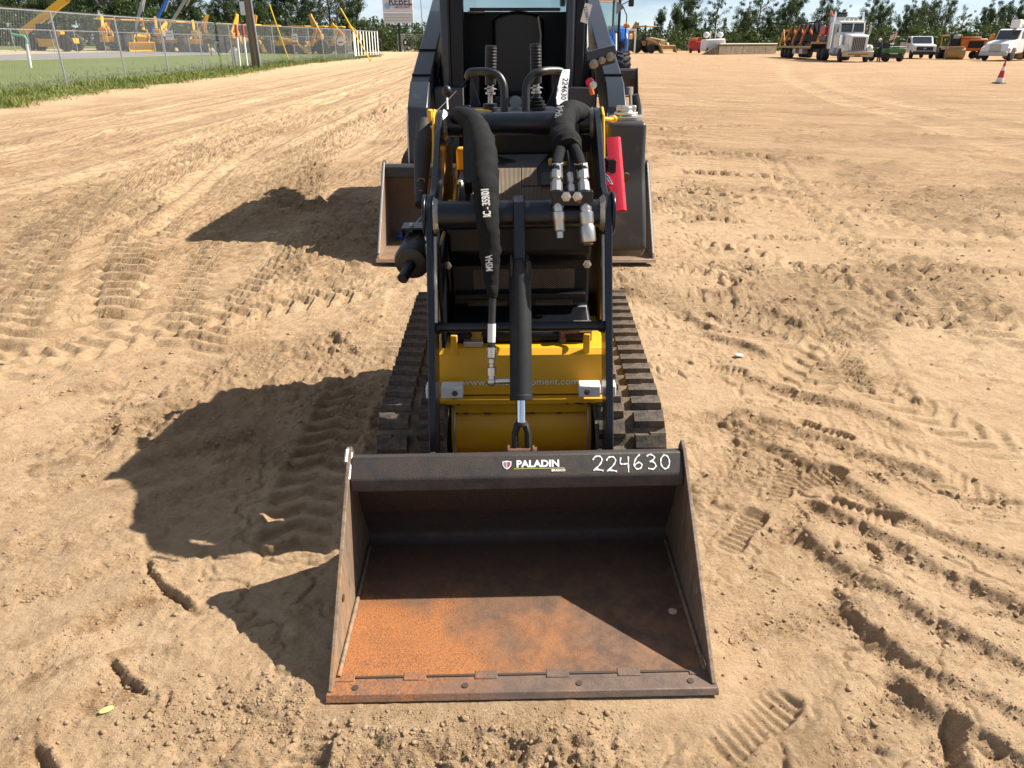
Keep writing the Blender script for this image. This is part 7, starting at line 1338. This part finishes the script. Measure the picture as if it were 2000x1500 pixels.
# ---- bucket truck and yellow loader at the right edge
bt = thing('bucket_truck', 'white bucket truck with folded boom at the right edge', 'truck', onz(1938, 119), R(-52))
q = MB(); q.prism([(0.0, 0.45), (-0.05, 0.9), (0.15, 1.35), (0.6, 1.5), (1.8, 1.65), (2.25, 2.4), (2.5, 2.5), (3.5, 2.5), (3.5, 0.6), (0.2, 0.45)], -0.95, 0.95, 'x'); q.build('cab', M['vwhite'], bt, bevel=0.10, seg=3); q = MB(); q.prism([(1.80, 1.70), (2.24, 2.36), (2.20, 2.40), (1.74, 1.70)], -0.82, 0.82, 'x'); q.build('windscreen', M['dglass'], bt); part(bt, 'grille', 'grille', (-0.45, 0.45, -0.09, -0.05, 0.75, 1.3)); part(bt, 'bumper', 'galv', (-1.1, 1.1, -0.3, -0.08, 0.4, 0.72), bevel=0.05)
for sx in (-1, 1): q = MB(); q.prism([(0.0, 0.62), (0.05, 1.0), (0.6, 1.2), (1.3, 1.15), (1.6, 0.7), (1.4, 0.7), (1.1, 0.98), (0.55, 0.98), (0.3, 0.62)], sx * 0.85, sx * 1.18, 'x'); q.build('fender', M['vwhite'], bt, bevel=0.06); wheel(bt, (sx * 1.0, 0.85, 0.5), 0.5, 0.28, 'cream'); wheel(bt, (sx * 0.95, 5.6, 0.5), 0.5, 0.5, 'cream'); part(bt, 'side_window', 'dglass', (sx * 0.95, sx * 0.965, 2.35, 3.2, 1.75, 2.3), bevel=0); part(bt, 'door_mark', 'paint_white', (sx * 0.952, sx * 0.957, 2.5, 2.9, 1.05, 1.5), bevel=0)
part(bt, 'utility_body', 'galv', (-1.1, 1.1, 3.7, 7.2, 0.75, 1.75), bevel=0.04); part(bt, 'pedestal', 'vwhite', (-0.4, 0.4, 4.4, 5.2, 1.75, 2.6)); beam(bt, 'lower_boom', 'vwhite', [(4.8, 2.7), (7.5, 2.4)], 0.35, 0.35); beam(bt, 'upper_boom', 'vwhite', [(6.6, 2.9), (2.2, 3.0)], 0.25, 0.25, 0.4); part(bt, 'platform', 'vwhite', (0.1, 0.8, 1.6, 2.3, 2.55, 3.2), bevel=0.06)
wl = thing('wheel_loader', 'yellow wheel loader nose in front of the bucket truck, at right edge', 'loader', onz(2012, 117), R(-80)); part(wl, 'rear_frame', 'cat', (-0.9, 0.9, 0.5, 3.5, 0.8, 1.9), bevel=0.1); beam(wl, 'lift_arm', 'tan', [(-1.6, 0.9), (-0.6, 2.0), (1.0, 2.3)], 0.3, 0.35, 0.5); beam(wl, 'lift_arm', 'tan', [(-1.6, 0.9), (-0.6, 2.0), (1.0, 2.3)], 0.3, 0.35, -0.5); part(wl, 'front_frame', 'cat', (-0.6, 0.6, -0.9, 0.6, 0.7, 1.4), bevel=0.08); part(wl, 'cab', 'dglass', (-0.7, 0.7, 0.8, 2.0, 1.9, 3.0), bevel=0.05); part(wl, 'bucket', 'tan', (-0.9, 0.9, -2.2, -1.6, 0.1, 0.6), bevel=0.1)
for sx in (-1, 1):
    for y in (-0.2, 2.4): wheel(wl, (sx * 1.0, y, 0.68), 0.68, 0.5, 'catd')
# ---- cone
M['cone_red'] = mat('cone_red', (0.55, 0.02, 0.04), 0.5, var=0.15, var_scale=4); cn_ = thing('traffic_cone', 'red and white traffic cone standing on the lot', 'cone', onz(1951, 162) + Vector((0, 0, -0.01)))
MB().bb(-0.19, 0.19, -0.19, 0.19, 0, 0.035).build('base', M['plastic'], cn_, bevel=0.01)
for k, (z0, z1, m_) in enumerate(((0.035, 0.21, 'white'), (0.21, 0.47, 'cone_red'), (0.47, 0.63, 'white'), (0.63, 0.84, 'cone_red'))):
    f = lambda z: 0.145 - 0.122 * z / 0.84; q = MB(); q.cyl((0.06 * z0, 0, z0), (0.06 * z1, 0, z1), f(z0), f(z1), n=20); q.build('band', M[m_], cn_)
# ---- far right-centre group
M['planks'] = noise_mat('stained_panel', (0.20, 0.16, 0.11), (0.27, 0.22, 0.16), (0.12, 0.10, 0.08), 0.5, 3.0)
a, b = onz(1400, 106.5), onz(1512, 104.5); wa = thing('loading_ramp', 'long brown-grey concrete ramp wall in front of the woods', 'ramp', a); d = b - a; l = d.length; d.normalize(); rr = Matrix.Rotation(math.atan2(d.y, d.x), 3, 'Z')
for k in range(5): MB().box(d * (l * (k + 0.5) / 5) + Vector((0, 0, 0.58)), (l / 5 - 0.05, 0.5, 1.16), rr).build('panel', M['planks'], wa, bevel=0.02)
MB().box(d * (l / 2) + Vector((0, 0, 1.22)), (l, 0.7, 0.12), rr).build('cap', M['cream'], wa, bevel=0.02)
q = MB(); q.prism([(-1.9, 0.0), (0, 0.0), (0, 1.15)], -0.4, 0.4, 'y'); q.build('ramp_end', M['planks'], wa)
e = thing('tank_trailer', 'white tank trailer with two rounded tops beside the ramp wall', 'trailer', onz(1389, 106), R(10)); q = MB(); q.prism([(-1.3, 0.4), (-1.25, 1.7), (1.35, 1.85), (1.5, 1.2), (0.8, 0.5)], -0.8, 0.8, 'y'); q.build('tank', M['vwhite'], e, bevel=0.15, seg=3)
for x in (-0.9, 0.95): q = MB(); q.ball((x, 0, 2.25), 0.45, 12, 8, (0.9, 0.9, 0.8)); q.build('dome', M['vwhite'], e)
for x in (-0.35, 0.35): bar(e, 'hatch_post', 'white', (x, 0, 1.8), (x, 0, 2.7), 0.08)
for x in (-0.9, -0.2): wheel(e, (x, -0.8, 0.4), 0.4, 0.25, 'plastic')
e = thing('trencher', 'small red-orange machine left of the white tank trailer', 'trencher', onz(1355, 103.5)); part(e, 'body', 'redm', (-0.8, 0.8, -0.6, 0.6, 0.3, 1.5), bevel=0.08); part(e, 'upper_deck', 'orange', (-0.75, 0.3, -0.5, 0.5, 1.5, 1.95), bevel=0.08); part(e, 'control_stand', 'redm', (0.4, 0.85, -0.3, 0.3, 1.5, 2.0)); part(e, 'lamp', 'cone_red', (0.5, 0.9, -0.75, -0.6, 0.7, 1.1), bevel=0.1)
for x in (-0.6, 0.6): wheel(e, (x, -0.6, 0.3), 0.3, 0.3, 'plastic')
a = onz(1222, 104.5); wf = thing('pipe_frame', 'white rectangular pipe frame standing beside the blue tractor', 'frame', a); w_ = 16.5 / 14.1; h_ = ony(1238, 60, a.y).z
for x in (0, w_): MB().bb(x - 0.1, x + 0.1, -0.1, 0.1, 0, h_).build('upright', M['vwhite'], wf, bevel=0.02)
MB().bb(-0.1, w_ + 0.1, -0.1, 0.1, h_ + 0.002, h_ + 0.2).build('crossbar', M['vwhite'], wf, bevel=0.02)
e = thing('compressor', 'small pale machine with black front, right of the tan backhoe', 'compressor', onz(1297, 103), R(15)); part(e, 'shell', 'vwhite', (-0.6, 0.6, -0.3, 0.9, 0.3, 1.3), bevel=0.15); part(e, 'front', 'plastic', (-0.35, 0.35, -0.34, -0.3, 0.4, 1.1), bevel=0.03); bar(e, 'stack', 'galv', (0.4, 0.3, 1.3), (0.4, 0.3, 1.9), 0.06); [wheel(e, (sx * 0.6, 0.2, 0.3), 0.3, 0.2, 'plastic') for sx in (-1, 1)]
# ------------------------------------------------------------------ trees
def leaf_mat(name, c1, c2, c3):
    m = bpy.data.materials.new(name); m.use_nodes = True; n = m.node_tree; L = n.links; b = n.nodes['Principled BSDF']; b.inputs['Roughness'].default_value = 0.6; b.inputs['Specular IOR Level'].default_value = 0.25
    t = n.nodes.new('ShaderNodeTexCoord'); q = n.nodes.new('ShaderNodeTexNoise'); q.inputs['Scale'].default_value = 0.9; q.inputs['Detail'].default_value = 4; L.new(t.outputs['Object'], q.inputs['Vector'])
    oi = n.nodes.new('ShaderNodeObjectInfo'); r = n.nodes.new('ShaderNodeMapRange'); r.inputs[1].default_value = 0.35; r.inputs[2].default_value = 0.65; L.new(q.outputs['Fac'], r.inputs[0])
    a = n.nodes.new('ShaderNodeMix'); a.data_type = 'RGBA'; L.new(r.outputs[0], a.inputs[0]); a.inputs[6].default_value = (*c1, 1); a.inputs[7].default_value = (*c2, 1)
    c = n.nodes.new('ShaderNodeMix'); c.data_type = 'RGBA'; L.new(oi.outputs['Random'], c.inputs[0]); L.new(a.outputs[2], c.inputs[6]); c.inputs[7].default_value = (*c3, 1)
    hm = n.nodes.new('ShaderNodeMath'); hm.operation = 'MULTIPLY'; hm.inputs[1].default_value = 0.6; L.new(oi.outputs['Random'], hm.inputs[0]); L.new(hm.outputs[0], c.inputs[0])
    L.new(c.outputs[2], b.inputs['Base Color']); tr = n.nodes.new('ShaderNodeBsdfTranslucent'); L.new(c.outputs[2], tr.inputs[0]); mx_ = n.nodes.new('ShaderNodeMixShader'); mx_.inputs[0].default_value = 0.35
    L.new(b.outputs[0], mx_.inputs[1]); L.new(tr.outputs[0], mx_.inputs[2]); L.new(mx_.outputs[0], n.nodes['Material Output'].inputs[0]); return m
M['leaf'] = leaf_mat('broad_leaves', (0.050, 0.082, 0.022), (0.030, 0.054, 0.016), (0.072, 0.100, 0.030)); M['needle'] = leaf_mat('pine_needles', (0.035, 0.065, 0.025), (0.055, 0.085, 0.03), (0.06, 0.085, 0.035)); M['bark'] = mat('bark', (0.13, 0.10, 0.075), 0.95, var=0.4, var_scale=3)
def leaf_cloud(cent, rad, per, size, rng, flat=0.75):
    """cent (n,3), rad (n,): random small leaf-clump faces through each ball"""
    C_ = np.repeat(cent, per, 0); Rr = np.repeat(rad, per); n = len(C_)
    d = rng.normal(0, 1, (n, 3)); d /= np.linalg.norm(d, axis=1)[:, None]; p = C_ + d * (Rr * rng.uniform(0.15, 1.0, n) ** 0.5)[:, None] * np.array([1, 1, flat])
    a = rng.normal(0, 1, (n, 3)); a /= np.linalg.norm(a, axis=1)[:, None]; b = np.cross(a, d + 0.3 * rng.normal(0, 1, (n, 3))); b /= np.linalg.norm(b, axis=1)[:, None] + 1e-6; s = size * rng.uniform(0.5, 1.3, n)[:, None]
    V = np.stack([p - a * s, p - b * s * 0.45, p + a * s, p + b * s * 0.45], 1); return V
def mesh_quads(name, V, mt):
    n = len(V); me = bpy.data.meshes.new(name); me.vertices.add(4 * n); me.vertices.foreach_set('co', V.astype(np.float32).ravel()); me.loops.add(4 * n); me.loops.foreach_set('vertex_index', np.arange(4 * n, dtype=np.int32)); me.polygons.add(n)
    me.polygons.foreach_set('loop_start', (np.arange(n) * 4).astype(np.int32)); me.polygons.foreach_set('loop_total', np.full(n, 4, np.int32)); me.update(calc_edges=True); me.materials.append(mt); return me
def make_tree(kind, seed):
    rng = np.random.default_rng(seed); H = 10.0
    tr = MB(); lean = rng.uniform(-0.4, 0.4, 2)
    if kind == 'pine':
        tr.tube([(0, 0, -0.3), (lean[0] * .5, lean[1] * .5, H * .5), (lean[0], lean[1], H * .97)], [0.16, 0.11, 0.03], 7); cs = []; rs = []
        z = H * rng.uniform(0.12, 0.25)
        while z < H * 0.98:
            t = (z - H * 0.15) / (H * 0.83); L_ = 1.9 * (1 - t) ** 0.75 + 0.12
            for k in range(rng.integers(3, 6)):
                a = rng.uniform(0, 6.28); l = L_ * rng.uniform(0.5, 1.1); c0 = Vector((lean[0] * z / H, lean[1] * z / H, z)); e_ = c0 + Vector((math.cos(a) * l, math.sin(a) * l, 0.25 * l - 0.1)); tr.tube([c0, e_], [0.03, 0.01], 4, caps=False)
                for f in (0.55, 1.0): p = c0.lerp(e_, f); cs.append(p[:]); rs.append(0.22 + 0.25 * (1 - t))
            z += rng.uniform(0.25, 0.5)
        V = leaf_cloud(np.array(cs), np.array(rs), 26, 0.14, rng, 0.8); mt = M['needle']
    else:
        spr = {'broad': 3.0, 'tall': 2.0, 'airy': 2.6}[kind]; zb = H * {'broad': 0.18, 'tall': 0.2, 'airy': 0.3}[kind]
        tr.tube([(0, 0, -0.3), (lean[0] * .4, lean[1] * .4, H * .35), (lean[0], lean[1], H * .8)], [0.22, 0.15, 0.04], 8); cs = []; rs = []
        for k in range({'broad': 30, 'tall': 26, 'airy': 20}[kind]):
            z0 = rng.uniform(zb * 0.8, H * .7); t = (z0 - zb) / (H - zb); a = rng.uniform(0, 6.28); l = spr * rng.uniform(0.4, 1.05) * (1.05 - 0.75 * abs(t - 0.25)); c0 = Vector((lean[0] * z0 / H, lean[1] * z0 / H, z0)); e_ = c0 + Vector((math.cos(a) * l, math.sin(a) * l, rng.uniform(0.4, 2.2)))
            if e_.z > H: e_.z = H - rng.uniform(0, .5)
            mid = c0.lerp(e_, 0.5) + Vector((0, 0, 0.2)); tr.tube([c0, mid, e_], [0.07, 0.045, 0.015], 5, caps=False)
            for f in (0.6, 0.85, 1.05): p = c0.lerp(e_, f); cs.append((p.x + rng.normal(0, .25), p.y + rng.normal(0, .25), p.z + rng.normal(0, .25))); rs.append(rng.uniform(0.45, 0.95) * (0.7 if kind == 'airy' else 1.0))
        for k in range(5): cs.append((lean[0] + rng.normal(0, .5), lean[1] + rng.normal(0, .5), H - rng.uniform(0.3, 1.8))); rs.append(rng.uniform(.4, .8))
        V = leaf_cloud(np.array(cs), np.array(rs), {'broad': 90, 'tall': 96, 'airy': 44}[kind], 0.13, rng); mt = M['leaf']
    return tr.mesh('trunk', M['bark']), mesh_quads('crown', V, mt)
TREES = {k: [make_tree(k, 100 + 10 * i + j) for j in range(n)] for i, (k, n) in enumerate((('broad', 4), ('tall', 3), ('airy', 3), ('pine', 4)))}
ORD = lambda n: '%d%s' % (n, 'th' if 10 <= n % 100 <= 20 else {1: 'st', 2: 'nd', 3: 'rd'}.get(n % 10, 'th'))
KN = {'broad': 'broad leafy tree', 'tall': 'tall narrow leafy tree', 'airy': 'thin airy tree', 'pine': 'dark pointed pine'}
COUNT = {}
def plant(kind, x, ytop, Y, where, wid=1.0):
    rng = random.Random(int(x * 13 + Y)); t_, c_ = rng.choice(TREES[kind]); p = ony(x, ytop, Y); g = gz_at(p.x, p.y) if Y < 300 else 0.0; s = (p.z - g) / (8.0 if kind != 'pine' else 9.4)
    COUNT[(where, kind)] = COUNT.get((where, kind), 0) + 1
    e = thing({'pine': 'pine_tree'}.get(kind, 'leafy_tree'), '%s in the %s, %s of its kind from the left' % (KN[kind], where, ORD(COUNT[(where, kind)])), 'tree', (p.x, p.y, g), rng.uniform(0, 6.28), where + ' trees')
    e.scale = (s * wid, s * wid, s); obj_from(t_, 'trunk', e); obj_from(c_, 'crown', e)
# right-hand tree line (top row of each crown read from the photograph)
RT = [(1228, 62, 'pine'), (1246, 45, 'pine'), (1262, 50, 'pine'), (1280, 44, 'pine'), (1293, 28, 'tall'), (1308, 42, 'pine'), (1322, 22, 'tall'), (1338, 6, 'tall'), (1350, -4, 'tall'), (1362, 20, 'broad'), (1378, 44, 'pine'), (1390, 40, 'pine'), (1402, -4, 'airy'), (1418, 36, 'pine'), (1450, 14, 'broad'), (1466, 18, 'broad'), (1486, -4, 'airy'), (1500, 30, 'broad'), (1514, 15, 'broad'), (1530, 16, 'broad'), (1546, 10, 'tall'), (1558, -2, 'tall'), (1576, 40, 'pine'), (1606, 14, 'broad'), (1622, 9, 'broad'), (1640, 14, 'airy'), (1694, 16, 'broad'), (1712, 12, 'broad'), (1732, 8, 'broad'), (1766, 26, 'broad'), (1786, 16, 'broad'), (1804, 10, 'broad'), (1822, 2, 'broad'), (1838, -2, 'airy'), (1856, 14, 'broad'), (1886, 24, 'airy'), (1918, 30, 'broad'), (1936, 16, 'broad'), (1954, 10, 'broad'), (1974, 12, 'broad'), (1994, 8, 'broad'), (2020, 12, 'broad'), (2050, 8, 'broad'), (2085, 14, 'broad')]
for i, (x, yt, k) in enumerate(RT): plant(k, x, yt, 150 + 22 * ((i * 7) % 5) / 4.0, 'right tree line', 0.8 if k != 'broad' else 0.68)
LT = [(-40, -60, 'broad'), (20, -55, 'broad'), (60, -70, 'broad'), (100, -50, 'broad'), (145, -60, 'broad'), (185, -70, 'broad'), (228, -45, 'broad'), (262, -50, 'broad'), (300, -30, 'broad'), (335, -35, 'broad'), (366, -20, 'broad'), (390, 14, 'airy'), (412, 18, 'broad'), (436, -12, 'broad'), (458, 6, 'broad'), (484, -30, 'broad'), (510, 8, 'broad'), (532, 10, 'broad'), (552, -40, 'tall'), (574, -30, 'tall'), (596, -45, 'pine'), (616, -30, 'airy'), (638, -40, 'airy'), (658, -4, 'airy'), (676, 0, 'broad'), (696, 6, 'broad'), (712, 40, 'pine'), (728, 34, 'pine'), (746, 38, 'pine'), (764, 44, 'broad'), (790, 52, 'broad'), (812, 46, 'pine'), (832, 50, 'pine'), (846, 46, 'pine'), (866, 48, 'pine'), (890, 50, 'pine'), (1140, 52, 'pine'), (1180, 50, 'pine'), (1205, 50, 'pine')]
for i, (x, yt, k) in enumerate(LT): plant(k, x, yt, (138 if x < 700 else 165) + 18 * ((i * 7) % 5) / 4.0, 'left tree line', 0.95)
# dense undergrowth filling both tree lines
def woods(name, label, xs, Y0, Y1, top, n, seed):
    rng = np.random.default_rng(seed); px_ = rng.uniform(xs[0], xs[1], n); Yv = rng.uniform(Y0, Y1, n); hh = np.interp(px_, *top) * (0.55 + 0.6 * rng.uniform(0, 1, n)); dd = Yv * _c + 0.65; X = (px_ - 1000) / FPX * dd
    z = relief(X[None], Yv[None])[0][0]; cent = np.stack([X, Yv, z + hh * rng.uniform(0.05, 1, n)], -1); V = leaf_cloud(cent, rng.uniform(0.6, 1.3, n), 26, 0.34, rng); o = obj_from(mesh_quads(name, V, M['leaf']), name); tag(o, label, 'undergrowth', kind='stuff')
woods('undergrowth', 'dense green undergrowth below the right tree line', (1140, 2100), 138, 172, ([1140, 1240, 1500, 1700, 2100], [3.0, 3.3, 3.4, 3.8, 4.0]), 1500, 3)
woods('undergrowth', 'dense green undergrowth below the left tree line', (-80, 930), 128, 158, ([-80, 400, 700, 930], [6.5, 5.5, 4.2, 3.6]), 1500, 4)
